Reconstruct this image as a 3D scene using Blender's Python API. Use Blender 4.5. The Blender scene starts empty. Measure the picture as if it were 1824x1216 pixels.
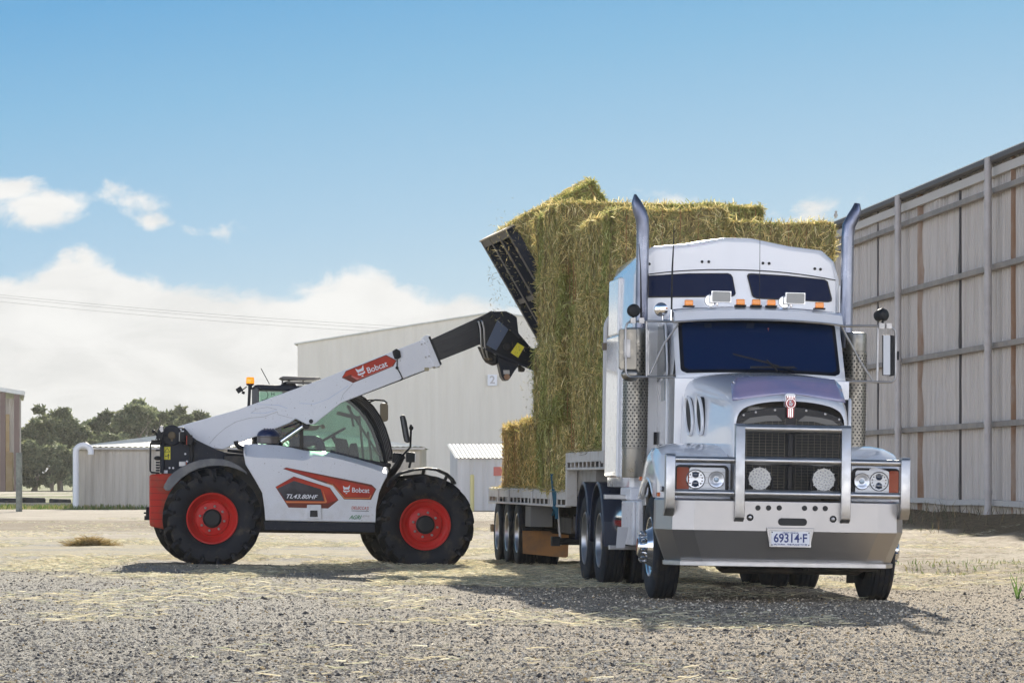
import bpy, math, random
import numpy as np
from mathutils import Vector, Matrix
# ---------------------------------------------------------------- camera, sky, sun, exposure
SC = bpy.context.scene
COL = SC.collection
R = math.radians
FPX, CX, HY, W0, CAMZ = 6800.0, 912.0, 850.0, 1824.0, 1.2   # lens in pixels of the photo, principal column, horizon row
cd = bpy.data.cameras.new('camera'); cam = bpy.data.objects.new('camera', cd); COL.objects.link(cam)
cam.location = (0, 0, CAMZ); cam.rotation_euler = (R(90), 0, 0)
cd.sensor_width = 36.0; cd.lens = FPX / W0 * 36.0
cd.shift_y = (HY - 608.0) / W0
cd.clip_start = 0.5; cd.clip_end = 6000.0
SC.camera = cam
SUN_EL, SUN_AZ = R(22.0), R(1.5)
sdir = Vector((math.sin(SUN_AZ) * math.cos(SUN_EL), math.cos(SUN_AZ) * math.cos(SUN_EL), math.sin(SUN_EL)))
sl = bpy.data.lights.new('sun', 'SUN'); sl.energy = 5.0; sl.angle = R(0.55); sl.color = (1.0, 0.93, 0.80)
so = bpy.data.objects.new('sun', sl); COL.objects.link(so)
so.rotation_euler = sdir.to_track_quat('Z', 'Y').to_euler(); so.location = (0, 40, 60)
SC.view_settings.view_transform = 'Standard'; SC.view_settings.look = 'None'
SC.view_settings.exposure = 0.93; SC.view_settings.gamma = 1.0
SC.cycles.max_bounces = 8; SC.cycles.transparent_max_bounces = 16
SC.cycles.volume_bounces = 0; SC.cycles.use_denoising = True
SC.cycles.sample_clamp_indirect = 6.0


class NT:
    """small wrapper to write node trees as expressions"""
    def __init__(s, tree): s.t = tree; s.n = tree.nodes; s.l = tree.links
    def new(s, typ, **kw):
        nd = s.n.new(typ)
        for k, v in kw.items(): setattr(nd, k, v)
        return nd
    def put(s, sock, v):
        if v is None: return
        if hasattr(v, 'node'): s.l.new(v, sock)
        else:
            if isinstance(v, (tuple, list)) and len(v) == 3 and len(sock.default_value) == 4: v = (*v, 1)
            sock.default_value = v
    def m(s, op, a, b=None, c=None, clamp=False):
        nd = s.new('ShaderNodeMath', operation=op, use_clamp=clamp)
        s.put(nd.inputs[0], a); s.put(nd.inputs[1], b); s.put(nd.inputs[2], c); return nd.outputs[0]
    def step(s, v, a, b, o0=0.0, o1=1.0, smooth=True):
        nd = s.new('ShaderNodeMapRange', interpolation_type='SMOOTHSTEP' if smooth else 'LINEAR')
        for i, x in enumerate((v, a, b, o0, o1)): s.put(nd.inputs[i], x)
        return nd.outputs[0]
    def mix(s, f, a, b, mode='MIX'):
        nd = s.new('ShaderNodeMix', data_type='RGBA', blend_type=mode)
        s.put(nd.inputs[0], f); s.put(nd.inputs[6], a); s.put(nd.inputs[7], b); return nd.outputs[2]
    def noise(s, vec, scale, detail=4, rough=0.55, dist=0.0, col=False):
        nd = s.new('ShaderNodeTexNoise'); s.put(nd.inputs['Vector'], vec)
        nd.inputs['Scale'].default_value = scale; nd.inputs['Detail'].default_value = detail
        nd.inputs['Roughness'].default_value = rough; nd.inputs['Distortion'].default_value = dist
        return nd.outputs['Color' if col else 'Fac']
    def ramp(s, f, stops, interp='LINEAR'):
        nd = s.new('ShaderNodeValToRGB'); nd.color_ramp.interpolation = interp; e = nd.color_ramp.elements
        while len(e) < len(stops): e.new(0.5)
        for el, (p, c) in zip(e, stops): el.position = p; el.color = (*c, 1) if isinstance(c, tuple) else (c, c, c, 1)
        s.put(nd.inputs[0], f); return nd.outputs[0]
    def scale(s, vec, sc, off=(0, 0, 0)):
        nd = s.new('ShaderNodeMapping'); s.put(nd.inputs[0], vec)
        nd.inputs['Scale'].default_value = sc; nd.inputs['Location'].default_value = off; return nd.outputs[0]
    def comb(s, x, y, z=0.0):
        nd = s.new('ShaderNodeCombineXYZ'); s.put(nd.inputs[0], x); s.put(nd.inputs[1], y); s.put(nd.inputs[2], z); return nd.outputs[0]
    def sep(s, v):
        nd = s.new('ShaderNodeSeparateXYZ'); s.put(nd.inputs[0], v); return nd.outputs
    def bump(s, h, dist, strength=1.0, normal=None):
        nd = s.new('ShaderNodeBump'); s.put(nd.inputs['Height'], h); nd.inputs['Distance'].default_value = dist
        nd.inputs['Strength'].default_value = strength
        if normal is not None: s.l.new(normal, nd.inputs['Normal'])
        return nd.outputs[0]


wd = bpy.data.worlds.new('World'); SC.world = wd; wd.use_nodes = True
w = NT(wd.node_tree); w.n.clear()
tc = w.new('ShaderNodeTexCoord').outputs['Generated']
dx, dy, dz = w.sep(tc)
skyn = w.new('ShaderNodeTexSky', sky_type='NISHITA', sun_disc=False)
skyn.sun_elevation = SUN_EL; skyn.sun_rotation = SUN_AZ; skyn.air_density = 1.0; skyn.dust_density = 0.4; skyn.ozone_density = 2.0
SKYK = 0.042
nish = w.mix(1.0, skyn.outputs[0], (SKYK, SKYK, SKYK), 'MULTIPLY')
horiz = w.m('SQRT', w.m('ADD', w.m('MULTIPLY', dx, dx), w.m('MULTIPLY', dy, dy)))
el = w.m('DIVIDE', dz, w.m('MAXIMUM', horiz, 0.001))            # tangent of the elevation
az = w.m('DIVIDE', dx, w.m('MAXIMUM', w.m('ABSOLUTE', dy), 0.001))
# the clear air of this afternoon: deep blue above, pale towards the horizon, paler to the right
pale = w.m('SUBTRACT', w.m('MULTIPLY', el, 7.3), w.m('MULTIPLY', az, 0.9))
clear = w.ramp(pale, [(0.0, (0.36, 0.41, 0.42)), (0.28, (0.31, 0.385, 0.43)), (0.52, (0.225, 0.33, 0.42)), (0.80, (0.140, 0.272, 0.395)), (1.0, (0.090, 0.225, 0.375))])
low = w.step(el, 0.13, 0.55, 1.0, 0.0)
base = w.mix(low, nish, clear)
# clouds seen ahead, given by bearing and elevation
u = w.m('MULTIPLY', az, 68.0); v = w.m('MULTIPLY', el, 68.0)
uv = w.comb(u, v, 0.0)
n1 = w.noise(w.scale(uv, (0.9, 1.3, 1)), 1.0, 10, 0.60, 0.35)
n2 = w.noise(w.scale(uv, (0.45, 1.1, 1), (3, 7, 1)), 1.0, 8, 0.6, 0.5)
top = w.ramp(w.step(u, -9.5, 9.5, 0, 1, False), [(0.020, 0.500), (0.052, 0.531), (0.078, 0.583), (0.099, 0.589), (0.120, 0.543), (0.144, 0.511), (0.173, 0.500), (0.231, 0.483), (0.267, 0.474), (0.315, 0.500), (0.346, 0.543), (0.373, 0.546), (0.394, 0.503), (0.441, 0.469), (0.494, 0.436), (0.652, 0.357), (0.980, 0.243)])
topv = w.m('MULTIPLY', top, 7.0)
f = w.m('MULTIPLY', w.m('SUBTRACT', topv, v), 1.5)
for bx, by, rx, ry, am in ((-8.4, 4.78, 0.85, 0.42, 0.85), (-8.8, 5.05, 0.7, 0.28, 0.6), (-6.85, 4.85, 0.42, 0.24, 0.30), (-6.5, 4.5, 0.30, 0.20, 0.40), (-5.1, 4.35, 0.4, 0.15, 0.22), (5.3, 4.75, 0.7, 0.25, 0.30), (2.9, 4.85, 0.9, 0.2, 0.22)):
    d = w.new('ShaderNodeVectorMath', operation='LENGTH')
    w.put(d.inputs[0], w.scale(uv, (1 / rx, 1 / ry, 0), (-bx / rx, -by / ry, 0)))
    f = w.m('MAXIMUM', f, w.m('MULTIPLY', w.m('SUBTRACT', 1.0, d.outputs['Value']), am))
f = w.m('ADD', f, w.m('MULTIPLY', w.m('SUBTRACT', n1, 0.50), 1.9))
cm = w.step(f, -0.10, 0.42)
ahead = w.step(dy, 0.0, 0.3)
cm = w.m('MULTIPLY', cm, ahead)
shade = w.m('ADD', w.m('MULTIPLY', w.step(n2, 0.3, 0.7), 0.24), w.m('MULTIPLY', w.step(v, 0.0, 3.8), 0.12))
ccol = w.ramp(w.m('ADD', shade, 0.45), [(0.45, (0.385, 0.387, 0.382)), (0.66, (0.455, 0.455, 0.448)), (0.85, (0.50, 0.50, 0.49))])
sky = w.mix(cm, base, ccol)
# bright clouds behind the camera, added as fill for the shaded fronts
nb = w.noise(w.scale(tc, (1, 1, 2.2)), 2.6, 6, 0.55, 0.2)
cb = w.m('MULTIPLY', w.step(nb, 0.46, 0.60), w.m('MULTIPLY', w.step(dy, -0.05, -0.5), w.step(el, 0.42, 0.22)))
BK = 1.6
backblue = w.ramp(w.m('MULTIPLY', el, 1.2), [(0.0, (1.20, 1.23, 1.32)), (0.22, (1.05, 1.17, 1.42)), (0.45, (0.36, 0.52, 0.90)), (1.0, (0.10, 0.20, 0.45))])  # low back band brightened to add fill on upright faces
sky = w.mix(w.m('MULTIPLY', w.step(dy, 0.1, -0.35), w.step(el, 0.62, 0.36)), sky, backblue)
sky = w.mix(cb, sky, (BK, BK, BK * 1.03))
bg = w.new('ShaderNodeBackground'); w.put(bg.inputs[0], sky); bg.inputs[1].default_value = 1.0
out = w.new('ShaderNodeOutputWorld'); w.l.new(bg.outputs[0], out.inputs[0])

# ---------------------------------------------------------------- helpers
rnd = random.Random(7)


class Frame:
    """a thing's own axes; y()/x() read a point of the photo on a plane of the thing (used to take measurements only)"""
    def __init__(s, loc, rz=0.0, ry=0.0):
        s.M = Matrix.Translation(loc) @ Matrix.Rotation(rz, 4, 'Z') @ Matrix.Rotation(ry, 4, 'Y')
        s.I = s.M.inverted(); s.o = s.I @ Vector((0, 0, CAMZ))
    def ray(s, px, py): return s.I.to_3x3() @ Vector(((px - CX) / FPX, 1.0, -(py - HY) / FPX))
    def y(s, px, py, y): d = s.ray(px, py); p = s.o + d * ((y - s.o.y) / d.y); return (p.x, p.z)
    def x(s, px, py, x): d = s.ray(px, py); p = s.o + d * ((x - s.o.x) / d.x); return (p.y, p.z)
    def p(s, px, py, y): a, b = s.y(px, py, y); return Vector((a, y, b))


def tag(o, label=None, cat=None, group=None, kind=None):
    for k, val in (('label', label), ('category', cat), ('group', group), ('kind', kind)):
        if val: o[k] = val
    return o


def empty(name, M, label, cat, group=None):
    o = bpy.data.objects.new(name, None); COL.objects.link(o); o.empty_display_size = 0.3
    o.matrix_world = M if isinstance(M, Matrix) else Matrix.Translation(M)
    return tag(o, label, cat, group)


def copy_tree(o, M=None, parent=None):
    c = o.copy(); COL.objects.link(c)
    if parent is not None: c.parent = parent
    if M is not None: c.matrix_world = M
    for ch in list(o.children): copy_tree(ch, None, c)
    return c


class MB:
    """collects shapes and links them as one mesh object"""
    def __init__(s): s.v = []; s.f = []; s.m = []
    def add(s, vs, fs, mat=0):
        b = len(s.v); s.v += [tuple(p) for p in vs]
        for q in fs: s.f.append([b + i for i in q]); s.m.append(mat)
        return s
    def box(s, x0, x1, y0, y1, z0, z1, mat=0, M=None):
        vs = [Vector((x, y, z)) for z in (z0, z1) for y in (y0, y1) for x in (x0, x1)]
        if M is not None: vs = [M @ p for p in vs]
        return s.add(vs, [(0, 2, 3, 1), (4, 5, 7, 6), (0, 1, 5, 4), (2, 6, 7, 3), (0, 4, 6, 2), (1, 3, 7, 5)], mat)
    def bar(s, a, b, w_, h_, mat=0, up=(0, 0, 1)):
        a, b = Vector(a), Vector(b); d = (b - a); L = d.length; d.normalize(); up = Vector(up)
        if abs(d.dot(up)) > 0.99: up = Vector((1, 0, 0))
        sd = d.cross(up).normalized(); up = sd.cross(d)
        M = Matrix((sd, d, up)).transposed().to_4x4(); M.translation = a
        return s.box(-w_ / 2, w_ / 2, 0, L, -h_ / 2, h_ / 2, mat, M)
    def prism(s, pts, a, b, ax='y', mat=0, f=None):
        """outline extruded from a to b along ax; outline in the two other axes. f(u, v) -> offset of face a"""
        def P(p, t):
            return {'y': (p[0], t, p[1]), 'x': (t, p[0], p[1]), 'z': (p[0], p[1], t)}[ax]
        n = len(pts)
        vs = [P(p, a + (f(*p) if f else 0)) for p in pts] + [P(p, b) for p in pts]
        return s.add(vs, [list(range(n))[::-1], list(range(n, 2 * n))] + [(i, (i + 1) % n, n + (i + 1) % n, n + i) for i in range(n)], mat)
    def tube(s, pts, r, seg=10, mat=0, caps=True, sq=1.0):
        pts = [Vector(p) for p in pts]; n = len(pts); rs = r if isinstance(r, (list, tuple)) else [r] * n
        t = [(pts[min(i + 1, n - 1)] - pts[max(i - 1, 0)]).normalized() for i in range(n)]
        up = Vector((0, 0, 1)) if abs(t[0].z) < 0.9 else Vector((1, 0, 0)); vs = []
        for i in range(n):
            sd = t[i].cross(up).normalized(); up = sd.cross(t[i]).normalized()
            vs += [pts[i] + (sd * math.cos(a) + up * math.sin(a) * sq) * rs[i] for a in [2 * math.pi * k / seg for k in range(seg)]]
        fs = [(i * seg + k, i * seg + (k + 1) % seg, (i + 1) * seg + (k + 1) % seg, (i + 1) * seg + k) for i in range(n - 1) for k in range(seg)]
        if caps: fs += [list(range(seg))[::-1], list(range((n - 1) * seg, n * seg))]
        return s.add(vs, fs, mat)
    def lathe(s, prof, c, ax, seg=32, mat=0, closed=False, caps=True):
        """prof = [(radius, along)]"""
        c, ax = Vector(c), Vector(ax).normalized(); u_ = ax.orthogonal().normalized(); v_ = ax.cross(u_)
        vs = [c + ax * h + (u_ * math.cos(a) + v_ * math.sin(a)) * r for r, h in prof for a in [2 * math.pi * k / seg for k in range(seg)]]
        n = len(prof)
        fs = [(i * seg + k, i * seg + (k + 1) % seg, ((i + 1) % n) * seg + (k + 1) % seg, ((i + 1) % n) * seg + k) for i in range(n if closed else n - 1) for k in range(seg)]
        if not closed and caps:
            if prof[0][0] > 1e-4: fs.append(list(range(seg))[::-1])
            if prof[-1][0] > 1e-4: fs.append(list(range((n - 1) * seg, n * seg)))
        return s.add(vs, fs, mat)
    def ball(s, c, r, mat=0, seg=16, rings=10, sc=(1, 1, 1)):
        c = Vector(c); vs = []
        for i in range(rings + 1):
            a = math.pi * i / rings
            vs += [c + Vector((math.sin(a) * math.cos(b) * sc[0], math.sin(a) * math.sin(b) * sc[1], math.cos(a) * sc[2])) * r for b in [2 * math.pi * k / seg for k in range(seg)]]
        return s.add(vs, [(i * seg + k, (i + 1) * seg + k, (i + 1) * seg + (k + 1) % seg, i * seg + (k + 1) % seg) for i in range(rings) for k in range(seg)], mat)
    def loft(s, secs, mat=0, caps=False, closed=False):
        n = len(secs[0]); vs = [p for q in secs for p in q]
        fs = [(i * n + k, i * n + (k + 1) % n, (i + 1) * n + (k + 1) % n, (i + 1) * n + k) for i in range(len(secs) - 1) for k in range(n if closed else n - 1)]
        if caps: fs += [list(range(n))[::-1], list(range((len(secs) - 1) * n, len(secs) * n))]
        return s.add(vs, fs, mat)
    def build(s, name, mats, parent=None, smooth=True, bevel=0.0, seg=2, ang=34, solid=0.0, sub=0, weld=True):
        me = bpy.data.meshes.new(name); me.from_pydata(s.v, [], s.f)
        mats = mats if isinstance(mats, (list, tuple)) else [mats]
        for q in mats: me.materials.append(q)
        me.polygons.foreach_set('material_index', s.m)
        import bmesh
        bm = bmesh.new(); bm.from_mesh(me)
        if weld: bmesh.ops.remove_doubles(bm, verts=bm.verts, dist=1e-5)
        bmesh.ops.recalc_face_normals(bm, faces=bm.faces); bm.to_mesh(me); bm.free()
        if smooth:
            me.polygons.foreach_set('use_smooth', [True] * len(me.polygons))
            if not sub: me.set_sharp_from_angle(angle=R(ang))
        o = bpy.data.objects.new(name, me); COL.objects.link(o)
        if parent is not None: o.parent = parent
        if solid: q = o.modifiers.new('solid', 'SOLIDIFY'); q.thickness = abs(solid); q.offset = -1 if solid > 0 else 1
        if sub: q = o.modifiers.new('sub', 'SUBSURF'); q.levels = q.render_levels = sub
        if bevel: q = o.modifiers.new('bevel', 'BEVEL'); q.width = bevel; q.segments = seg; q.limit_method = 'ANGLE'; q.angle_limit = R(32); q.harden_normals = smooth
        return o


def arc(cx, cz, r, a0, a1, n, rz=None):
    return [(cx + r * math.cos(R(a0 + (a1 - a0) * i / n)), cz + (rz or r) * math.sin(R(a0 + (a1 - a0) * i / n))) for i in range(n + 1)]


def rrect(x0, x1, z0, z1, r, n=4):
    return arc(x1 - r, z0 + r, r, -90, 0, n) + arc(x1 - r, z1 - r, r, 0, 90, n) + arc(x0 + r, z1 - r, r, 90, 180, n) + arc(x0 + r, z0 + r, r, 180, 270, n)


def text(s, size, mat, parent, M, ext=0.002, width=None, bold=0.0, name='lettering', shear=0.0, align='CENTER'):
    cu = bpy.data.curves.new('t', 'FONT'); cu.body = s; cu.size = size; cu.extrude = ext; cu.offset = bold; cu.shear = shear
    cu.align_x = align; cu.align_y = 'CENTER'
    to = bpy.data.objects.new('t', cu); COL.objects.link(to); dg = bpy.context.evaluated_depsgraph_get()
    me = bpy.data.meshes.new_from_object(to.evaluated_get(dg)); bpy.data.objects.remove(to)
    xs = [p.co.x for p in me.vertices]; k = 1.0
    if width: k = width / (max(xs) - min(xs))
    mid = (max(xs) + min(xs)) / 2 if align == 'CENTER' else 0
    for p in me.vertices: p.co = M @ Vector(((p.co.x - mid) * k, p.co.y, p.co.z))
    me.materials.append(mat)
    o = bpy.data.objects.new(name, me); COL.objects.link(o); o.parent = parent
    return o


def tmat(c, ux=(1, 0, 0), uz=(0, 0, 1)):
    """text placed at c, running along ux, upright along uz"""
    ux = Vector(ux).normalized(); uz = Vector(uz); n = ux.cross(uz).normalized(); uz = n.cross(ux)
    M = Matrix((ux, uz, n)).transposed().to_4x4(); M.translation = Vector(c); return M


# ---------------------------------------------------------------- materials
MATS = {}


def pbr(name, col, rough=0.5, metal=0.0, col2=None, nscale=6.0, namt=(0.4, 0.65), bump=0.0, bscale=60.0, coat=0.0, trans=0.0, ior=1.5,
        emit=None, estr=0.0, stretch=(1, 1, 1), speck=None, rvar=0.0, dirt=None, spec=0.5):
    m = bpy.data.materials.new(name); m.use_nodes = True; n = NT(m.node_tree); b = m.node_tree.nodes['Principled BSDF']
    tcn = n.new('ShaderNodeTexCoord').outputs['Object']; c = None
    st = n.scale(tcn, stretch)
    if col2 is not None:
        c = n.mix(n.step(n.noise(st, nscale, 6, 0.6), namt[0], namt[1]), col, col2)
    if speck is not None:   # (colour, scale, threshold)
        c = n.mix(n.step(n.noise(tcn, speck[1], 3, 0.6), speck[2], speck[2] + 0.04), c if c is not None else col, speck[0])
    if dirt is not None:    # (colour, z0, z1, amount): road dust thrown up from below, thicker low down
        z = n.sep(tcn)[2]
        fz = n.m('MULTIPLY', n.step(z, dirt[2], dirt[1]), n.m('MULTIPLY', n.step(n.noise(tcn, 5.0, 8, 0.65), 0.3, 0.75), dirt[3]))
        c = n.mix(fz, c if c is not None else col, dirt[0])
    n.put(b.inputs['Base Color'], c if c is not None else col)
    b.inputs['Roughness'].default_value = rough; b.inputs['Metallic'].default_value = metal
    b.inputs['Specular IOR Level'].default_value = spec
    b.inputs['Coat Weight'].default_value = coat; b.inputs['Coat Roughness'].default_value = 0.06
    b.inputs['Transmission Weight'].default_value = trans; b.inputs['IOR'].default_value = ior
    if rvar: n.put(b.inputs['Roughness'], n.step(n.noise(st, 9.0, 6, 0.65), 0.3, 0.7, max(0.02, rough - rvar), rough + rvar))
    if bump: n.put(b.inputs['Normal'], n.bump(n.noise(st, bscale, 5, 0.6), bump))
    if emit: b.inputs['Emission Color'].default_value = (*emit, 1); b.inputs['Emission Strength'].default_value = estr
    MATS[name] = m; return m


DUST = (0.36, 0.29, 0.19)
WHITE = pbr('white_paint', (0.82, 0.82, 0.83), 0.16, coat=1.0, rvar=0.05, dirt=(DUST, 0.3, 1.9, 0.16), speck=((0.45, 0.41, 0.35), 170.0, 0.74))
WHITEP = pbr('white_panel', (0.78, 0.78, 0.80), 0.36, speck=((0.30, 0.26, 0.22), 42.0, 0.68), dirt=(DUST, 0.3, 1.5, 0.30), rvar=0.1)
ALU = pbr('brushed_aluminium', (0.55, 0.54, 0.53), 0.38, 1.0, rvar=0.09, bump=0.0006, bscale=14, col2=(0.46, 0.45, 0.43), nscale=3)
CHROME = pbr('polished_metal', (0.80, 0.80, 0.80), 0.10, 1.0)
STEEL = pbr('grey_steel', (0.42, 0.41, 0.40), 0.42, 1.0, rvar=0.12)
BLACK = pbr('black_plastic', (0.018, 0.019, 0.022), 0.5, rvar=0.12, spec=0.22)
GLOSSBLK = pbr('gloss_black', (0.010, 0.012, 0.018), 0.16, spec=0.22)
DARK = pbr('dark_blue_paint', (0.010, 0.014, 0.026), 0.42, col2=(0.045, 0.045, 0.045), nscale=5, namt=(0.55, 0.8), speck=((0.25, 0.22, 0.18), 60.0, 0.70), spec=0.22)
CHASSIS = pbr('chassis_black', (0.02, 0.02, 0.02), 0.6, col2=(0.07, 0.055, 0.04), nscale=4)
RED = pbr('red_paint', (0.55, 0.022, 0.018), 0.42, rvar=0.1, col2=(0.40, 0.04, 0.03), nscale=9, namt=(0.5, 0.8), spec=0.22)
REDP = pbr('red_counterweight', (0.52, 0.035, 0.022), 0.55, col2=(0.35, 0.07, 0.04), nscale=5, bump=0.002, bscale=9, spec=0.22)
RUBBER = pbr('tyre_rubber', (0.016, 0.019, 0.026), 0.72, col2=(0.060, 0.050, 0.038), nscale=5, namt=(0.5, 0.75), bump=0.0015, bscale=30, spec=0.22)
RUBBERD = pbr('dusty_tyre_rubber', (0.014, 0.016, 0.022), 0.62, col2=(0.075, 0.058, 0.042), nscale=6, namt=(0.50, 0.76), bump=0.003, bscale=22, spec=0.22)
GLASSD = pbr('navy_windscreen', (0.002, 0.015, 0.062), 0.03, spec=0.3)  # blue of the reflected sky put into the base colour
PANE = pbr('dark_sleeper_glass', (0.003, 0.012, 0.050), 0.05, spec=0.05)
AMBER = pbr('amber_lens', (0.85, 0.30, 0.015), 0.15, trans=0.45, emit=(1.0, 0.38, 0.01), estr=0.10, coat=0.5)
AMBERD = pbr('dark_amber_lens', (0.32, 0.05, 0.015), 0.2, bump=0.002, bscale=120)
LENS = pbr('clear_lens', (0.70, 0.73, 0.76), 0.12, coat=0.6, bump=0.002, bscale=90)
LENSW = pbr('frosted_lens', (0.40, 0.39, 0.36), 0.28, bump=0.002, bscale=200)
LENSD = pbr('bright_lens', (0.58, 0.57, 0.53), 0.28)
REFL = pbr('lamp_reflector', (0.80, 0.83, 0.88), 0.30, 0.55, coat=.6)
GREYP = pbr('trailer_grey_paint', (0.56, 0.53, 0.49), 0.5, col2=(0.40, 0.33, 0.25), nscale=7, namt=(0.5, 0.75), rvar=0.1)
ORANGEF = pbr('tan_mudflap', (0.36, 0.17, 0.055), 0.7, col2=(0.24, 0.13, 0.06), nscale=4)
YELLOW = pbr('yellow_sticker', (0.75, 0.66, 0.03), 0.5, speck=((0.06, 0.05, 0.02), 70.0, 0.62))
YELP = pbr('plain_yellow', (0.72, 0.58, 0.05), 0.5)
INK = pbr('dark_ink', (0.02, 0.02, 0.02), 0.6)
WHITEI = pbr('white_ink', (0.82, 0.82, 0.84), 0.5)
DECALR = pbr('red_decal', (0.56, 0.045, 0.012), 0.35, col2=(0.40, 0.022, 0.012), nscale=2.2, spec=0.22)
DECALO = pbr('orange_decal_edge', (0.70, 0.22, 0.07), 0.35, spec=0.22)
DECALD = pbr('dark_decal', (0.030, 0.028, 0.034), 0.35, col2=(0.075, 0.07, 0.08), nscale=2.4, spec=0.22)
DECALM = pbr('maroon_decal', (0.17, 0.035, 0.02), 0.4, spec=0.22)
GREENI = pbr('green_ink', (0.01, 0.20, 0.055), 0.5)
BLUEI = pbr('navy_ink', (0.012, 0.03, 0.17), 0.45)
PURPLE = pbr('tinted_hood_guard', (0.22, 0.22, 0.38), 0.08, coat=1.0, col2=(0.28, 0.24, 0.38), nscale=2)
FABRIC = pbr('seat_fabric', (0.03, 0.03, 0.033), 0.9)
ORANGE = pbr('hi_vis_orange', (0.75, 0.17, 0.03), 0.8)
HIVISY = pbr('hi_vis_yellow', (0.60, 0.75, 0.05), 0.8)
SKIN = pbr('skin', (0.50, 0.27, 0.19), 0.55)
BLUEST = pbr('blue_strap', (0.02, 0.10, 0.16), 0.8)
GUARDM = pbr('stainless_shield', (0.25, 0.235, 0.205), 0.33, 1.0, rvar=0.1)
STACKM = pbr('brushed_stack', (0.30, 0.32, 0.38), 0.34, 1.0, col2=(0.17, 0.18, 0.23), nscale=2.5, stretch=(1, 1, 0.4), rvar=0.1)


def glass_mat(name, tint, alpha_mix, rough=0.02):
    m = bpy.data.materials.new(name); m.use_nodes = True; n = NT(m.node_tree); n.n.remove(n.n['Principled BSDF'])
    tr = n.new('ShaderNodeBsdfTransparent'); tr.inputs[0].default_value = (*tint, 1)
    gl = n.new('ShaderNodeBsdfGlossy'); gl.inputs['Roughness'].default_value = rough
    df = n.new('ShaderNodeBsdfDiffuse'); df.inputs[0].default_value = (0.42, 0.40, 0.33, 1)
    fr = n.new('ShaderNodeFresnel'); fr.inputs[0].default_value = 1.5
    mx = n.new('ShaderNodeMixShader'); n.l.new(fr.outputs[0], mx.inputs[0]); n.l.new(tr.outputs[0], mx.inputs[1]); n.l.new(gl.outputs[0], mx.inputs[2])
    tcn = n.new('ShaderNodeTexCoord').outputs['Object']
    m2 = n.new('ShaderNodeMixShader'); n.put(m2.inputs[0], n.step(n.noise(tcn, 3.0, 5, 0.6), 0.45, 0.8, alpha_mix * 0.5, alpha_mix * 2.0))
    n.l.new(mx.outputs[0], m2.inputs[1]); n.l.new(df.outputs[0], m2.inputs[2]); n.l.new(m2.outputs[0], n.n['Material Output'].inputs[0])
    return m


GLASSC = glass_mat('green_cab_glass', (0.42, 0.60, 0.50), 0.09)
# ---------------------------------------------------------------- ground
def sstep(a, b, x): t = np.clip((x - a) / (b - a), 0, 1); return t * t * (3 - 2 * t)


def vnoise(x, y, seed=0):
    """value noise on arrays"""
    xi, yi = np.floor(x).astype(np.int64), np.floor(y).astype(np.int64); xf, yf = x - xi, y - yi
    def h(a, b): t = (a * 374761393 + b * 668265263 + seed * 1442695041) & 0xffffffff; t = ((t ^ (t >> 13)) * 1274126177) & 0xffffffff; return ((t ^ (t >> 16)) & 0xffff) / 65535.0
    sx, sy = xf * xf * (3 - 2 * xf), yf * yf * (3 - 2 * yf)
    return (h(xi, yi) * (1 - sx) + h(xi + 1, yi) * sx) * (1 - sy) + (h(xi, yi + 1) * (1 - sx) + h(xi + 1, yi + 1) * sx) * sy


def gz(x, y, fine=True):
    x = np.asarray(x, float); y = np.asarray(y, float)
    wgt = sstep(16, 28, y) * (1 - sstep(58, 85, y))
    z = -0.014 * np.clip(x - 1.0, -9, 5) * wgt
    # bank of dirt along the foot of the big shed
    xw = 17.45 - 0.075 * y
    z = z + 0.34 * sstep(-3.0, -0.2, x - xw) * sstep(60, 78, y) * (0.75 + 0.5 * vnoise(x * 0.8, y * 0.5, 5))
    if fine:
        z = z + (vnoise(x * 1.1, y * 0.35, 1) - 0.5) * 0.035 * sstep(18, 24, y) + (vnoise(x * 3.2, y * 2.2, 2) - 0.5) * 0.016
        rut = sstep(3.6, 5.5, x) * sstep(44, 50, y) * (1 - sstep(80, 86, y))
        z = z + rut * ((vnoise(x * 0.5, y * 0.9, 3) - 0.5) * 0.13 + (vnoise(x * 2.0, y * 3.0, 4) - 0.5) * 0.05)
    return z


def grid_mesh(name, xs, ys, mat):
    X, Y = np.meshgrid(xs, ys); Z = gz(X, Y)
    co = np.stack([X, Y, Z], -1).reshape(-1, 3).astype(np.float32); nx, ny = len(xs), len(ys)
    i = (np.arange(ny - 1)[:, None] * nx + np.arange(nx - 1)[None, :]).ravel()
    q = np.stack([i, i + 1, i + nx + 1, i + nx], -1).astype(np.int32)
    return raw_mesh(name, co, q, mat)


def raw_mesh(name, co, quads, mat, cols=None, smooth=True):
    """vertices n x 3 and faces m x k as arrays; cols = one colour per face"""
    me = bpy.data.meshes.new(name); k = quads.shape[1]
    me.vertices.add(len(co)); me.vertices.foreach_set('co', co.astype(np.float32).ravel())
    me.loops.add(quads.size); me.loops.foreach_set('vertex_index', quads.astype(np.int32).ravel())
    me.polygons.add(len(quads)); me.polygons.foreach_set('loop_start', np.arange(0, quads.size, k, dtype=np.int32))
    if cols is not None:
        a = me.color_attributes.new('tone', 'FLOAT_COLOR', 'CORNER')
        c4 = np.ones((len(quads), k, 4), np.float32); c4[:, :, :3] = cols[:, None, :]; a.data.foreach_set('color', c4.ravel())
    for q in (mat if isinstance(mat, list) else [mat]): me.materials.append(q)
    me.update(calc_edges=True); me.polygons.foreach_set('use_smooth', [smooth] * len(quads)); me.validate()
    o = bpy.data.objects.new(name, me); COL.objects.link(o); return o


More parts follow.
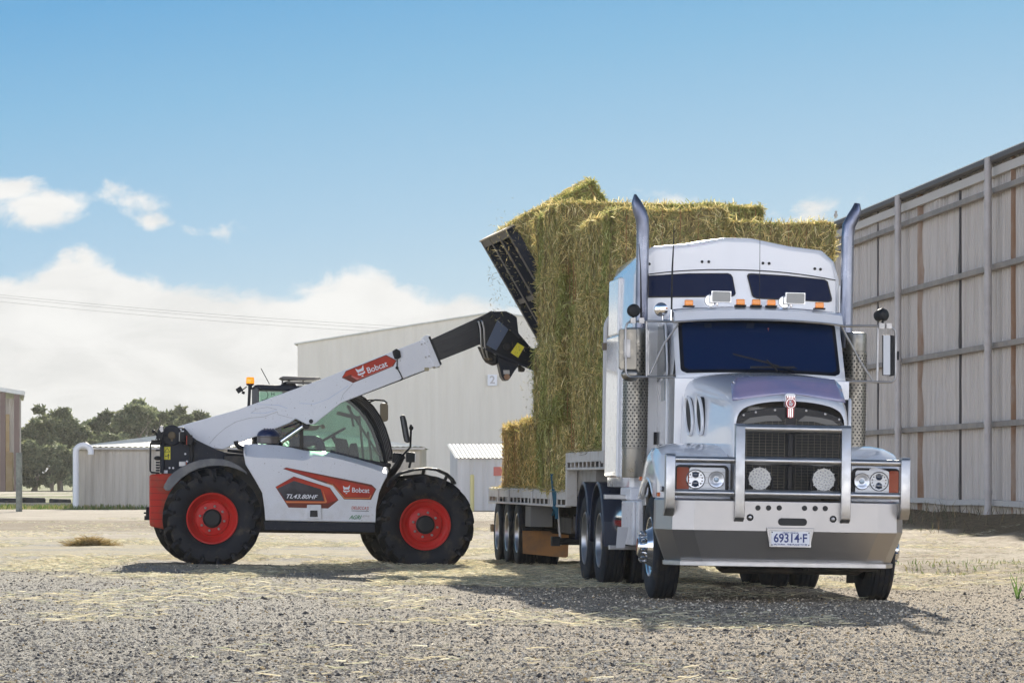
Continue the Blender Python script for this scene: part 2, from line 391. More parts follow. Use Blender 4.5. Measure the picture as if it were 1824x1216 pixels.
def tone_mat(name, rough=0.85, spec=0.3, trans=0.0):
    m = bpy.data.materials.new(name); m.use_nodes = True; n = NT(m.node_tree); b = n.n['Principled BSDF']
    at = n.new('ShaderNodeAttribute', attribute_name='tone'); n.put(b.inputs['Base Color'], at.outputs['Color'])
    b.inputs['Roughness'].default_value = rough; b.inputs['Specular IOR Level'].default_value = spec
    if trans:
        t = n.new('ShaderNodeBsdfTranslucent'); n.put(t.inputs[0], at.outputs['Color']); mx = n.new('ShaderNodeMixShader'); mx.inputs[0].default_value = trans
        n.l.new(b.outputs[0], mx.inputs[1]); n.l.new(t.outputs[0], mx.inputs[2]); n.l.new(mx.outputs[0], n.n['Material Output'].inputs[0])
    return m


gm = bpy.data.materials.new('gravel_yard'); gm.use_nodes = True; g = NT(gm.node_tree); gb = g.n['Principled BSDF']
P = g.new('ShaderNodeTexCoord').outputs['Object']; px_, py_, pz_ = g.sep(P)
warp = g.m('MULTIPLY', g.m('SUBTRACT', g.noise(P, 0.16, 4, 0.6), 0.5), 14.0)
yy = g.m('ADD', py_, warp)
nf = g.noise(P, 38.0, 6, 0.75); nm = g.noise(P, 7.0, 6, 0.7); nl = g.noise(P, 0.55, 5, 0.6)
vor = g.new('ShaderNodeTexVoronoi', feature='F1'); g.put(vor.inputs['Vector'], P); vor.inputs['Scale'].default_value = 30.0
vcol = g.sep(vor.outputs['Color'])[0]
grav = g.ramp(g.m('ADD', g.m('MULTIPLY', nf, 0.6), g.m('MULTIPLY', vcol, 0.4)), [(0.22, (0.14, 0.13, 0.12)), (0.42, (0.34, 0.315, 0.28)), (0.58, (0.48, 0.445, 0.39)), (0.78, (0.66, 0.625, 0.56))])
gravw = g.mix(g.step(px_, -3.5, 2.0), grav, g.mix(1.0, grav, (1.10, 0.98, 0.84), 'MULTIPLY'))
straw = g.ramp(g.m('ADD', g.m('MULTIPLY', nf, 0.5), g.m('MULTIPLY', nm, 0.5)), [(0.3, (0.30, 0.25, 0.16)), (0.5, (0.55, 0.48, 0.33)), (0.7, (0.70, 0.64, 0.50))])
dirt = g.ramp(g.m('ADD', g.m('MULTIPLY', nm, 0.5), g.m('MULTIPLY', nl, 0.5)), [(0.36, (0.26, 0.19, 0.12)), (0.46, (0.50, 0.41, 0.30)), (0.60, (0.70, 0.62, 0.50))])
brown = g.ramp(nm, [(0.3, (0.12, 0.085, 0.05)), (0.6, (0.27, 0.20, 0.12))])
pale = g.ramp(g.m('ADD', g.m('MULTIPLY', g.noise(g.scale(P, (0.35, 1, 1)), 1.1, 8, 0.75), 0.8), g.m('MULTIPLY', nm, 0.2)), [(0.38, (0.34, 0.28, 0.21)), (0.5, (0.50, 0.44, 0.36)), (0.62, (0.64, 0.58, 0.49))])
c = g.mix(g.m('MULTIPLY', g.step(yy, 40, 50), g.step(nl, 0.36, 0.58)), gravw, straw)
c = g.mix(g.step(yy, 66, 76), c, pale)
c = g.mix(g.m('MULTIPLY', g.m('MULTIPLY', g.step(yy, 82, 90), g.step(yy, 112, 104)), 0.7), c, brown)
right = g.m('MULTIPLY', g.step(g.m('ADD', px_, g.m('MULTIPLY', warp, 0.05)), 2.6, 4.2), g.step(yy, 42, 50))
c = g.mix(right, c, dirt)
mott = g.m('MULTIPLY', right, g.step(g.noise(g.scale(P, (1.0, 0.55, 1)), 0.9, 7, 0.7), 0.53, 0.62))
c = g.mix(g.m('MULTIPLY', mott, 0.8), c, g.mix(g.step(nm, 0.45, 0.6), brown, straw))
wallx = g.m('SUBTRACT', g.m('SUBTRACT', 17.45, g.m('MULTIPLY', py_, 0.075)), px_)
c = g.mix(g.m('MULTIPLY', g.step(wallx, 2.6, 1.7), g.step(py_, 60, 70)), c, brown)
grassy = g.ramp(nm, [(0.3, (0.07, 0.10, 0.025)), (0.6, (0.20, 0.22, 0.08)), (0.75, (0.34, 0.30, 0.16))])
c = g.mix(g.m('MULTIPLY', g.step(py_, 141, 146), g.step(py_, 175, 165)), c, grassy)
c = g.mix(g.step(py_, 165, 180), c, g.mix(g.step(g.noise(g.scale(P, (1, 0.25, 1)), 0.06, 5, 0.6), 0.45, 0.6), pale, grassy))
c = g.mix(g.step(py_, 300, 420), c, grassy)
g.put(gb.inputs['Base Color'], c); gb.inputs['Roughness'].default_value = 0.95; gb.inputs['Specular IOR Level'].default_value = 0.15
b1 = g.bump(g.m('ADD', g.m('MULTIPLY', vor.outputs['Distance'], -0.5), g.m('MULTIPLY', nf, 1.0)), 0.035)
g.put(gb.inputs['Normal'], g.bump(nm, 0.06, 1.0, b1))

xs = np.concatenate([[-3000, -1200, -500, -250, -120], np.arange(-60, -12, 1.5), np.arange(-12, 14, 0.09), np.arange(14, 60, 1.5), [120, 250, 500, 1200, 3000]])
ys = np.concatenate([[-1500, -400, -120, -40, -10, 4, 12], np.arange(18, 34, 0.10), np.arange(34, 64, 0.16), np.arange(64, 112, 0.5), np.arange(112, 200, 3.0), np.arange(200, 500, 25), [700, 1200, 2500, 5000]])
tag(grid_mesh('ground', xs, ys, gm), kind='structure')

# loose stones on the gravel
def stones(name, n, label, y0, y1, smin, smax, seed, spread=0.17):
    r = np.random.default_rng(seed)
    D = 1 / (1 / y1 + r.random(n) * (1 / y0 - 1 / y1)); X = (r.random(n) * 2 - 1) * spread * D
    S = smin + (smax - smin) * r.random(n) ** 3.5; Z = gz(X, D)
    base = np.array([(1, 0, 0), (0, 1, 0), (-1, 0, 0), (0, -1, 0), (0, 0, 1), (0, 0, -0.6)], float)
    V = base[None] * (0.65 + 0.7 * r.random((n, 6, 1))) + (r.random((n, 6, 3)) - 0.5) * 0.5
    V[:, :, 2] *= 0.72
    a = r.random(n) * 6.28; ca, sa = np.cos(a)[:, None], np.sin(a)[:, None]
    V = np.stack([V[:, :, 0] * ca - V[:, :, 1] * sa, V[:, :, 0] * sa + V[:, :, 1] * ca, V[:, :, 2]], -1) * S[:, None, None]
    V += np.stack([X, D, Z + S * 0.22], -1)[:, None]
    tri = np.array([(0, 1, 4), (1, 2, 4), (2, 3, 4), (3, 0, 4), (1, 0, 5), (2, 1, 5), (3, 2, 5), (0, 3, 5)])
    F = (np.arange(n)[:, None, None] * 6 + tri[None]).reshape(-1, 3)
    pal = np.array([(0.06, 0.062, 0.07), (0.16, 0.155, 0.155), (0.30, 0.28, 0.26), (0.46, 0.43, 0.375), (0.64, 0.61, 0.55), (0.42, 0.32, 0.19)])
    pi = r.choice(6, n, p=([0.10, 0.13, 0.22, 0.28, 0.20, 0.07] if n > 5000 else [0.45, 0.25, 0.12, 0.08, 0.05, 0.05])); cc = pal[pi] * (0.8 + 0.4 * r.random((n, 1))) * np.array([1.22, 1.13, 0.99])
    o = raw_mesh(name, V.reshape(-1, 3), F, STONE, np.repeat(cc, 8, 0), False)
    return tag(o, label, name, kind='stuff')


STONE = tone_mat('loose_stone'); BLADE = tone_mat('dry_straw', 0.75, 0.3, 0.38)
stones('gravel', 150000, 'loose grey and tan stones strewn over the whole yard', 19, 50, 0.003, 0.016, 3)
stones('pebbles', 900, 'larger dark stones lying here and there on the gravel', 19, 48, 0.012, 0.03, 4)


def blades(name, P0, dirs, L, wdt, cols, mat, bend=0.15, r=None, parent=None):
    """thin two-segment straws: P0 n x 3 start points, dirs n x 3 unit directions"""
    r = r or np.random.default_rng(1); n = len(P0); up = r.normal(size=(n, 3))
    sd = np.cross(dirs, up); sd /= np.linalg.norm(sd, axis=1, keepdims=True) + 1e-9
    bn = r.normal(size=(n, 3)) * bend
    L = np.asarray(L)[:, None]; Wd = (np.asarray(wdt) / 2)[:, None] if np.ndim(wdt) else wdt / 2
    mid = P0 + dirs * L * 0.5 + bn * L * 0.25; end = P0 + dirs * L
    V = np.stack([P0 - sd * Wd, P0 + sd * Wd, mid + sd * Wd, mid - sd * Wd, end + sd * Wd * 0.4, end - sd * Wd * 0.4], 1)
    F = (np.arange(n)[:, None, None] * 6 + np.array([(0, 1, 2, 3), (3, 2, 4, 5)])[None]).reshape(-1, 4)
    o = raw_mesh(name, V.reshape(-1, 3), F, mat, np.repeat(cols, 2, 0), False)
    if parent: o.parent = parent
    return o


def straw_cols(n, r, dry=0.6):
    pal = np.array([(0.64, 0.53, 0.27), (0.74, 0.67, 0.43), (0.50, 0.40, 0.18), (0.38, 0.35, 0.15), (0.28, 0.29, 0.12), (0.20, 0.17, 0.08)])
    p = np.array([0.28, 0.18, 0.20, 0.14, 0.12, 0.08]) if dry > 0.5 else np.array([0.18, 0.10, 0.20, 0.22, 0.20, 0.10])
    return pal[r.choice(6, n, p=p / p.sum())] * (0.75 + 0.5 * r.random((n, 1)))


def flat_dirs(n, r, tilt=0.25):
    a = r.random(n) * 6.28; z = (r.random(n) - 0.3) * tilt; d = np.stack([np.cos(a), np.sin(a), z], 1); return d / np.linalg.norm(d, axis=1, keepdims=True)


r_ = np.random.default_rng(11)
def litter(n, y0, y1, xa, xb, thr, seed):
    r = np.random.default_rng(seed); D = y0 + (y1 - y0) * r.random(n); X = xa + (xb - xa) * r.random(n)
    k = vnoise(X * 0.9, D * 0.28, seed) + 0.35 * vnoise(X * 4, D * 2, seed + 1) > thr
    X, D = X[k], D[k]; return np.stack([X, D, gz(X, D) + 0.012 + 0.02 * r.random(len(X))], 1)
q = np.concatenate([litter(60000, 42, 66, -9, 4.5, 0.72, 21), litter(9000, 30, 42, -5, 6, 0.85, 22), litter(14000, 42, 78, 3.5, 10.5, 0.72, 23), litter(22000, 41, 53, -1.5, 2.2, 0.3, 24), litter(1500, 20, 30, -4, 4, 0.9, 25), litter(26000, 64, 112, -14, 9, 0.75, 26)])
tag(blades('straw_litter', q, flat_dirs(len(q), r_), 0.05 + 0.14 * r_.random(len(q)), 0.007, (straw_cols(len(q), r_, 1.0) * 0.75 + 0.22), BLADE, 0.2, r_), 'scattered yellow straw lying across the gravel yard', 'straw', kind='stuff')
# grass verges and weeds
def grass(name, boxes, dens, h0, h1, label, seed, cols=((0.10, 0.17, 0.035), (0.18, 0.22, 0.06), (0.30, 0.27, 0.11)), w_=0.012):
    r = np.random.default_rng(seed); ps = []
    for (x0, x1, y0, y1) in boxes:
        n = int(dens * (x1 - x0) * (y1 - y0)); X = x0 + (x1 - x0) * r.random(n); D = y0 + (y1 - y0) * r.random(n)
        k = vnoise(X * 1.3, D * 0.6, seed) > 0.42; X, D = X[k], D[k]; ps.append(np.stack([X, D, gz(X, D)], 1))
    q = np.concatenate(ps); n = len(q); d = np.stack([r.normal(size=n) * 0.35, r.normal(size=n) * 0.35, np.ones(n)], 1); d /= np.linalg.norm(d, axis=1, keepdims=True)
    cc = np.array(cols)[r.choice(len(cols), n)] * (0.7 + 0.6 * r.random((n, 1)))
    return tag(blades(name, q, d, h0 + (h1 - h0) * r.random(n), w_, cc, LEAF, 0.3, r), label, 'grass', kind='stuff')
LEAF = tone_mat('leaf', 0.6, 0.3, 0.35)
grass('grass', [(-22, -3, 143, 150), (-3, 1.0, 140, 150)], 50, 0.06, 0.22, 'short green grass along the foot of the low shed', 31, w_=0.03)
grass('grass', [(5.3, 7.4, 52.5, 54.2), (4.1, 7.6, 50, 51.2)], 60, 0.03, 0.09, 'sparse green weeds at the edge of the dirt on the right', 32)
grass('dry_grass', [(8.6, 11.2, 80, 90), (8.2, 10.6, 90, 104)], 16, 0.08, 0.35, 'dry brown weeds on the dirt bank below the shed wall', 33, ((0.16, 0.11, 0.06), (0.10, 0.075, 0.05), (0.07, 0.09, 0.04), (0.28, 0.21, 0.11)), 0.010)

def clump(px, py, label, n=700, rad=0.3, h=0.14, seed=1, green=False):
    D = FPX * CAMZ / (py - HY); x = (px - CX) / FPX * D; r = np.random.default_rng(seed)
    o = r.normal(size=(n, 3)) * np.array([rad, rad * 0.6, h]); o[:, 2] = np.abs(o[:, 2]) * np.exp(-(o[:, 0] ** 2 + o[:, 1] ** 2) / rad ** 2)
    if green:
        o *= (0.35, 0.35, 0.1); d = r.normal(size=(n, 3)) * (0.45, 0.45, 0.2) + (0, 0, 1); cc = np.array([(0.09, 0.17, 0.04), (0.14, 0.24, 0.05)])[r.integers(0, 2, n)]
    else: d = flat_dirs(n, r, 0.9); cc = straw_cols(n, r) * np.array([.75, .64, .55])
    d = d / np.linalg.norm(d, axis=1, keepdims=True)
    q = o + np.array([x, D, float(gz(x, D))]); ob = blades('weed_plant' if green else 'hay_clump', q, d, (0.10 + 0.16 * r.random(n)) * (1.3 if green else 1), 0.012 if green else 0.008, cc, LEAF if green else BLADE, 0.2, r)
    return tag(ob, label, 'weed' if green else 'hay clump')
clump(160, 984, 'small heap of loose brown hay alone on the gravel, left of the red counterweight', 2200, 0.15, 0.05, 41)
clump(1814, 1056, 'upright green weed at the right edge of the yard', 9, 0.05, 0.04, 42, True)

# ---------------------------------------------------------------- corrugated sheds
def corr_mat(name, col, col2, streak=(0.33, 0.24, 0.17), amt=0.35):
    return pbr(name, col, 0.55, 0.0, col2=col2, nscale=1.0, namt=(0.35, 0.7), stretch=(3.0, 3.0, 0.25), speck=None)


WALLB = corr_mat('weathered_zinc', (0.55, 0.51, 0.475), (0.44, 0.40, 0.365))
WALLL = corr_mat('low_shed_cladding', (0.54, 0.49, 0.42), (0.40, 0.355, 0.30))
WALLP = corr_mat('hazed_hall_cladding', (0.80, 0.74, 0.63), (0.75, 0.69, 0.58))  # pale warm colour stands in for dust haze before the hall
WALLW = corr_mat('white_shed_cladding', (0.60, 0.60, 0.60), (0.52, 0.52, 0.51))
ROOFW = pbr('pale_roof_sheet', (0.72, 0.72, 0.66), 0.6, col2=(0.62, 0.61, 0.55), nscale=1.5)
RUST = pbr('rusty_column', (0.30, 0.17, 0.10), 0.8, col2=(0.42, 0.33, 0.27), nscale=2.0, stretch=(1, 1, 0.3))
PIPE = pbr('grey_pipe', (0.50, 0.47, 0.46), 0.45, col2=(0.42, 0.39, 0.38), nscale=2)
GIRT = pbr('girt_steel', (0.20, 0.18, 0.165), 0.6, col2=(0.28, 0.24, 0.21), nscale=1.3)
GIRTL = pbr('pale_gutter', (0.52, 0.49, 0.46), 0.6)
SHADEP = pbr('dark_gutter', (0.05, 0.045, 0.05), 0.6)


def corrugated(A, B, z0, z1, pitch, depth, mat, name, parent, prof='box', dent=None, nz=1, thick=0.0):
    """ribbed sheet from A to B (x, y), ribs run upright; local coordinates"""
    A, B = Vector((*A, 0)), Vector((*B, 0)); L = (B - A).length; t = (B - A) / L; nrm = Vector((t.y, -t.x, 0)); n = int(L / pitch)
    us, hs = [], []
    for i in range(n):
        for k, h in (((0, 0), (0.26, 0), (0.34, 1), (0.92, 1)) if prof == 'box' else ((0, 0), (0.25, 0.5), (0.5, 1), (0.75, 0.5))): us.append((i + k) * L / n); hs.append(h)
    us.append(L); hs.append(hs[0]); secs = []
    for j in range(nz + 1):
        z = z0 + (z1 - z0) * j / nz; row = []
        for u_, h in zip(us, hs):
            o_, du = (dent(u_, z) if dent else (0, 0)); row.append(A + t * (u_ + du) + nrm * (h * depth + o_) + Vector((0, 0, z)))
        secs.append(row)
    m = MB(); m.loft(secs); return m.build(name, mat, parent, smooth=(prof != 'box'), ang=50, solid=thick)


# the big shed on the right: wall line from near (right) to far (left)
def wl(y): return 17.45 - 0.075 * y
Y0, Y1 = 58.0, 125.0
shed = empty('storage_shed', (wl(Y0), Y0, 0), 'long tall grey corrugated storage shed running along the right side', 'shed')
tdir = Vector((wl(Y1) - wl(Y0), Y1 - Y0, 0)); SL = tdir.length; tdir.normalize(); nin = Vector((tdir.y, -tdir.x, 0))   # nin points away from the yard
def wp(y, off=0.0, z=0.0):
    s_ = (y - Y0) / tdir.y; return tdir * s_ - nin * off + Vector((0, 0, z))
rd = random.Random(5)
bays = [Y0, 62.9, 67.2, 73.3, 79.0, 84.4, 90.6, 95.8, 102.0, 107.5, 113.5, 119.0, Y1]
girts = [0.61, 2.40, 4.17, 5.94, 7.66]
def mkdent(seed, amp):
    ph = [rd.uniform(0, 6) for _ in range(6)]
    def f_(u_, z):
        k = math.sin(math.pi * min(max((z % 1.78) / 1.78, 0), 1)) * amp
        return (k * 0.06 * math.sin(u_ * 1.7 + ph[0]) + k * 0.03 * math.sin(u_ * 4.1 + ph[1]), k * 0.10 * math.sin(u_ * 0.9 + ph[2]) + k * 0.05 * math.sin(u_ * 2.3 + ph[3] + z))
    return f_
for i in range(len(bays) - 1):
    a, b = wp(bays[i] + 0.06, 0.0), wp(bays[i + 1] - 0.06, 0.0)
    corrugated((a.x, a.y), (b.x, b.y), 0.62, 8.32, 0.30, 0.06, WALLB, 'wall_sheet', shed, dent=mkdent(i, 0.35 if i % 3 else 0.7), nz=16)
    corrugated((a.x, a.y), (b.x, b.y), -0.1, 0.60, 0.26, 0.06, WALLL, 'skirt_sheet', shed, dent=mkdent(i + 40, 1.3), nz=4)
for yb in bays[1:-1]:
    rusty = bays.index(yb) % 2 == 1
    m = MB(); a = wp(yb, -0.02); m.bar(a, a + Vector((0, 0, 8.3)), 0.22 if rusty else 0.12, 0.03 if rusty else 0.08, up=tdir)
    m.build('column', RUST if rusty else SHADEP, shed)
for k, z in enumerate(girts):
    m = MB(); n = 24
    pts = [wp(Y0 + (Y1 - Y0) * j / n, 0.10, z + (rd.uniform(-0.03, 0.03) if k == 0 else 0)) for j in range(n + 1)]
    for a, b in zip(pts, pts[1:]): m.bar(a, b, 0.12, 0.13)
    m.build('girt', GIRT if 0 < k else GIRTL, shed, bevel=0.01)
m = MB(); m.bar(wp(Y0, 0.06, 8.10), wp(Y1, 0.06, 8.10), 0.10, 0.20); m.build('eave_rail', GIRTL, shed)
m = MB(); m.bar(wp(Y0, 0.16, 8.35), wp(Y1, 0.16, 8.35), 0.22, 0.14); m.build('gutter', SHADEP, shed, bevel=0.03)
m = MB(); a, b = wp(Y0, 0.26, 8.43), wp(Y1, 0.26, 8.43); m.add([a, b, b + nin * 14 + Vector((0, 0, 2.4)), a + nin * 14 + Vector((0, 0, 2.4))], [(0, 1, 2, 3)])
a, b = wp(Y0, -27.5, 8.54), wp(Y1, -27.5, 8.54); m.add([a, b, b - nin * 13.8 + Vector((0, 0, 2.4)), a - nin * 13.8 + Vector((0, 0, 2.4))], [(0, 1, 2, 3)]); m.build('roof', ROOFW, shed, smooth=False, solid=0.04)
for yb in (62.0, 74.4, 85.9, 97.4, 109.2, 121):
    m = MB(); a = wp(yb, 0.30); m.tube([a + Vector((0, 0, z)) for z in (-0.05, 0.85, 8.38)], 0.085, 12)
    for z in (0.86, 2.45, 4.2, 5.95, 7.6): m.lathe([(0.10, -0.05), (0.10, 0.05)], a + Vector((0, 0, z)), (0, 0, 1), 12)
    m.build('downpipe', PIPE, shed)
# far wall and ends so that the shed is a closed building
for ya in (Y0, Y1):
    m = MB(); a = wp(ya, -0.05); b = wp(ya, -27.4)
    m.add([a, b, b + Vector((0, 0, 8.5)), a + nin * 13.7 + Vector((0, 0, 10.9)), a + Vector((0, 0, 8.5))], [(0, 1, 2, 3, 4)]); m.build('end_wall', WALLB, shed, smooth=False, solid=0.03)
m = MB(); m.add([wp(Y0, -27.4), wp(Y1, -27.4), wp(Y1, -27.4, 8.5), wp(Y0, -27.4, 8.5)], [(0, 1, 2, 3)]); m.build('back_wall', WALLB, shed, smooth=False)

# low shed behind the telehandler
def at(px, D, z=0.0): return Vector(((px - CX) / FPX * D, D, z))
def zt(py, D): return CAMZ + (HY - py) / FPX * D
D = 147.0
lowshed = empty('low_shed', at(140, D), 'low pale corrugated shed with a shallow roof behind the telehandler', 'shed')
O = Vector(at(140, D)); xr = (748 - 140) / FPX * D; ze = zt(797, D)
corrugated((0, 0), (xr, 0), 0, ze, 0.26, 0.022, WALLL, 'wall_sheet', lowshed)
corrugated((0, 9), (0, 0), 0, ze, 0.30, 0.05, WALLL, 'side_wall_sheet', lowshed)
corrugated((xr, 0), (xr, 9), 0, ze, 0.30, 0.05, WALLL, 'side_wall_sheet', lowshed)
m = MB(); zr = zt(775, D) + 0.1
n = 60; secs = []
for (xa, xb, y_, z_) in ((-0.15, xr + 0.15, -0.2, ze + 0.02), (3.6, xr - 3.6, 4.5, zr + 0.05)):
    secs.append([Vector((xa + (xb - xa) * k / (n * 2), y_, z_ + (0.035 if k % 2 else 0))) for k in range(n * 2 + 1)])
m.loft(secs); m.add([secs[0][0], secs[1][0], Vector((-0.15, 9.2, ze))], [(0, 1, 2)]); m.add([secs[0][-1], secs[1][-1], Vector((xr + 0.15, 9.2, ze))], [(0, 1, 2)])
m.add([secs[1][0], secs[1][-1], Vector((xr + 0.15, 9.2, ze)), Vector((-0.15, 9.2, ze))], [(0, 1, 2, 3)])
m.build('roof', ROOFW, lowshed, smooth=False)
m = MB(); m.bar((-0.2, -0.16, ze - 0.03), (xr + 0.2, -0.16, ze - 0.03), 0.1, 0.08); m.build('gutter', GIRTL, lowshed)
# white bent vent pipe standing against it
pr_ = 0.115; a = at(135, 146.4); zb = zt(788, 146.4)
vp = MB(); pts = [Vector((0, 0, 0)), Vector((0, 0, zb - 0.35))] + [Vector((0.29 - 0.29 * math.cos(t), 0, zb - 0.35 + 0.25 * math.sin(t))) for t in [math.pi * k / 10 for k in range(1, 11)]] + [Vector((0.58, 0, zb - 0.45))]
vp.tube(pts, pr_, 14); o = vp.build('vent_pipe', WHITEI); o.location = a
tag(o, 'white vent pipe with a bent top at the corner of the low shed', 'pipe')

# the tall hall in the dust beyond
D = 176.0
hall = empty('barn', at(530, D), 'tall pale gabled hall half lost in dust behind the boom', 'barn')
xw_ = (1236 - 530) / FPX * D; z0_, z1_ = zt(612, D), zt(556, D); ap = (883 - 530) / FPX * D
m = MB(); secs = [[], []]; n = int(xw_ / 0.35)
for k in range(n * 2 + 1):
    x_ = xw_ * k / (n * 2); zt_ = z0_ + (z1_ - z0_) * (1 - abs(x_ - ap) / ap); h = -0.015 if k % 2 else 0
    secs[0].append(Vector((x_, h, 0))); secs[1].append(Vector((x_, h, zt_)))
m.loft(secs); m.build('gable_wall', WALLP, hall, smooth=False)
m = MB(); m.add([(0, 0.05, 0), (0, 40, 0), (0, 40, z0_), (0, 0.05, z0_)], [(0, 1, 2, 3)]); m.add([(xw_, 0.05, 0), (xw_, 40, 0), (xw_, 40, z0_), (xw_, 0.05, z0_)], [(0, 1, 2, 3)]); m.build('side_walls', WALLP, hall, smooth=False)
m = MB(); k_ = 0.12
m.add([(-0.15, -k_, z0_ + 0.02), (ap, -k_, z1_ + 0.06), (ap, 40, z1_ + 0.06), (-0.15, 40, z0_ + 0.02)], [(0, 1, 2, 3)]); m.add([(ap, -k_, z1_ + 0.06), (xw_ + 0.15, -k_, z0_ + 0.02), (xw_ + 0.15, 40, z0_ + 0.02), (ap, 40, z1_ + 0.06)], [(0, 1, 2, 3)])
m.build('roof', ROOFW, hall, smooth=False, solid=0.06)
sgn = MB(); sx = (877 - 530) / FPX * D; sz = zt(677, D); sgn.box(sx - 0.22, sx + 0.22, -0.12, -0.07, sz - 0.26, sz + 0.26); sgo = sgn.build('number_panel', WHITEI, hall)
text('2', 0.50, PIPE, sgo, tmat((sx, -0.125, sz)), 0.003, bold=0.012)

# little white shed right of it
D = 139.0
hut = empty('garden_shed', at(815, D), 'small white shed with a ribbed roof between the front wheel and the trailer', 'shed')
hx = 3.3; hz = zt(815, D); hr = zt(793, D)
corrugated((0, 0), (hx, 0), 0, hz, 0.42, 0.025, WALLW, 'wall_sheet', hut)
m = MB(); secs = [[Vector((-0.08 + k * (hx + 0.2) / 48, -0.2, hz - 0.02 + (0.03 if k % 2 else 0))) for k in range(49)], [Vector((-0.12 + k * (hx + 0.2) / 48 - 0.30, 2.0, hr + 0.05 + (0.03 if k % 2 else 0))) for k in range(49)]]
m.loft(secs); m.build('roof', ROOFW, hut, smooth=False)
m = MB(); m.add([(0, 0.02, 0), (-0.3, 2, 0), (-0.3, 2, hr), (0, 0.02, hz)], [(0, 1, 2, 3)]); m.add([(hx, 0.02, 0), (hx, 2, 0), (hx, 2, hr), (hx, 0.02, hz)], [(0, 1, 2, 3)]); m.add([(-0.3, 2, 0), (hx, 2, 0), (hx, 2, hr), (-0.3, 2, hr)], [(0, 1, 2, 3)]); m.build('side_walls', WALLW, hut, smooth=False)
m = MB(); sx = (887 - 815) / FPX * D; sz = zt(839, D); m.box(sx - 0.16, sx + 0.16, -0.05, -0.03, sz - 0.16, sz + 0.16); m.build('red_notice', pbr('faded_red_sign', (0.55, 0.16, 0.13), 0.6), hut)
m = MB(); m.tube([(0, 0, 0), (0, 0, zt(846, 136))], 0.075, 12); m.tube([(0, 0, zt(846, 136)), (0, 0, zt(846, 136) + 0.03)], [0.075, 0.03], 12); o = m.build('bollard', pbr('pale_yellow_post', (0.66, 0.60, 0.28), 0.6)); o.location = at(841, 136)
tag(o, 'pale yellow bollard in front of the small white shed', 'bollard')

# open barn at the far left and the post before it
D = 330.0
barn = empty('hay_shed', at(-260, D), 'open-sided farm shed with brown posts cut by the left edge of the view', 'shed')
bx0 = 0.0; bx1 = (38 - -260) / FPX * D; zr0 = zt(704, D) ; zl = zt(560, D)
m = MB(); m.add([(bx1 + 0.35, -0.5, zr0), (bx0 - 1, -0.5, zr0 + 2.6), (bx0 - 4.2, 24, zr0 + 2.6), (bx1 - 2.9, 24, zr0)], [(0, 1, 2, 3)]); m.build('roof', ROOFW, barn, smooth=False, solid=0.35)
postm = pbr('old_brown_post', (0.17, 0.11, 0.095), 0.85)
for pxx in (5, 30, -60, -120, -180, -240):
    x_ = (pxx + 260) / FPX * D; m = MB(); m.box(x_ - 0.22, x_ + 0.22, -0.2, 0.2, 0, zr0 + (bx1 - x_) * 0.17); m.build('post', postm, barn)
stak = pbr('stacked_straw', (0.44, 0.30, 0.14), 0.95, col2=(0.50, 0.36, 0.19), nscale=1.5, bump=0.05, bscale=6)
corrugated((0, 2.2), (bx1 - 0.3, 2.2), 2.0, zr0 - 0.2, 0.4, 0.06, WALLL, 'wall_sheet', barn)
m = MB(); m.box(-1, bx1 - 0.9, 1.0, 2.0, 0.0, 3.4); m.build('straw_stack', stak, barn, bevel=0.15)
m = MB(); m.box(bx1 - 1.75, bx1 - 1.3, 1.9, 2.1, 0.3, 6.7); m.build('timber_panel', stak, barn)
D = 134.0; m = MB(); hpt = zt(806, D); m.lathe([(0.115, -0.05), (0.115, hpt - 0.02), (0.10, hpt)], (0, 0, 0), (0, 0, 1), 14); o = m.build('fence_post', pbr('grey_green_post', (0.24, 0.26, 0.22), 0.75, col2=(0.16, 0.17, 0.15), nscale=6)); o.location = at(34, D)
tag(o, 'stout grey green post standing alone at the left edge', 'post')
# tyres lying flat behind the post
def old_tyre(px, D, r_o, lab, h_=0.30):
    m = MB(); m.lathe([(r_o * 0.6, 0.02), (r_o * 0.92, 0), (r_o, 0.06), (r_o, h_ - 0.06), (r_o * 0.92, h_), (r_o * 0.6, h_ - 0.02), (r_o * 0.55, h_ / 2)], (0, 0, 0), (0, 0, 1), 28, closed=True)
    o = m.build('old_tyre', RUBBER); o.location = at(px, D); o.rotation_euler = (0, R(2), 0); return tag(o, lab, 'tyre', 'old tyres lying in the yard')
old_tyre(14, 168, 0.62, 'old tyre lying flat, cut by the left edge of the view'); old_tyre(60, 168.5, 0.52, 'old tyre lying flat between the post and another tyre', 0.32); old_tyre(107, 167, 0.48, 'old tyre lying flat beside the low shed corner', 0.27)
m = MB(); m.box(-2.2, 1.9, -0.2, 0.2, 0.0, 0.14); o = m.build('sleeper_beam', pbr('pale_concrete', (0.32, 0.30, 0.27), 0.9)); o.location = at(70, 160); tag(o, 'pale concrete beam lying before the old tyres', 'beam')

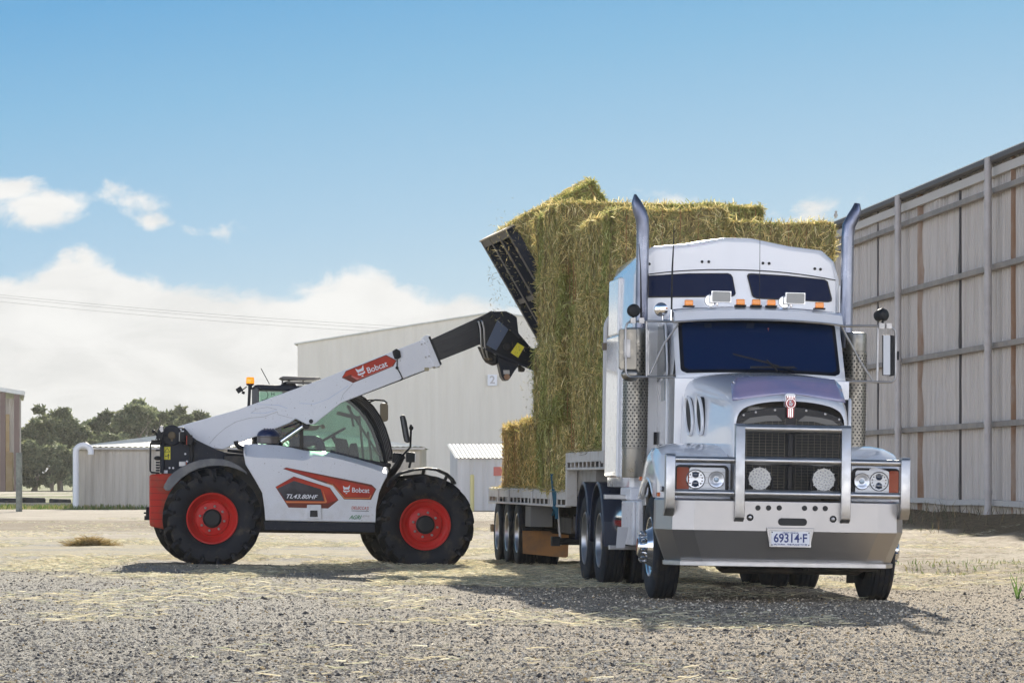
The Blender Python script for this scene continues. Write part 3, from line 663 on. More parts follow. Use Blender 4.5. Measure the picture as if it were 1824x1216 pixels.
# ---------------------------------------------------------------- trees
def tree(px, D, h, wd, label, seed, sparse=0.0, lean=0.0, tone=(1, 1, 1)):
    r = np.random.default_rng(seed); q = random.Random(seed); root = empty('gum_tree', at(px, D), label, 'tree', 'gum trees beyond the yard')
    m = MB(); tips = []
    def limb(a, d, L, rad, dep):
        pts = [a]; p = a.copy(); dd = d.copy()
        for k in range(4):
            dd = (dd + Vector((q.uniform(-.25, .25), q.uniform(-.25, .25), q.uniform(-.05, .2)))).normalized(); p = p + dd * L / 4; pts.append(p.copy())
        m.tube(pts, [rad * (1 - 0.55 * k / 4) for k in range(5)], 6, caps=False)
        if dep == 0: tips.append(p); return
        for k in range(3 if dep > 1 else 2):
            s_ = pts[q.choice((2, 3, 4))]; nd = (dd + Vector((q.uniform(-1, 1), q.uniform(-1, 1), q.uniform(0.0, 0.8)))).normalized()
            limb(s_, nd, L * q.uniform(.5, .75), rad * 0.5, dep - 1)
        tips.append(p)
    for k in range(2 if wd > h * 0.6 else 1): limb(Vector((q.uniform(-.4, .4), 0, -0.2)), Vector((lean + q.uniform(-.3, .3), 0, 1)).normalized(), h * 0.42, h * 0.028, 3)
    m.build('trunk', BARK, root)
    sx = wd / 2 / max(0.1, max(abs(t.x) for t in tips)); sz = (h * 0.93) / max(t.z for t in tips)
    C = []
    for t in tips: C.append((t.x * sx * q.uniform(.7, 1), t.y * sx, t.z * q.uniform(0.93, 1.0) * sz, q.uniform(0.5, 1.25) * h * 0.072))
    for k in range(int(13 * (1 - sparse))):
        a = q.uniform(0, 6.28); z_ = q.uniform(0.12, 0.8) * h; rr = wd / 2 * q.uniform(0.2, 0.9) * (1.0 if z_ < h * .6 else .75); C.append((math.cos(a) * rr, math.sin(a) * rr, z_, h * q.uniform(0.05, 0.10)))
    C = np.array(C); n = int(15000 * (1 - sparse * 0.5)); ci = r.choice(len(C), n, p=(C[:, 3] ** 2) / (C[:, 3] ** 2).sum())
    g_ = r.normal(size=(n, 3)); g_ /= np.linalg.norm(g_, axis=1, keepdims=True); q0 = C[ci, :3] + g_ * C[ci, 3:4] * (r.random((n, 1)) ** 0.5) * np.array([1.15, 1.15, 0.75])
    d = r.normal(size=(n, 3)) + (0, 0, -0.6); d /= np.linalg.norm(d, axis=1, keepdims=True)
    ctone = 0.65 + 0.7 * r.random(len(C)); cc = np.array([(0.18, 0.205, 0.11), (0.27, 0.29, 0.16), (0.12, 0.15, 0.08)])[r.integers(0, 3, n)] * ctone[ci, None] * np.array(tone)
    blades('foliage', q0, d, 0.22 + 0.3 * r.random(n), 0.17, cc, LEAF, 0.3, r, root)
BARK = pbr('gum_bark', (0.20, 0.16, 0.12), 0.85, col2=(0.34, 0.29, 0.23), nscale=1.2, stretch=(1, 1, 0.3))
DT = 330.0
TREES = [(-25, 345, 6.6, 5.0, 'broad gum tree behind the left shed'), (62, 340, 7.0, 4.4, 'dark rounded gum just right of the left shed'), (112, 345, 8.1, 5.2, 'tall domed gum with a wide crown in the left group'),
         (150, 350, 7.7, 4.4, 'rounded gum with its dome right of the tallest dome'), (192, 352, 6.9, 4.0, 'lower gum filling the gap above the vent pipe'), (228, 345, 8.6, 4.2, 'tallest airy gum with bare upper limbs'),
         (262, 350, 8.6, 4.0, 'open crowned gum left of the red counterweight'), (300, 356, 8.3, 4.6, 'hazy low gum above the rear mirror'), (340, 360, 7.9, 4.6, 'hazy gum half hidden by the foot of the boom'),
         (428, 372, 8.2, 2.6, 'small far gum top showing between boom and cab light'), (20, 338, 5.0, 4.5, 'bushy undergrowth tree beside the left barn post'), (88, 334, 4.6, 5.4, 'dark bushy tree at ground level left of the low shed'), (132, 332, 4.2, 4.2, 'low bush tree directly behind the vent pipe'),
         (385, 365, 5.2, 4.4, 'faint gum behind the white boom'), (178, 336, 5.2, 4.6, 'dense bush above the low shed roof corner')]
for i, (px, D, h, wd_, lab) in enumerate(TREES):
    tree(px, D, h, wd_, lab, 100 + i, 0.45 if i in (5, 6, 9) else (0.0 if h < 5.5 else 0.2))
# power lines with their poles
def cable(name, pts, lab, rad=0.006):
    m = MB(); m.tube(pts, rad, 5); o = m.build(name, SHADEP); return tag(o, lab, 'power line', 'overhead power lines')
def sag(a, b, s_, n=24): return [a.lerp(b, t / n) + Vector((0, 0, -4 * s_ * (t / n) * (1 - t / n))) for t in range(n + 1)]
DL = 230.0
for k, (pa, pb, lab) in enumerate((((-120, 512), (960, 592), 'uppermost of the thin power lines across the clouds'), ((-120, 516), (960, 598), 'middle thin power line across the clouds'), ((-120, 524), (960, 604), 'lowest thin power line across the clouds'))):
    cable('power_line', sag(at(pa[0], DL, zt(pa[1], DL)), at(pb[0], DL, zt(pb[1], DL)), 0.35), lab)
for px in (-120, 960):
    m = MB(); zp = zt(505 if px < 0 else 588, DL); m.lathe([(0.16, 0), (0.11, zp)], (0, 0, 0), (0, 0, 1), 10); m.bar((-0.9, 0, zp - 0.25), (0.9, 0, zp - 0.25), 0.1, 0.12)
    o = m.build('power_pole', postm); o.location = at(px, DL); tag(o, 'timber power pole ' + ('far left of the yard' if px < 0 else 'behind the hay load'), 'pole')
# ---------------------------------------------------------------- telehandler
H = Frame((-3.87, 49.3, 0.068), 0.09, 0.016)
TH = empty('telehandler', H.M, 'white and red telehandler with its boom raised against the hay load', 'telehandler')
def hp(pts, y): return [H.y(a, b, y) for a, b in pts]
def plate(name, pts, ya, yb, mat, bevel=0.01, parent=None, ang=34):
    m = MB(); m.prism(hp(pts, ya), ya, yb); return m.build(name, mat, parent or TH, bevel=bevel, ang=ang)
HR, HF = H.y(378, 923, 0.0), H.y(758, 934, 0.0)


def cyl_p(r, a, y, c, s=1): return Vector((c[0] + r * math.sin(a), y, c[1] + r * math.cos(a)))
def tele_wheel(c, y0, s, steer=0.0, front=False):
    """s = +1: outer face towards -y"""
    root = empty('wheel', Matrix.Translation((0, 0, 0)), None, None); root.parent = TH
    Y = lambda t: y0 + t * s
    cc = Vector((c[0], 0, c[1]))
    prof = [(0.325, .075), (0.345, .045), (0.42, .015), (0.50, .0), (0.555, .012), (0.572, .05), (0.582, .12), (0.586, .23), (0.582, .34), (0.572, .41), (0.555, .448), (0.50, .46), (0.42, .445), (0.345, .415), (0.325, .385)]
    m = MB(); m.lathe([(r, Y(t)) for r, t in prof], cc, (0, 1, 0), 64, closed=True)
    n = 17
    for side in (0, 1):
        for k in range(n):
            a0 = 2 * math.pi * (k + 0.5 * side) / n; sg = -1
            st = [(-.055, .49, .515, .006, 0.035), (-.045, .53, .592, -.020, 0.050), (0.0, .56, .636, .010, .056), (.14, .57, .642, .12, .046), (.32, .57, .642, .25, .038)]
            vs = []
            for da, ri, ro, t, wd_ in st:
                tt = t if side == 0 else 0.46 - t
                for (rr, dd) in ((ri - 0.02, -wd_), (ro, -wd_ * .75), (ro, wd_ * .75), (ri - 0.02, wd_)):
                    vs.append(cyl_p(rr, a0 + sg * (da + dd), Y(tt), c))
            fs = [(i * 4 + k_, i * 4 + (k_ + 1) % 4, i * 4 + 4 + (k_ + 1) % 4, i * 4 + 4 + k_) for i in range(4) for k_ in range(4)] + [(0, 1, 2, 3), (16, 17, 18, 19)]
            m.add(vs, fs)
    m.build('tyre', RUBBERD, root, ang=40, weld=False)
    m = MB(); d = 0.10 if front else 0.15
    prof = [(0.335, .045), (0.328, .030), (0.315, .032), (0.305, .055), (0.285, .075), (0.262, d * .8), (0.245, d), (0.225, d + .01), (0.215, d - .02), (0.20, d - .028), (0.10, d - .03), (0.0, d - .03)]
    m.lathe([(r, Y(t)) for r, t in prof], cc, (0, 1, 0), 48, caps=False)
    m.lathe([(0.33, Y(.42)), (0.20, Y(.40)), (0.0, Y(.40))], cc, (0, 1, 0), 32)
    m.build('rim', RED, root)
    m = MB(); m.lathe([(0.125, Y(d)), (0.122, Y(d - .06)), (0.095, Y(d - .085)), (0.0, Y(d - .09))], cc, (0, 1, 0), 24); m.build('hub', BLACK, root)
    m = MB()
    for k in range(8):
        a = 2 * math.pi * k / 8 + 0.2; p = cyl_p(0.160, a, Y(d - .03), c); m.lathe([(0.018, 0), (0.018, -.022 * s), (0.008, -.03 * s), (0.0, -.03 * s)], p, (0, 1, 0), 6)
    m.build('wheel_nuts', STEEL, root, smooth=False)
    return root
tele_wheel(HR, 0.0, 1); tele_wheel(HF, 0.0, 1, front=True)
tele_wheel((HR[0] - 0.13, HR[1]), 2.28, -1); tele_wheel((HF[0] - 0.12, HF[1]), 2.28, -1, front=True)
m = MB()
for c in (HR, HF): m.tube([(c[0], 0.3, c[1]), (c[0], 2.0, c[1])], 0.11, 12); m.ball((c[0], 1.14, c[1]), 0.24, sc=(1, 1.2, 1))
m.box(-0.25, 2.95, 0.80, 1.48, 0.42, 0.82); m.build('axles', CHASSIS, TH, bevel=0.02)
# dark chassis with the rear boom tower
tower = [(292, 771), (298, 765), (305, 763), (322, 761), (328, 761), (334, 767.5), (341, 776), (350, 783), (364, 790), (383, 799), (400, 805), (434, 812), (448, 832), (462, 862), (474, 900), (474, 944), (430, 955), (292, 955)]
plate('boom_tower', tower, 0.74, 0.80, DARK, 0.012); plate('boom_tower', tower, 1.26, 1.32, DARK, 0.012)
m = MB(); m.prism(hp([(286, 830), (440, 826), (474, 900), (474, 944), (300, 950)], 0.80), 0.80, 1.26); m.build('chassis', CHASSIS, TH)
m = MB(); m.prism(hp([(400, 812), (455, 812), (480, 900), (478, 945), (400, 945)], 0.3), 0.30, 0.74); m.build('engine_bay', CHASSIS, TH)
plate('tower_edge', [(284.5, 770), (287, 768), (292.5, 770), (292, 842), (285, 842)], 0.70, 1.34, DARK, 0.004)
m = MB(); x, z = H.y(306, 775, .72); cc = (x, 0, z)
m.lathe([(0.135, .745), (0.135, .725), (0.125, .715), (0, .715)], cc, (0, 1, 0), 32); b_ = m.build('pivot_boss', DARK, TH)
m = MB(); m.lathe([(0.048, .715), (0.05, .69), (0.036, .68), (0, .68)], cc, (0, 1, 0), 20); m.box(x - .012, x + .012, .69, .71, z - 0.075, z - 0.04); m.build('pivot_pin', pbr('old_brass', (0.16, 0.12, 0.07), 0.6), b_)
m = MB(); m.prism(hp([(292, 795.5), (303.5, 795.5), (303.5, 818), (292, 818)], .735), .735, .739); st = m.build('warning_sticker', pbr('plain_sticker_yellow', (0.75, 0.66, 0.03), 0.5), TH)
m = MB(); tri = hp([(297.8, 797.5), (302.5, 804.5), (293.2, 804.5)], .733)
for a, b in zip(tri, tri[1:] + tri[:1]): m.bar((a[0], .733, a[1]), (b[0], .733, b[1]), .004, .006)
a, z_ = H.y(297, 812, .733); m.box(a - .025, a + .01, .732, .735, z_ - .004, z_ + .004); m.box(a + .015, a + .025, .732, .735, z_ - .035, z_ + .035); m.box(a + .005, a + .035, .732, .735, z_ + .005, z_ + .015)
m.build('warning_symbols', INK, st, smooth=False)
for pts, mt in (([(319, 763), (323.5, 763), (323.5, 769.5), (319, 769.5)], WHITEI), ([(291.5, 837), (298.5, 837), (298.5, 842.5), (291.5, 842.5)], WHITEI)):
    m = MB(); m.prism(hp(pts, .734), .734, .739); m.build('small_sticker', mt, TH)
m = MB()
for px, py in ((326, 768.5), (308.5, 833), (333, 821.5), (330, 808), (302, 833)): x, z = H.y(px, py, .73); m.lathe([(0.014, .74), (0.014, .725), (0, .722)], (x, 0, z), (0, 1, 0), 8)
m.build('bolts', WHITEI, TH)
# side work lamps on the tower
for px, py, mt in ((325, 778, BLACK), (338, 784, AMBERD)):
    m = MB(); x, z = H.y(px, py, .62); m.box(x - .035, x + .035, .60, .70, z - .06, z + .07); m.tube([(x, .7, z - .04), (x + .03, .74, z - .09)], .02, 8); o = m.build('side_lamp', BLACK, TH, bevel=.02)
    m = MB(); m.box(x - .046, x - .035, .61, .69, z - .055, z + .06); m.build('lens', LENSW if mt is BLACK else REDP, o)
m = MB(); m.tube([H.p(341, 790, .71), H.p(342, 822, .71)], 0.028, 10); m.tube([H.p(345, 786, .70), H.p(349, 789, .70)], 0.02, 8); m.build('grab_tube', BLACK, TH)
m = MB(); x, z = H.y(325, 826, .3); m.box(x - .045, x + .045, .22, .34, z - .035, z + .035); o = m.build('tail_lamp', STEEL, TH, bevel=.01); m = MB(); m.box(x + .045, x + .056, .225, .335, z - .03, z + .03); m.build('lens', REDP, o)
# rear handle and bits
m = MB(); m.tube([H.p(284, 788, .6), H.p(270, 787, .6), H.p(268, 791, .6), H.p(267.5, 838, .6), H.p(270, 841, .6), H.p(284, 842, .6)], 0.012, 8)
m.build('guard_rail', BLACK, TH)
m = MB(); x, z = H.y(276, 788, .62); m.box(x - .05, x + .07, .55, .85, z - .03, z + .035); x, z = H.y(281, 813, .7); m.ball((x, .7, z - 0.02), 0.05, sc=(1, 1, .6)); x, z = H.y(281, 834, .7)
for k in range(5): m.lathe([(0.028, -.012), (0.028, .012)], (x, .7, z - .06 + k * .035), (0, 0, 1), 10)
m.tube([H.p(281, 800, .7), H.p(281, 803, .7)], 0.03, 8); m.build('rear_fittings', BLACK, TH, bevel=.006)
m = MB(); m.prism(hp([(279, 781), (276, 786), (283, 762), (286, 757), (291.5, 759), (292, 768), (288, 781)], .45), .45, .60); o = m.build('rear_mirror', BLACK, TH, bevel=.015)
m = MB(); m.prism(hp([(283.5, 764), (286.5, 758.5), (290.5, 760), (291, 768), (287, 769.5)], .445), .445, .448); m.build('mirror_glass', STEEL, o)
m = MB(); m.tube([H.p(274, 768, .6), H.p(278, 770, .6), H.p(282, 783, .65), H.p(287, 788, .7)], 0.013, 8); m.ball(H.p(273.5, 768, .6), .025); m.build('mirror_arm', BLACK, TH)
# red counterweight
cw = [(266, 848), (268, 844), (300, 843), (322, 843), (322, 935), (294, 942.5), (266.5, 936.5), (266, 915)]
m = MB(); m.prism(hp(cw, .42), .42, 1.86); cwo = m.build('counterweight', REDP, TH, bevel=0.03, seg=3)
m = MB()
for k in range(7):
    py = 855 + k * 11.5; a, b = H.p(267.5, py, .415), H.p(300, py + .5, .415); m.bar(a, b, .006, .006)
m.build('panel_grooves', pbr('groove_red', (0.20, 0.015, 0.01), 0.7), cwo)
m = MB(); x, z = H.y(264, 916, .95); m.box(x - .03, x + .1, .85, 1.25, z - .07, z + .1); m.tube([(x - .05, 1.0, z - .045), (x + .02, 1.0, z - .045)], .03, 8); m.tube([(x - .06, 1.0, z + .02), (x + .02, 1.0, z + .02)], .012, 8); m.build('tow_hitch', BLACK, TH, bevel=.008)
# rear mudguard
outer = [(291, 868), (293, 862), (300, 850), (310, 840), (322, 832), (338, 824.5), (356, 818.5), (376, 816), (396, 817), (412, 821.5), (426, 829), (438, 839), (441, 844)]
inner = [(437, 842), (424, 836), (408, 831), (392, 829), (372, 830), (354, 834), (338, 841), (324, 851), (314, 861), (306, 870), (302, 874), (295, 873)]
FEND = pbr('grey_mudguard', (0.10, 0.105, 0.115), 0.42, col2=(0.17, 0.165, 0.16), nscale=5, rvar=.08)
plate('rear_mudguard', outer + inner, 0.0, 0.03, FEND, 0.008)
sec = [[Vector((x, y, z)) for x, z in hp(outer, 0.0)] for y in (0.02, 0.5)]
m = MB(); m.loft(sec); m.build('mudguard_top', FEND, TH, solid=0.015)
# front mudguard: thin arch on ribs
fo = [(689, 866), (694, 856), (702, 848), (716, 840), (738, 834.5), (762, 832), (782, 834.5), (798, 842), (809, 852), (813.5, 861)]
sec = [[Vector((x, y, z)) for x, z in hp(fo, 0.0)] for y in (0.0, 0.1, 0.36, 0.46)]
m = MB(); m.loft(sec); m.build('front_mudguard', BLACK, TH, solid=0.03, bevel=.01)
m = MB()
for a, b in (((755, 836), (753, 846)), ((705, 849), (716, 850)), ((797, 845), (792, 856)), ((716, 850), (753, 846)), ((753, 846), (792, 856))): m.tube([H.p(*a, .2), H.p(*b, .2)], .022, 8)
m.tube([H.p(716, 850, .2), H.p(700, 872, .4), H.p(700, 900, .7)], .03, 8); m.build('mudguard_stay', BLACK, TH)
# engine pod
cols = [(434, 809, 800, 792), (437.5, 827.5, 812, 791.5), (453, 852.5, 814, 791), (467, 877.5, 815, 791), (471, 905.6, 815, 791.3), (472.5, 927, 815.3, 791.5), (495, 927.4, 816, 793), (520, 927.8, 818, 797.5), (540, 928.2, 820, 802), (548, 928.4, 818, 803.3), (559, 928.6, 812, 804), (587, 929, 813.5, 805.6), (612, 929.5, 819, 811.5),
        (637, 930, 826, 818), (660, 930.3, 833, 824.5), (668.7, 930.6, 836, 827.2), (669.5, 905.6, 836.5, 827.6), (675, 877.5, 838.5, 829), (683, 860, 841.5, 832), (689, 849, 843, 833.5), (690.6, 840, 838, 835)]
def rowp(k, y, dz=0): return [Vector((H.y(c_[0], c_[k], y)[0], y, H.y(c_[0], c_[k], y)[1] + dz)) for c_ in cols]
m = MB(); m.loft([rowp(1, .75), rowp(1, .05), rowp(1, .03, .012), rowp(2, .03), rowp(3, .26), rowp(3, .30, .004), rowp(3, .75, .0)])
pod = m.build('engine_cover', WHITEP, TH, bevel=0.008, ang=25)
plate('sill', [(470, 927.5), (668, 931), (668, 948), (472, 944)], .06, .74, DARK, .008)
# pod recess with the filler
m = MB(); m.prism(hp([(547, 898.5), (572, 898.5), (573, 924), (546, 923)], .012), .012, .03); o = m.build('step_surround', WHITEP, pod, bevel=.006)
m = MB(); m.prism(hp([(552.5, 908.5), (565.5, 908.5), (566, 920), (552, 920)], .006), .006, .012); m.build('filler_recess', GLOSSBLK, o, bevel=.003)
# decals
def decal(pts, y, mat, parent, name='decal'): m = MB(); m.prism(hp(pts, y), y, y + .0024); return m.build(name, mat, parent, smooth=False)
A = [(504, 834.4), (509.9, 832), (661.9, 862.6), (670.3, 870.5), (660.9, 889.7), (613, 888.7), (592.3, 864), (582, 861)]
decal(A, .0275, DECALM, pod)
decal([(506, 834.2), (512, 833.2), (600, 852.5), (661, 865), (668, 871), (660.5, 885), (614.5, 884.3), (594.5, 861.5), (584, 858.5)], .025, DECALR, pod)
decal([(582, 859.8), (592.8, 862), (614, 885.6), (657.5, 886), (660.8, 880.5), (661.5, 881.5), (659, 888), (613.4, 887.4), (592, 863.4), (582.4, 860.9)], .0225, DECALO, pod)
decal([(520, 835.3), (661, 863.7), (667, 868.5), (661, 866.2), (600, 853.2)], .0225, DECALM, pod)
B = [(490.6, 866.6), (523.4, 848), (587.5, 868), (603, 890), (584.4, 905), (514, 903.4)]
decal(B, .0275, DECALM, pod)
decal([(491.6, 866.6), (523.4, 849), (586.5, 868.5), (601.5, 890), (583, 896), (580, 896), (510.5, 895.5)], .025, DECALR, pod)
decal([(493.8, 869.7), (523.4, 855.8), (571.4, 870.5), (577.5, 891.8), (508, 891)], .0225, DECALD, pod)
decal([(508.6, 892.2), (578.5, 892.8), (574.8, 872), (582.8, 893.5), (579.5, 895.5), (510.4, 895)], .0225, DECALO, pod)
def htext(s, px, py, wpx, hpx, y, mat, parent, rot=0.0, bold=0.0, shear=0.0, name='lettering'):
    c = H.p(px, py, y); a = rot; ux = Vector((math.cos(a), 0, math.sin(a))); uz = Vector((-math.sin(a), 0, math.cos(a)))
    M = Matrix((ux, uz, ux.cross(uz))).transposed().to_4x4(); M.translation = c
    k = 1 / 138.0; return text(s, hpx * k, mat, parent, M, 0.0012, wpx * k, bold, name, shear)
htext('TL43.80HF', 538.5, 884.3, 56, 10.5, .0195, WHITEI, pod, -.01, .0012, .35)
htext('Bobcat', 642.6, 873, 31, 12, .0195, WHITEI, pod, -.02, .0012)
htext("DELECCA'S", 641.5, 904.5, 31, 7.5, .0275, DECALR, pod, -.02, .0006, .2)
m = MB(); m.bar(H.p(626, 909, .027), H.p(657, 910, .027), .003, .006); m.build('underline', INK, pod)
htext('AGRI', 633, 921, 23, 10, .0275, GREENI, pod, .0, .001, .45); htext('group', 652, 918, 13, 5, .0275, PIPE, pod, .0, .0004, .3)
def cat_head(px, py, sz, rot, y, parent):
    """the small white cat-head emblem: pointed ears, brow, cheeks, muzzle"""
    k = sz / 138.0; c = H.p(px, py, y); ca, sa = math.cos(rot), math.sin(rot)
    def T_(p): return (c.x + (p[0] * ca - p[1] * sa) * k, c.z + (p[0] * sa + p[1] * ca) * k)
    m = MB()
    for P_ in ([(-.5, .62), (-.22, .38), (.20, .38), (.52, .72), (.44, .22), (.32, .02), (.05, .10), (0, .0), (-.05, .10), (-.32, .0), (-.44, .16)], [(-.42, -.02), (-.2, -.12), (-.04, -.08), (0, -.22), (.04, -.08), (.2, -.12), (.46, .0), (.46, -.22), (.22, -.32), (.0, -.28), (-.2, -.36), (-.46, -.24)], [(-.1, -.55), (.12, -.55), (.12, -.40), (-.1, -.40)]):
        m.prism([T_(p) for p in P_], y, y + .0024)
    return m.build('cat_head_emblem', WHITEI, parent, smooth=False)
cat_head(617, 872, 12.5, 0, .0195, pod)
# air intake
x, z = H.y(478, 778, .40); zb_ = H.y(478, 797, .40)[1]; cc = (x, .40, 0); k = 1 / 137.0
m = MB(); m.lathe([(0.033, zb_ - .05), (0.033, z - 12 * k), (.13, z - 12 * k), (.143, z - 11 * k), (.143, z - 1 * k), (.15, z), (.15, z + .01), (.0, z + .01)], cc, (0, 0, 1), 32); o = m.build('air_intake', pbr('smoky_bowl', (0.13, 0.115, 0.11), 0.25), TH)
m = MB(); m.lathe([(.15, z + .008), (.148, z + .03), (.13, z + .065), (.09, z + .095), (.04, z + .108), (0, z + .11)], cc, (0, 0, 1), 32)
for k_ in range(4): a = k_ * .55 - .8; m.box(x + math.sin(a) * .075 - .012, x + math.sin(a) * .075 + .012, .30, .325, z + .085, z + .112)
m.build('intake_cap', pbr('dark_blue_cap', (0.012, 0.022, 0.075), 0.3), o)
m = MB(); m.tube([H.p(420, 785, .5), H.p(421, 791, .5), H.p(426, 796, .5), H.p(436, 799, .5)], .03, 12); m.tube([H.p(405, 802, .6), H.p(440, 806, .6)], .02, 8); m.tube([H.p(400, 808, .55), H.p(440, 811, .55)], .015, 8); m.build('hoses', BLACK, TH)
# boom
outb = [(300, 771), (316, 759.5), (322, 757.5), (425, 729), (560, 680), (757, 603), (776, 652), (608, 717.5), (559.5, 755.5), (546, 755.5), (527, 745.6), (516, 753), (456, 777), (424, 789), (396, 800.5), (360, 795), (310, 785)]
plate('boom', outb, .84, 1.22, WHITEP, .012)
boom = bpy.data.objects['boom']
m = MB()
def hline(pts, y, r): m.tube([H.p(a, b, y) for a, b in pts], r, 5)
SEAM = pbr('boom_seam', (0.42, 0.41, 0.40), 0.7)
hline([(373, 790), (385, 776), (400, 763), (420, 751), (445, 744), (470, 742), (494, 733)], .8385, .0026); hline([(494, 733), (495, 738), (522, 745)], .8385, .0022)
hline([(447, 735), (458, 728), (476, 725), (493, 729)], .8385, .002); hline([(607, 714), (611, 702), (622, 690), (629, 683)], .8385, .0022)
m.build('weld_seam', SEAM, boom)
m = MB(); hline([(460, 720), (495, 721), (512, 727)], .8385, .002); hline([(533, 718), (560, 719), (585, 710), (620, 687)], .8385, .002); hline([(447, 735), (475, 735), (493, 730)], .8385, .002); m.build('panel_line', pbr('pale_blue_line', (0.42, 0.52, 0.72), 0.6), boom)
m = MB(); x, z = H.y(554, 750, .838); m.lathe([(.028, .842), (.028, .832), (.022, .830), (0, .832)], (x, 0, z), (0, 1, 0), 20); m.build('boom_pin', INK, boom)
bd = [(608.9, 672.6), (615.8, 660.5), (687.5, 631.8), (706.6, 641.7), (700.7, 652), (629, 681.8)]
decal(bd, .8375, DECALM, boom)
decal([(610.5, 672), (616.6, 661.6), (687.4, 633.4), (704.8, 642.3), (699, 650.8), (637, 674.5), (625, 667)], .835, DECALR, boom)
decal([(625, 670), (636, 676.5), (699, 652), (698.6, 651.2), (640, 673.5), (627, 669)], .8325, pbr('pink_decal_edge', (0.62, 0.16, 0.13), .4), boom)
htext('Bobcat', 672, 654, 38.5, 15, .8315, WHITEI, boom, .372, .0015)
cat_head(643, 662.5, 15.5, .372, .8315, boom)
for px, py in ((757, 610), (752, 611), (763, 634), (757, 636), (746, 634)):
    m = MB()
m = MB()
for px, py in ((757, 611), (751, 613), (764, 634), (758, 636)): x, z = H.y(px, py, .84); m.lathe([(.013, .845), (.013, .83), (0, .828)], (x, 0, z), (0, 1, 0), 8)
m.build('boom_bolts', STEEL, boom)
m = MB(); m.prism(hp([(753.5, 600), (761, 596), (766, 598), (787, 649), (782, 653), (776, 655)], .80), .80, 1.26); m.build('boom_collar', WHITEP, TH, bevel=.008)
m = MB(); m.prism(hp([(763, 600), (766.5, 598.5), (787, 648), (784, 650)], .79), .79, 1.27); m.build('collar_edge', BLACK, TH, bevel=.003)
m = MB()
for px, py in ((760, 657), (779, 651)): x, z = H.y(px, py, .83); m.box(x - .03, x + .03, .83, .90, z - .025, z + .02)
m.build('wear_pad_blocks', pbr('tan_pads', (0.42, 0.36, 0.22), .7), TH, bevel=.004)
plate('inner_boom', [(740, 617), (868, 558), (880, 566), (872, 608), (856, 612.5), (846, 617), (760, 651)], .90, 1.16, GLOSSBLK, .01)
m = MB()
for (a, b, c_, d) in (((778, 614), (845, 585), 0, 0), ((783, 630), (846, 603), 0, 0)): m.bar(H.p(*a, .897), H.p(*b, .897), .008, .006)
m.build('boom_ribs', DARK, TH)
# boom straps
m = MB(); m.prism(hp([(699, 625.5), (706, 620.5), (713, 625), (714.5, 636), (708, 640), (703, 639), (700, 631)], .815), .815, 1.24); m.build('sensor_cover', BLACK, boom, bevel=.01)
m = MB(); m.tube([H.p(707.5, 640, .832), H.p(707, 655, .832), H.p(713, 665, .832), H.p(717, 674, .832), H.p(712, 676, .86)], .009, 6); m.ball(H.p(707, 655, .83), .02); m.build('boom_cable', BLACK, boom)
m = MB(); m.tube([H.p(505, 762, .90), H.p(560, 742, .90)], .012, 6); m.tube([H.p(620, 712, .9), H.p(712, 677, .9), H.p(760, 658, .9)], .012, 6); m.build('boom_hose', BLACK, boom)
# lift ram under the boom
m = MB(); m.tube([H.p(492, 792, .98), H.p(545, 755, .98)], .038, 14); m.build('ram_rod', CHROME, TH); m = MB(); m.tube([H.p(440, 828, .98), H.p(500, 786, .98)], .06, 14); m.tube([H.p(545, 757, .86), H.p(545, 757, 1.2)], .05, 14); m.build('ram_barrel', GLOSSBLK, TH)
# boom head
head = [(858, 563), (875.5, 553), (884, 562), (893, 572), (906, 582), (926, 601), (948.8, 621), (965, 636), (965, 668), (947, 658.5), (885, 632), (864, 621), (853, 612), (862, 590)]
plate('boom_head', head, .80, .85, GLOSSBLK, .006); plate('boom_head', head, 1.21, 1.26, GLOSSBLK, .006)
plate('head_knuckle', [(868, 560), (878, 555), (901.4, 554), (912, 559), (920.6, 565), (923.6, 593), (940, 612), (960, 640), (900, 630), (868, 612)], .86, 1.20, DARK, .01)
plate('cover_panel', [(886.6, 569), (905.8, 586.5), (884, 624), (866, 614)], .790, .80, pbr('blue_grey_panel', (0.055, 0.085, 0.15), .35), .002)
plate('yellow_sticker', [(922, 610), (934, 617.7), (923, 637), (909.5, 628)], .793, .799, YELLOW, 0)
m = MB(); m.bar(H.p(877, 555, .79), H.p(926, 601, .79), .01, .03); m.bar(H.p(862, 620, .79), H.p(947, 657, .79), .012, .03); m.build('head_flange', DARK, TH)
x, z = H.y(903, 617, .79); m = MB(); m.lathe([(.05, .80), (.05, .785), (.04, .78), (.03, .785), (0, .785)], (x, 0, z), (0, 1, 0), 24); m.build('head_pin', BLACK, TH)
plate('quick_hitch', [(884, 630), (905, 638), (925, 650), (917, 660), (909, 673), (905, 677.5), (898, 677), (893.5, 670)], .86, 1.2, DARK, .01)
m = MB(); m.prism(hp([(896.5, 659), (907.5, 659), (908, 666), (897, 666)], .855), .855, .859); m.build('grease_plate', STEEL, TH); m = MB(); x, z = H.y(903, 671, .855); m.lathe([(.04, .86), (.04, .85), (0, .85)], (x, 0, z), (0, 1, 0), 18); m.build('hitch_pin', RUST, TH)
m = MB(); m.prism(hp([(851, 616), (866, 622), (885, 633), (886, 649), (878, 651), (866, 645), (861, 638)], .95), .95, 1.1); m.build('tilt_ram', CHASSIS, TH, bevel=.02); m = MB(); m.prism(hp([(925, 649), (936, 656), (934, 662), (926, 661)], .9), .9, 1.15); m.build('hitch_lug', CHASSIS, TH, bevel=.01)
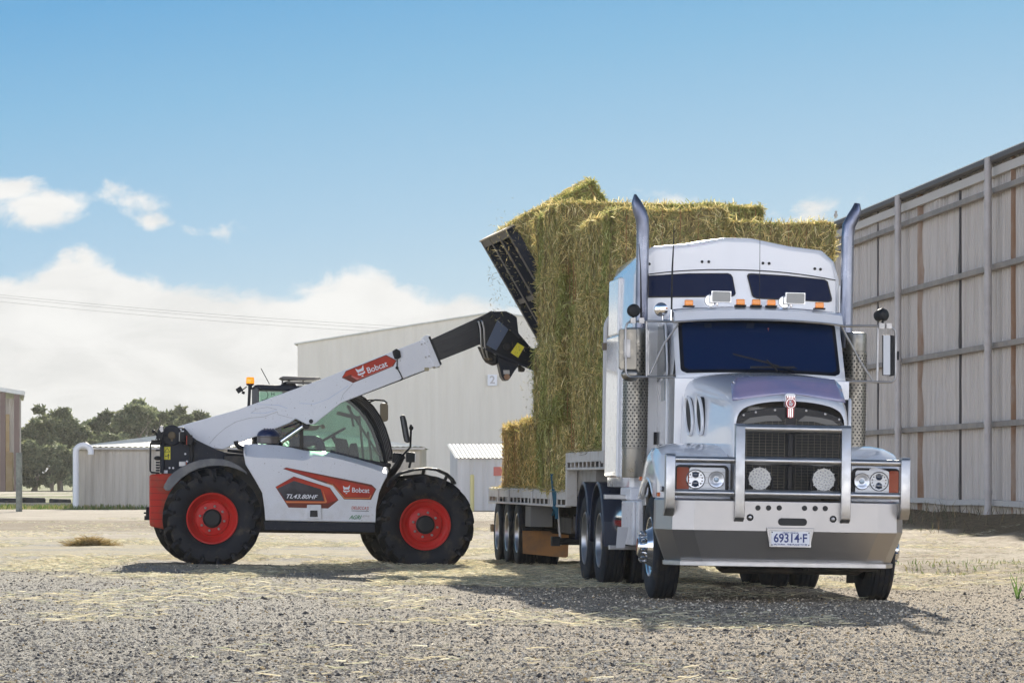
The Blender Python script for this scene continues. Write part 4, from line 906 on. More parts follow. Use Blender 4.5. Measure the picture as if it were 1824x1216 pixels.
for dx_ in (0, 6.2):
    m = MB(); m.tube([H.p(851 + dx_, 573 - dx_ * .3, .85), H.p(853 + dx_, 573, .80), H.p(856 + dx_, 585, .79), H.p(857.5 + dx_, 617, .79), H.p(863 + dx_, 637, .82), H.p(870 + dx_, 640, .9)], .013, 8); m.build('steel_pipe', STEEL, TH)
# bale frame carried on the head, tilted back
t31 = R(31); dn = Vector((math.sin(t31), 0, -math.cos(t31))); nn = Vector((math.cos(t31), 0, math.sin(t31))); lat = Vector((-0.05, 1, 0)).normalized()
f0 = H.p(917, 401, -.15); FM = Matrix((lat, dn, nn)).transposed().to_4x4(); FM.translation = f0
m = MB(); Wf, Lf = 2.55, 1.95
for u0 in (0, .84, 1.68, Wf - .07): m.box(u0, u0 + .07, 0.0, Lf, -.12, 0.0, M=FM)
m.box(0, Wf, 0, .10, -.12, 0, M=FM); m.box(0, Wf, Lf - .12, Lf, -.12, 0, M=FM); m.box(0, Wf, .93, 1.0, -.10, -.03, M=FM); m.box(.07, Wf - .07, .04, Lf, -.022, -.004, M=FM); o = m.build('bale_frame', DARK, TH, bevel=.006)
m = MB(); m.box(0, Wf, -.02, 0, -.14, 0.0, M=FM); m.build('frame_cap', pbr('beige_cap', (0.32, 0.26, 0.18), .6), o)  # beige strip across the top of the frame
m = MB()
for u0 in (0.07, .91, 1.75, Wf): m.box(u0 - .012, u0 + .002, 0.0, Lf, -.128, -.122, M=FM)
m.build('pale_edges', pbr('pale_bar', (0.30, 0.27, 0.22), .55), o)  # thin pale strips along the bars
m = MB(); a = H.p(940, 640, 1.03); b = FM @ Vector((1.25, 1.75, -.1)); m.bar(a, b, .4, .22); m.box(.3, 2.2, Lf - .1, Lf, 0, 1.1, M=FM); m.build('fork_carriage', DARK, TH, bevel=.01)
# cab
CY0, CY1 = 1.34, 2.16
arcp = [(600, 694), (617, 706), (632, 716), (646, 729), (659, 746), (669, 764), (677, 786), (683, 806), (688.5, 828)]
for y in (CY0, CY1):
    m = MB(); m.tube([Vector((H.y(a, b, CY0)[0], y, H.y(a, b, CY0)[1])) for a, b in arcp], .030, 8)
    def C(px, py): x, z = H.y(px, py, CY0); return Vector((x, y, z))
    m.bar(C(455, 688), C(455, 800), .07, .06, up=(1, 0, 0)); m.bar(C(537, 690), C(537, 800), .06, .05, up=(1, 0, 0)); m.bar(C(455, 797), C(540, 802), .06, .09); m.bar(C(540, 802), C(688, 829), .06, .07)
    m.build('cab_frame', GLOSSBLK, TH, bevel=.008)
m = MB(); m.prism([H.y(a, b, CY0) for a, b in ((451, 690), (453, 686), (460, 684.5), (560, 688), (600, 691), (606, 698), (560, 697), (455, 694))], CY0 - .04, CY1 + .04); m.build('cab_roof', DARK, TH, bevel=.02, seg=3)
m = MB(); secs = [[Vector((H.y(a, b, CY0)[0], y, H.y(a, b, CY0)[1])) for a, b in arcp] for y in (CY0, CY1)]; m.loft(secs); m.build('cab_windscreen', GLASSC, TH)
win = [(463, 695), (598, 697), (616, 708), (631, 718), (645, 731), (657.5, 747), (667.5, 765), (675.5, 787), (681, 806), (685, 822), (541, 798), (463, 795)]
for y in (CY0 + .0, CY1):
    m = MB(); m.add([Vector((H.y(a, b, CY0)[0], y, H.y(a, b, CY0)[1])) for a, b in win], [list(range(len(win)))]); m.build('side_window', GLASSC, TH, smooth=False)
m = MB(); m.add([Vector((H.y(a, b, CY0)[0], y, H.y(a, b, CY0)[1])) for a, b, y in ((455, 694, CY0), (455, 694, CY1), (455, 795, CY1), (455, 795, CY0))], [(0, 1, 2, 3)]); m.build('rear_window', GLASSC, TH, smooth=False)
m = MB(); m.prism(hp([(449, 692), (452, 688), (461.5, 691), (461.5, 727), (450, 735)], CY0 - .06), CY0 - .06, CY0 + .06); m.build('rear_post', pbr('grey_post', (.07, .07, .072), .4), TH, bevel=.012)
m = MB(); x, z = H.y(468, 703, CY0 - .01)
for k in range(11): a = -1.9 + k * .36; m.bar((x + .07 * math.cos(a), CY0 - .01, z + .07 * math.sin(a)), (x + .07 * math.cos(a + .36), CY0 - .01, z + .07 * math.sin(a + .36)), .006, .007)
m.build('window_marking', INK, TH)
htext('H', 486, 702, 5.5, 9, CY0 - .012, INK, TH, name='window_letter')
# interior
def I(px, py, y): return H.p(px, py, y)
m = MB(); x, z = H.y(512, 796, 1.75); m.box(x - .20, x + .28, 1.50, 2.0, z - .12, z); m.prism([(x - .28, z + .62), (x - .14, z + .62), (x - .06, z), (x - .2, z - .02)], 1.52, 1.98); m.build('operator_seat', FABRIC, TH, bevel=.04)
m = MB(); a, z1 = H.y(596, 779, 1.75); m.prism([(a + .03, z1 - .25), (a + .22, z1 - .25), (a + .16, z1 - .02), (a + .0, z1 + .0)], 1.6, 1.9); b, z2 = H.y(627, 800, 1.6); m.prism([(b - .06, z2 - .1), (b + .1, z2 - .12), (b + .06, z2 + .09), (b - .03, z2 + .08)], 1.5, 1.62); b, z2 = H.y(607, 805, 1.6); m.prism([(b - .06, z2 - .1), (b + .08, z2 - .12), (b + .06, z2 + .06), (b - .03, z2 + .08)], 1.5, 1.62); m.build('dashboard', FABRIC, TH, bevel=.02)
m = MB(); c = Vector((a - .03, 1.75, z1 + .03)); axw = Vector((-.5, 0, .86)).normalized(); uu = Vector((0, 1, 0)); vv = axw.cross(uu)
ring = [c + (uu * math.cos(t) + vv * math.sin(t)) * .19 for t in [2 * math.pi * k / 20 for k in range(21)]]; m.tube(ring, .016, 8, caps=False); m.bar(c - uu * .19, c + uu * .19, .03, .015); m.tube([c, c - axw * .25], .03, 8); m.build('steering_wheel', BLACK, TH)
m = MB()
for px, pa, pb in ((640, 740, 826), (655, 768, 826), (622, 722, 760)): m.bar(I(px, pa, 2.0), I(px + 8, pb, 2.0), .03, .03, up=(1, 0, 0))
m.bar(I(618, 722, 1.9), I(676, 812, 1.9), .03, .03); m.bar(I(600, 735, 2.05), I(640, 745, 2.05), .08, .05); m.build('cab_guard_bars', pbr('dusty_bar', (.25, .23, .19), .7), TH)
# front louvre guard
gp = [(620, 701), (632, 706), (646, 715), (660, 729), (671, 745), (680, 765), (687, 787), (691, 806), (693.5, 821)]
m = MB(); cs = [H.y(a, b, CY0) for a, b in gp]
for kk in range(8):
    y = CY0 - .05 + kk * (CY1 - CY0 + .1) / 7; pts = []
    m.tube([Vector((x_ , y, z_)) for x_, z_ in cs], .008, 5)
for j in range(len(cs) - 1):
    for t in (0, .2, .4, .6, .8):
        x_, z_ = cs[j][0] * (1 - t) + cs[j + 1][0] * t, cs[j][1] * (1 - t) + cs[j + 1][1] * t; nx_, nz_ = cs[j + 1][1] - cs[j][1], -(cs[j + 1][0] - cs[j][0]); q_ = math.hypot(nx_, nz_); nx_, nz_ = -nx_ / q_ * .05, -nz_ / q_ * .05
        m.bar((x_ - nx_, CY0 - .05, z_ - nz_), (x_ - nx_, CY1 + .05, z_ - nz_), .008, .02)
EDG = {}
for y in (CY0 - .05, CY1 + .05):
    for s_ in (-.05, .05):
        pp = []
        for j in range(len(cs)):
            j0, j1 = max(j - 1, 0), min(j + 1, len(cs) - 1); tx, tz = cs[j1][0] - cs[j0][0], cs[j1][1] - cs[j0][1]; q_ = math.hypot(tx, tz); pp.append(Vector((cs[j][0] + tz / q_ * s_, y, cs[j][1] - tx / q_ * s_)))
        m.tube(pp, .012, 6); EDG[(y, s_)] = pp
m.loft([EDG[(CY0 - .05, -.05)], EDG[(CY0 - .05, .05)]]); m.loft([[p + Vector((0, .01, 0)) for p in EDG[(CY0 - .05, s_)]] for s_ in (-.05, .05)]); m.loft([EDG[(CY1 + .05, -.05)], EDG[(CY1 + .05, .05)]])
wg = m.build('windscreen_guard', BLACK, TH)
m = MB(); ea, eb = EDG[(CY0 - .05, -.05)], EDG[(CY0 - .05, .05)]
for t in (.2, .4, .6, .8): m.tube([a.lerp(b, t) + Vector((0, -.006, 0)) for a, b in zip(ea, eb)], .003, 5)
m.build('guard_slats', FEND, wg)
m = MB(); m.prism([H.y(a, b, CY0) for a, b in ((499, 672), (505, 669.5), (570, 672), (573, 675), (560, 676.5), (505, 675.5))], CY0 + .05, CY1 - .05)
m.bar(I(510, 681, 1.5), I(555, 682, 1.5), .05, .03)
for px in (503, 515, 540): m.tube([I(px, 685, 1.5), I(px, 675, 1.5)], .012, 6)
m.build('roof_guard', pbr('dusty_guard', (.12, .11, .10), .5), TH, bevel=.005)
m = MB(); x, z = H.y(445.5, 683, 1.3); m.lathe([(.026, -.07), (.026, -.03), (.05, -.02), (.052, 0), (0, 0)], (x, 1.3, z), (0, 0, 1), 16); m.bar(I(445, 688, 1.3), I(443, 726, 1.3), .03, .04, up=(1, 0, 0)); m.box(x, x + .07, 1.28, 1.32, z - .08, z - .05); o = m.build('beacon_post', BLACK, TH)
m = MB(); m.lathe([(.052, 0), (.056, .02), (.052, .075), (.045, .085), (0, .088)], (x, 1.3, z), (0, 0, 1), 20); m.build('beacon_lens', pbr('lit_amber_beacon', (0.8, 0.22, 0.01), .15, emit=(1, .32, .01), estr=.55, coat=.5), o)
m = MB(); x, z = H.y(426.5, 694, 1.3); m.box(-.04, .04, 1.26, 1.36, -.035, .035, M=Matrix.Translation((x, 0, z)) @ Matrix.Rotation(R(-35), 4, 'Y') @ Matrix.Translation((0, 0, 0))); m.tube([I(431, 698, 1.3), I(436, 700, 1.3)], .02, 8); m.tube([I(431, 695, 1.3), I(440, 688, 1.3)], .008, 6); m.build('rear_work_lamp', BLACK, TH, bevel=.01)
m = MB(); m.tube([I(480, 684, 1.6), I(465, 656, 1.6)], .006, 6); m.build('antenna', BLACK, TH)
# mirrors and front lights
m = MB(); m.tube([I(626, 719, 2.2), I(650, 719, 2.3), I(668, 712, 2.35), I(684, 713, 2.4), I(690, 718, 2.4)], .012, 8); m.tube([I(645, 711, 2.3), I(684, 713, 2.4)], .010, 8); m.build('mirror_arm', BLACK, TH)
m = MB(); m.prism(hp([(677, 720), (679, 717.5), (689, 717.5), (691.5, 721), (691.5, 747), (689, 750), (680, 751), (677.5, 742)], 2.38), 2.38, 2.46); m.build('far_mirror', pbr('dusty_mirror_back', (0.20, 0.17, 0.12), .5), TH, bevel=.012)
m = MB(); m.prism(hp([(713.5, 741), (717, 738.5), (721.5, 740), (724.5, 750), (731, 786), (728, 788.5), (722, 786), (719.5, 776)], .30), .30, .52); o = m.build('near_mirror', BLACK, TH, bevel=.018, seg=3)
m = MB(); m.prism(hp([(714.5, 742), (718, 740.5), (726.5, 786), (722.5, 785)], .295), .295, .299); m.build('mirror_glass', pbr('dark_mirror_glass', (.06, .065, .075), .3), o)
m = MB(); m.tube([I(729, 763, .42), I(732, 762, .42), I(731, 796, .42), I(716, 812, .5), I(705, 830, .6)], .014, 8); m.ball(I(732.5, 762, .42), .03); m.ball(I(732, 758, .42), .018)
m.tube([I(716, 812, .5), I(708, 828, .6), I(694, 848, .7)], .045, 8); m.build('mirror_post', BLACK, TH)
for px, py, y in ((707, 815, .75), (731.5, 814, .45)):
    m = MB(); x, z = H.y(px, py, y); m.box(x - .06, x + .05, y - .09, y + .09, z - .065, z + .065); m.tube([(x, y, z - .06), (x - .02, y, z - .14)], .018, 8); o = m.build('front_lamp', BLACK, TH, bevel=.012)
    m = MB(); m.box(x + .05, x + .058, y - .08, y + .08, z - .055, z + .055); m.build('lens', LENS, o)
m = MB(); m.tube([I(693, 815, .8), I(722, 815, .8)], .012, 6); m.ball(I(692, 828, .4), .035); m.tube([I(690, 822, .5), I(695, 840, .5)], .018, 6); m.build('lamp_bar', BLACK, TH)
m = MB(); m.prism(hp([(668, 870), (690, 842), (700, 845), (712, 880), (720, 940), (700, 955), (668, 948)], .76), .76, 1.5); m.build('front_frame', CHASSIS, TH, bevel=.01)
m = MB()
for k in range(18): m.bar(I(590 + k * 5.2, 806 + k * 1.3, .6), I(590 + k * 5.2, 806 + k * 1.3, 1.3), .012, .01)
m.bar(I(588, 803, .6), I(686, 829, .6), .012, .03); m.build('grating', DARK, TH)

# driver: one continuous body on a skin modifier
def skin_body(name, joints, bones, mats_by, parent=None, label=None, sub=2, root=0):
    me = bpy.data.meshes.new(name); me.from_pydata([j[0] for j in joints], bones, [])
    o = bpy.data.objects.new(name, me); COL.objects.link(o)
    sk = o.modifiers.new('skin', 'SKIN'); sk.use_smooth_shade = True
    for i, j in enumerate(joints):
        d = me.skin_vertices[0].data[i]; d.radius = j[1] if isinstance(j[1], tuple) else (j[1], j[1]); d.use_root = (i == root)
    q = o.modifiers.new('sub', 'SUBSURF'); q.levels = q.render_levels = sub
    me.materials.append(mats_by)
    if parent: o.parent = parent
    return o
sx, sz = H.y(512, 796, 1.75)
def J(x, y, z): return (sx + x, 1.75 + y, sz + z)
per = empty('person', H.M @ Matrix.Translation((sx, 1.75, sz)), 'driver in an orange hi-vis shirt sitting in the telehandler cab', 'person')
off = Vector((-sx, -1.75, -sz))
def L_(x, y, z): return (x, y, z)
js = [(L_(0, 0, .08), .13), (L_(-.03, 0, .28), (.13, .11)), (L_(-.04, 0, .48), (.16, .12)), (L_(-.03, 0, .60), .06), (L_(-.01, 0, .68), .085), (L_(.01, 0, .77), .095),
      (L_(.02, -.20, .50), .06), (L_(.14, -.25, .28), .048), (L_(.36, -.16, .26), .036), (L_(.02, .20, .50), .06), (L_(.14, .25, .28), .048), (L_(.36, .16, .26), .036),
      (L_(.42, -.14, .28), (.022, .04)), (L_(.42, .14, .28), (.022, .04)), (L_(.12, -.1, .06), .09), (L_(.42, -.13, .10), .065), (L_(.48, -.13, -.2), .05), (L_(.12, .1, .06), .09), (L_(.42, .13, .10), .065), (L_(.48, .13, -.2), .05)]
bn = [(0, 1), (1, 2), (2, 3), (3, 4), (4, 5), (2, 6), (6, 7), (7, 8), (8, 12), (2, 9), (9, 10), (10, 11), (11, 13), (0, 14), (14, 15), (15, 16), (0, 17), (17, 18), (18, 19)]
bodyo = skin_body('body', js, bn, SKIN, per)
sh = [(L_(0, 0, .10), .15), (L_(-.03, 0, .28), (.15, .13)), (L_(-.04, 0, .47), (.18, .135)), (L_(-.03, 0, .55), .085), (L_(.02, -.20, .49), .075), (L_(.10, -.235, .36), .065), (L_(.02, .20, .49), .075), (L_(.10, .235, .36), .065)]
skin_body('shirt', sh, [(0, 1), (1, 2), (2, 3), (2, 4), (4, 5), (2, 6), (6, 7)], ORANGE, per)
tr_ = [(L_(0, 0, .07), .145), (L_(.12, -.1, .06), .10), (L_(.42, -.13, .10), .078), (L_(.48, -.13, -.18), .062), (L_(.12, .1, .06), .10), (L_(.42, .13, .10), .078), (L_(.48, .13, -.18), .062)]
skin_body('trousers', tr_, [(0, 1), (1, 2), (2, 3), (0, 4), (4, 5), (5, 6)], BLUEI, per)
hh = MB(); hh.ball((0.0, 0, .80), .112, sc=(1, .85, .75)); hh.box(.05, .17, -.06, .06, .80, .812); hh.build('cap', FABRIC, per, bevel=.004)
hh = MB(); hh.ball((.105, 0, .735), .016); hh.ball((.085, -.035, .76), .012); hh.ball((.085, .035, .76), .012); hh.build('face_features', SKIN, per)
hv = MB(); hv.lathe([(.158, .20), (.162, .21), (.162, .25), (.158, .26)], (-.02, 0, 0), (0, 0, 1), 24); hv.build('hi_vis_band', HIVISY, per)
for hy_ in (-.14, .14):
    hv = MB()
    for k in range(5):
        a = (k - 1.6) * .018; L = (.07, .08, .085, .075, .05)[k]; p0 = Vector((.43, hy_ + a, .285)); hv.tube([p0, p0 + Vector((L * .5, 0, .02)), p0 + Vector((L * .75, 0, -.01)), p0 + Vector((L * .6, 0, -.03))], [.009, .0085, .008, .007], 6)
    hv.build('fingers', SKIN, per)
# ---------------------------------------------------------------- prime mover
T = Frame((2.70, 37.0, -0.022), math.atan(0.1), 0.018)
TR = empty('semi_truck', T.M, 'white bonneted prime mover with twin exhaust stacks and an aluminium bull bar', 'truck')
def V(x, y, z): return Vector((x, y, z))
def tprism(name, pts, ya, yb, mat, parent=None, bevel=0.01, px=True, f=None, ang=34):
    m = MB(); m.prism([T.y(a, b, ya) for a, b in pts] if px else pts, ya, yb, f=f); return m.build(name, mat, parent or TR, bevel=bevel, ang=ang)


def truck_wheel(name, parent, x, y, z, s, r=0.515, w_=0.27, front=False, dual=False, rimm=None, flat=0.0):
    """axle along x, s = -1: outer face towards -x; x is the outer sidewall plane"""
    root = empty(name, Matrix.Identity(4), None, None); root.parent = parent
    X = lambda t: -s * t
    c = V(x, y, z); m = MB()
    def tyre(x0):
        g = []
        nr = 4
        for k in range(nr * 4 + 1): g.append(0.035 + (w_ - 0.07) * k / (nr * 4))
        tread = []
        for k, t in enumerate(g): tread.append((r - (0.014 if k % 4 == 2 else 0.0) - 0.006 * (abs(t - w_ / 2) / (w_ / 2)) ** 2, t))
        tt = []
        for k in range(len(g) - 1):
            a, b = g[k], g[k + 1]
            tt += [(tread[k][0], a)]
            if k % 4 == 1: tt += [(r - .001, b - .006), (r - .016, b - .004)]
            elif k % 4 == 2: tt += [(r - .016, a + .004), (r - .001, a + .006)]
        tt = [(q_[0], q_[1]) for i, q_ in enumerate(tt) if not (q_[0] < r - .012 and abs(((q_[1] - .035) / ((w_ - .07) / (nr * 4))) % 4 - 2) < .001)] + [tread[-1]]
        prof = [(r * .57, .03), (r * .60, .012), (r * .70, .002), (r * .80, .0), (r * .90, .006), (r * .965, .02)] + tt + [(r * .965, w_ - .02), (r * .90, w_ - .006), (r * .80, w_), (r * .70, w_ - .002), (r * .60, w_ - .012), (r * .57, w_ - .03)]
        m.lathe([(a, X(x0 + b)) for a, b in prof], c, (1, 0, 0), 56, closed=True)
    tyre(0.0)
    if dual: tyre(w_ + 0.055)
    m.build('tyre', RUBBER, root, ang=40, weld=False)
    m = MB(); R0 = r * .575
    if front:
        pr = [(R0 + .008, .018), (R0, .010), (R0 - .012, .014), (R0 - .02, .035), (R0 - .05, .05), (.215, .045), (.19, .015), (.175, -.015), (.165, -.028), (.12, -.030), (.105, -.05), (.10, -.095), (.085, -.11), (0, -.112)]
    else:
        pr = [(R0 + .008, .018), (R0, .008), (R0 - .014, .012), (R0 - .022, .04), (R0 - .03, .11), (R0 - .045, .16), (.20, .175), (.17, .17), (.115, .165), (.11, .06), (.10, .04), (.07, .035), (0, .035)]
    m.lathe([(a, X(b)) for a, b in pr], c, (1, 0, 0), 48, caps=False); o = m.build('rim', rimm or CHROME, root)
    m = MB()
    for k in range(10):
        a = 2 * math.pi * (k + .3) / 10; q = c + V(X(-.028 if front else .165), math.cos(a) * .143, math.sin(a) * .143)
        m.lathe([(.019, 0), (.019, X(-.03)), (.015, X(-.055)), (0, X(-.06))], q, (1, 0, 0), 8)
    m.build('wheel_nuts', CHROME, o)
    if front:
        m = MB()
        for k in range(10):
            a = 2 * math.pi * (k + .3) / 10; q = c + V(X(.042), math.cos(a) * .235, math.sin(a) * .235); m.lathe([(.024, 0), (.0, X(-.003))], q, (1, 0, 0), 12)
        m.build('hand_holes', INK, o)
    return root
WZ = 0.508
truck_wheel('front_wheel', TR, -1.225, 1.30, WZ, -1, front=True); truck_wheel('front_wheel', TR, 1.20, 1.30, WZ, 1, front=True)
for y in (5.45, 6.80):
    truck_wheel('drive_wheel', TR, -1.22, y, WZ, -1, dual=True, rimm=ALU); truck_wheel('drive_wheel', TR, 1.22, y, WZ, 1, dual=True, rimm=ALU)
m = MB()
for y in (1.30, 5.45, 6.80): m.tube([V(-.95, y, WZ), V(.95, y, WZ)], .07 if y < 2 else .10, 12)
for y in (5.45, 6.80): m.ball((0.02, y, WZ), .23)
m.build('axles', CHASSIS, TR)
m = MB(); m.box(-.43, -.34, .35, 7.6, .68, .92); m.box(.34, .43, .35, 7.6, .68, .92)
for y in (.4, 2.4, 4.3, 6.1, 7.5): m.box(-.34, .34, y, y + .12, .70, .90)
m.box(-.33, .33, .95, 2.4, .42, .95); m.box(-.5, .5, 5.7, 6.6, .92, 1.06); m.build('chassis_rails', CHASSIS, TR, bevel=.01)
m = MB(); m.tube([V(-.6, .75, .34), V(-.55, .80, .30), V(.8, .8, .30), V(.85, .75, .34)], .035, 8); m.box(-.62, -.2, .45, .9, .33, .42); m.box(.25, .95, .5, .95, .31, .42); m.build('underrun', CHASSIS, TR, bevel=.01)

# bumper: folded plate wrapping round both ends
bz = [1.00, .985, .70, .395, .35]     # heights of the folds
cx_ = -0.055
def brow(z, hw, yf, yc=0.40, wrap=.55):
    """plan outline of the bumper at height z: ends swept back"""
    return [V(cx_ - hw - .02, wrap, z), V(cx_ - hw - .02, yc, z), V(cx_ - hw + .10, .08 + yf, z), V(cx_ - hw + .30, .0 + yf, z), V(cx_ - .60, yf - .02, z), V(cx_ + .60, yf - .02, z), V(cx_ + hw - .30, yf, z), V(cx_ + hw - .10, .08 + yf, z), V(cx_ + hw + .02, yc, z), V(cx_ + hw + .02, wrap, z)]
m = MB(); m.loft([brow(1.005, 1.17, .07), brow(1.0, 1.19, .02), brow(.985, 1.20, 0), brow(.70, 1.205, 0), brow(.40, 1.10, .10, .44, .50), brow(.352, 1.10, .08, .44, .50)])
BUMP = pbr('bumper_aluminium', (0.46, 0.445, 0.435), 0.38, 1.0, col2=(0.44, 0.425, 0.41), nscale=1.2, rvar=.02)
bumper = m.build('bumper', BUMP, TR, solid=.01, bevel=.006, ang=7)
m = MB(); m.loft([brow(.398, 1.105, .085, .42, .50), brow(.392, 1.115, .06, .42, .50), brow(.356, 1.115, .06, .42, .50), brow(.35, 1.10, .09, .42, .50)]); m.build('lower_lip', ALU, bumper, ang=20)
def disc(name, px, py, r, y, mat, parent, d=.004, seg=20):
    x, z = T.y(px, py, y); m = MB(); m.lathe([(r, 0), (r, -d), (0, -d)], (x, y, z), (0, 1, 0), seg); return m.build(name, mat, parent)
for px, py in ((1350, 904), (1369, 904), (1388, 904), (1433, 904.5), (1452, 905), (1470, 905)): disc('vent_hole', px, py, .026, -.0215, INK, bumper)
for px, py in ((1336, 921), (1484, 924)):
    o = disc('marker_lamp', px, py, .034, -.0215, BLACK, bumper); x, z = T.y(px, py, -.027); m = MB(); m.lathe([(.022, 0), (.015, -.012), (0, -.016)], (x, -.026, z), (0, 1, 0), 16); m.build('lens', STEEL, o)
x0, z0 = T.y(1411, 929, 0)
m = MB(); m.prism(rrect(x0 - .142, x0 + .142, z0 - .036, z0 + .036, .034), -.0245, -.0205); m.build('slot', INK, bumper)
# number plate in its raised holder
px0, pz0 = T.y(1408, 959, -.06)
m = MB(); m.prism([(px0 - .235, pz0 + .105), (px0 + .235, pz0 + .105), (px0 + .20, pz0 - .085), (px0 - .20, pz0 - .085)], -.045, .03); m.build('plate_holder', BUMP, bumper, bevel=.006)
m = MB(); m.box(px0 - .205, px0 + .205, -.053, -.045, pz0 - .083, pz0 + .078); hold = m.build('plate_backing', ALU, bumper, bevel=.003)
m = MB(); m.prism(rrect(px0 - .187, px0 + .187, pz0 - .068, pz0 + .068, .01), -.059, -.053); npl = m.build('number_plate', WHITEI, bumper)
def ttext(s, x, y, z, w_, h_, mat, parent, bold=0.0, name='lettering', shear=0, ux=(1, 0, 0)): return text(s, h_, mat, parent, tmat((x, y, z), ux), .0012, w_, bold, name, shear)
ttext('69314\u00b7F', px0, -.0600, pz0 + .002, .325, .118, BLUEI, npl, .0022)
ttext('HEAVY VEHICLE', px0, -.0600, pz0 + .057, .15, .018, BLUEI, npl, .0004); ttext('VICTORIA - THE PLACE TO BE', px0, -.0600, pz0 - .056, .33, .020, BLUEI, npl, .0004)
m = MB()
for a in (-.18, .18):
    for b in (-.06, .06): m.lathe([(.006, 0), (.006, -.004), (0, -.005)], (px0 + a, -.059, pz0 + b), (0, 1, 0), 8)
m.build('plate_screws', INK, npl)
# bull bar
def up_box(xc, w_, pts, name='bar_upright'):
    """flat upright following pts (y, z)"""
    m = MB(); secs = []
    for i, (y, z) in enumerate(pts):
        secs.append([V(xc - w_ / 2, y, z), V(xc + w_ / 2, y, z), V(xc + w_ / 2, y + .10, z - .0), V(xc - w_ / 2, y + .10, z - .0)])
    m.loft(secs, caps=True, closed=True); return m
bb = empty('bull_bar', Matrix.Identity(4), None, None); bb.parent = TR
for xc in (-.527, .512):
    up_box(xc, .096, [(-.02, .785), (-.075, .82), (-.085, .90), (-.06, 1.70), (-.045, 1.725), (-.01, 1.735)]).build('upright', ALU, bb, bevel=.014, seg=3)
for xc, sg in ((-1.195, -1), (1.112, 1)):
    up_box(xc, .095, [(.08 if sg < 0 else .06, .83), (.0, .90), (-.01, .95), (.0, 1.40), (.012, 1.425), (.05, 1.435)]).build('upright', ALU, bb, bevel=.014, seg=3)
TB = .036
for z, xs_ in ((1.69, [(-.48, .465)]), (1.378, [(-1.15, -.575), (-.48, .465), (.56, 1.065)]), (1.06, [(-1.15, -.575), (-.48, .465), (.56, 1.065)])):
    for a, b in xs_:
        m = MB(); y = -.012 if abs(a) < .5 else None
        if y is not None: m.tube([V(a, y, z), V(b, y, z)], TB + .003, 16)
        else:
            inner_, outer_ = (b, a) if a < 0 else (a, b); m.tube([V(inner_, 0.0, z), V((inner_ + outer_) / 2, .015, z), V(outer_, .05, z)], TB - .004, 16)
        m.build('rail', ALU, bb)
for px in (1353, 1467):
    x, z = T.y(px, 852 + (px - 1353) * .017, .05); m = MB()
    m.lathe([(.04, .10), (.105, .075), (.118, .03), (.120, -.002), (.112, -.006)], (x, .05, z), (0, 1, 0), 36); m.box(x - .02, x + .02, .09, .14, z - .16, z - .05); m.box(x - .13, x - .115, .03, .1, z - .12, z + .02); m.box(x + .115, x + .13, .03, .1, z - .12, z + .02); m.box(x - .13, x + .13, .03, .1, z - .135, z - .12)
    o = m.build('driving_light', BLACK, bb); m = MB(); m.lathe([(.108, .047), (.108, .043), (0, .043)], (x, 0, z), (0, 1, 0), 36); m.build('lens', LENSD, o)
    m = MB()
    for k in range(37):
        rr = .096 * math.sqrt((k + .5) / 37); a = k * 2.39996; m.lathe([(.0095, .043), (.006, .0405), (0, .040)], (x + math.cos(a) * rr, 0, z + math.sin(a) * rr), (0, 1, 0), 8)
    m.build('light_emitters', pbr('led_cups_%d' % px, (.52, .52, .52), .25, .4), o, smooth=False)
    m = MB()
    for k in range(12): a = k * .5236; m.lathe([(.006, .046), (.006, .041), (0, .04)], (x + math.cos(a) * .113, 0, z + math.sin(a) * .113), (0, 1, 0), 6)
    m.build('rim_screws', STEEL, o)

# hood, lofted from the grille to the cowl
HXC = 0.045
def sec(y, pts, xc): return [V(xc - a, y, z) for a, z in pts] + [V(xc, y, pts[-1][1] + .008)] + [V(xc + a, y, z) for a, z in pts[::-1]]
S = [sec(.45, [(.535, 1.05), (.545, 1.40), (.545, 1.74), (.52, 1.86), (.42, 1.925), (.20, 1.965)], HXC),
     sec(.47, [(.565, 1.05), (.575, 1.40), (.575, 1.76), (.555, 1.90), (.45, 1.965), (.22, 2.005)], HXC),
     sec(.62, [(.60, 1.05), (.61, 1.40), (.61, 1.80), (.585, 1.95), (.48, 2.005), (.24, 2.045)], HXC),
     sec(1.10, [(.70, 1.05), (.70, 1.42), (.685, 1.88), (.635, 2.065), (.52, 2.13), (.26, 2.165)], HXC),
     sec(1.55, [(.78, 1.05), (.78, 1.45), (.765, 1.95), (.71, 2.15), (.56, 2.205), (.28, 2.24)], HXC),
     sec(1.95, [(.865, 1.05), (.865, 1.50), (.86, 2.02), (.81, 2.215), (.60, 2.265), (.30, 2.29)], HXC - .02)]
m = MB(); m.loft(S); hood = m.build('bonnet', WHITE, TR, sub=2)
hood.modifiers['sub'].boundary_smooth = 'PRESERVE_CORNERS'
# grille
gr_out = [(-.49, 1.04), (-.495, 1.70), (-.485, 1.79), (-.44, 1.845), (-.33, 1.875), (-.18, 1.90), (-.06, 1.915), (.045, 1.918), (.15, 1.912), (.28, 1.892), (.43, 1.86), (.53, 1.82), (.57, 1.765), (.58, 1.70), (.575, 1.04)]
m = MB(); m.prism(gr_out, .455, .52); grl = m.build('grille', GLOSSBLK, TR, bevel=.006)
GC = pbr('radiator_core', (0.022, 0.022, 0.022), .7, bump=.01, bscale=40)
m = MB(); m.prism([(-.455, 1.05), (-.455, 1.69), (-.44, 1.77), (-.36, 1.80), (-.10, 1.83), (-.03, 1.79), (0.02, 1.70), (.045, 1.69), (.07, 1.70), (.12, 1.79), (.19, 1.83), (.44, 1.79), (.52, 1.75), (.54, 1.69), (.54, 1.05)], .445, .456); m.build('grille_core', GC, grl, smooth=False)
m = MB()
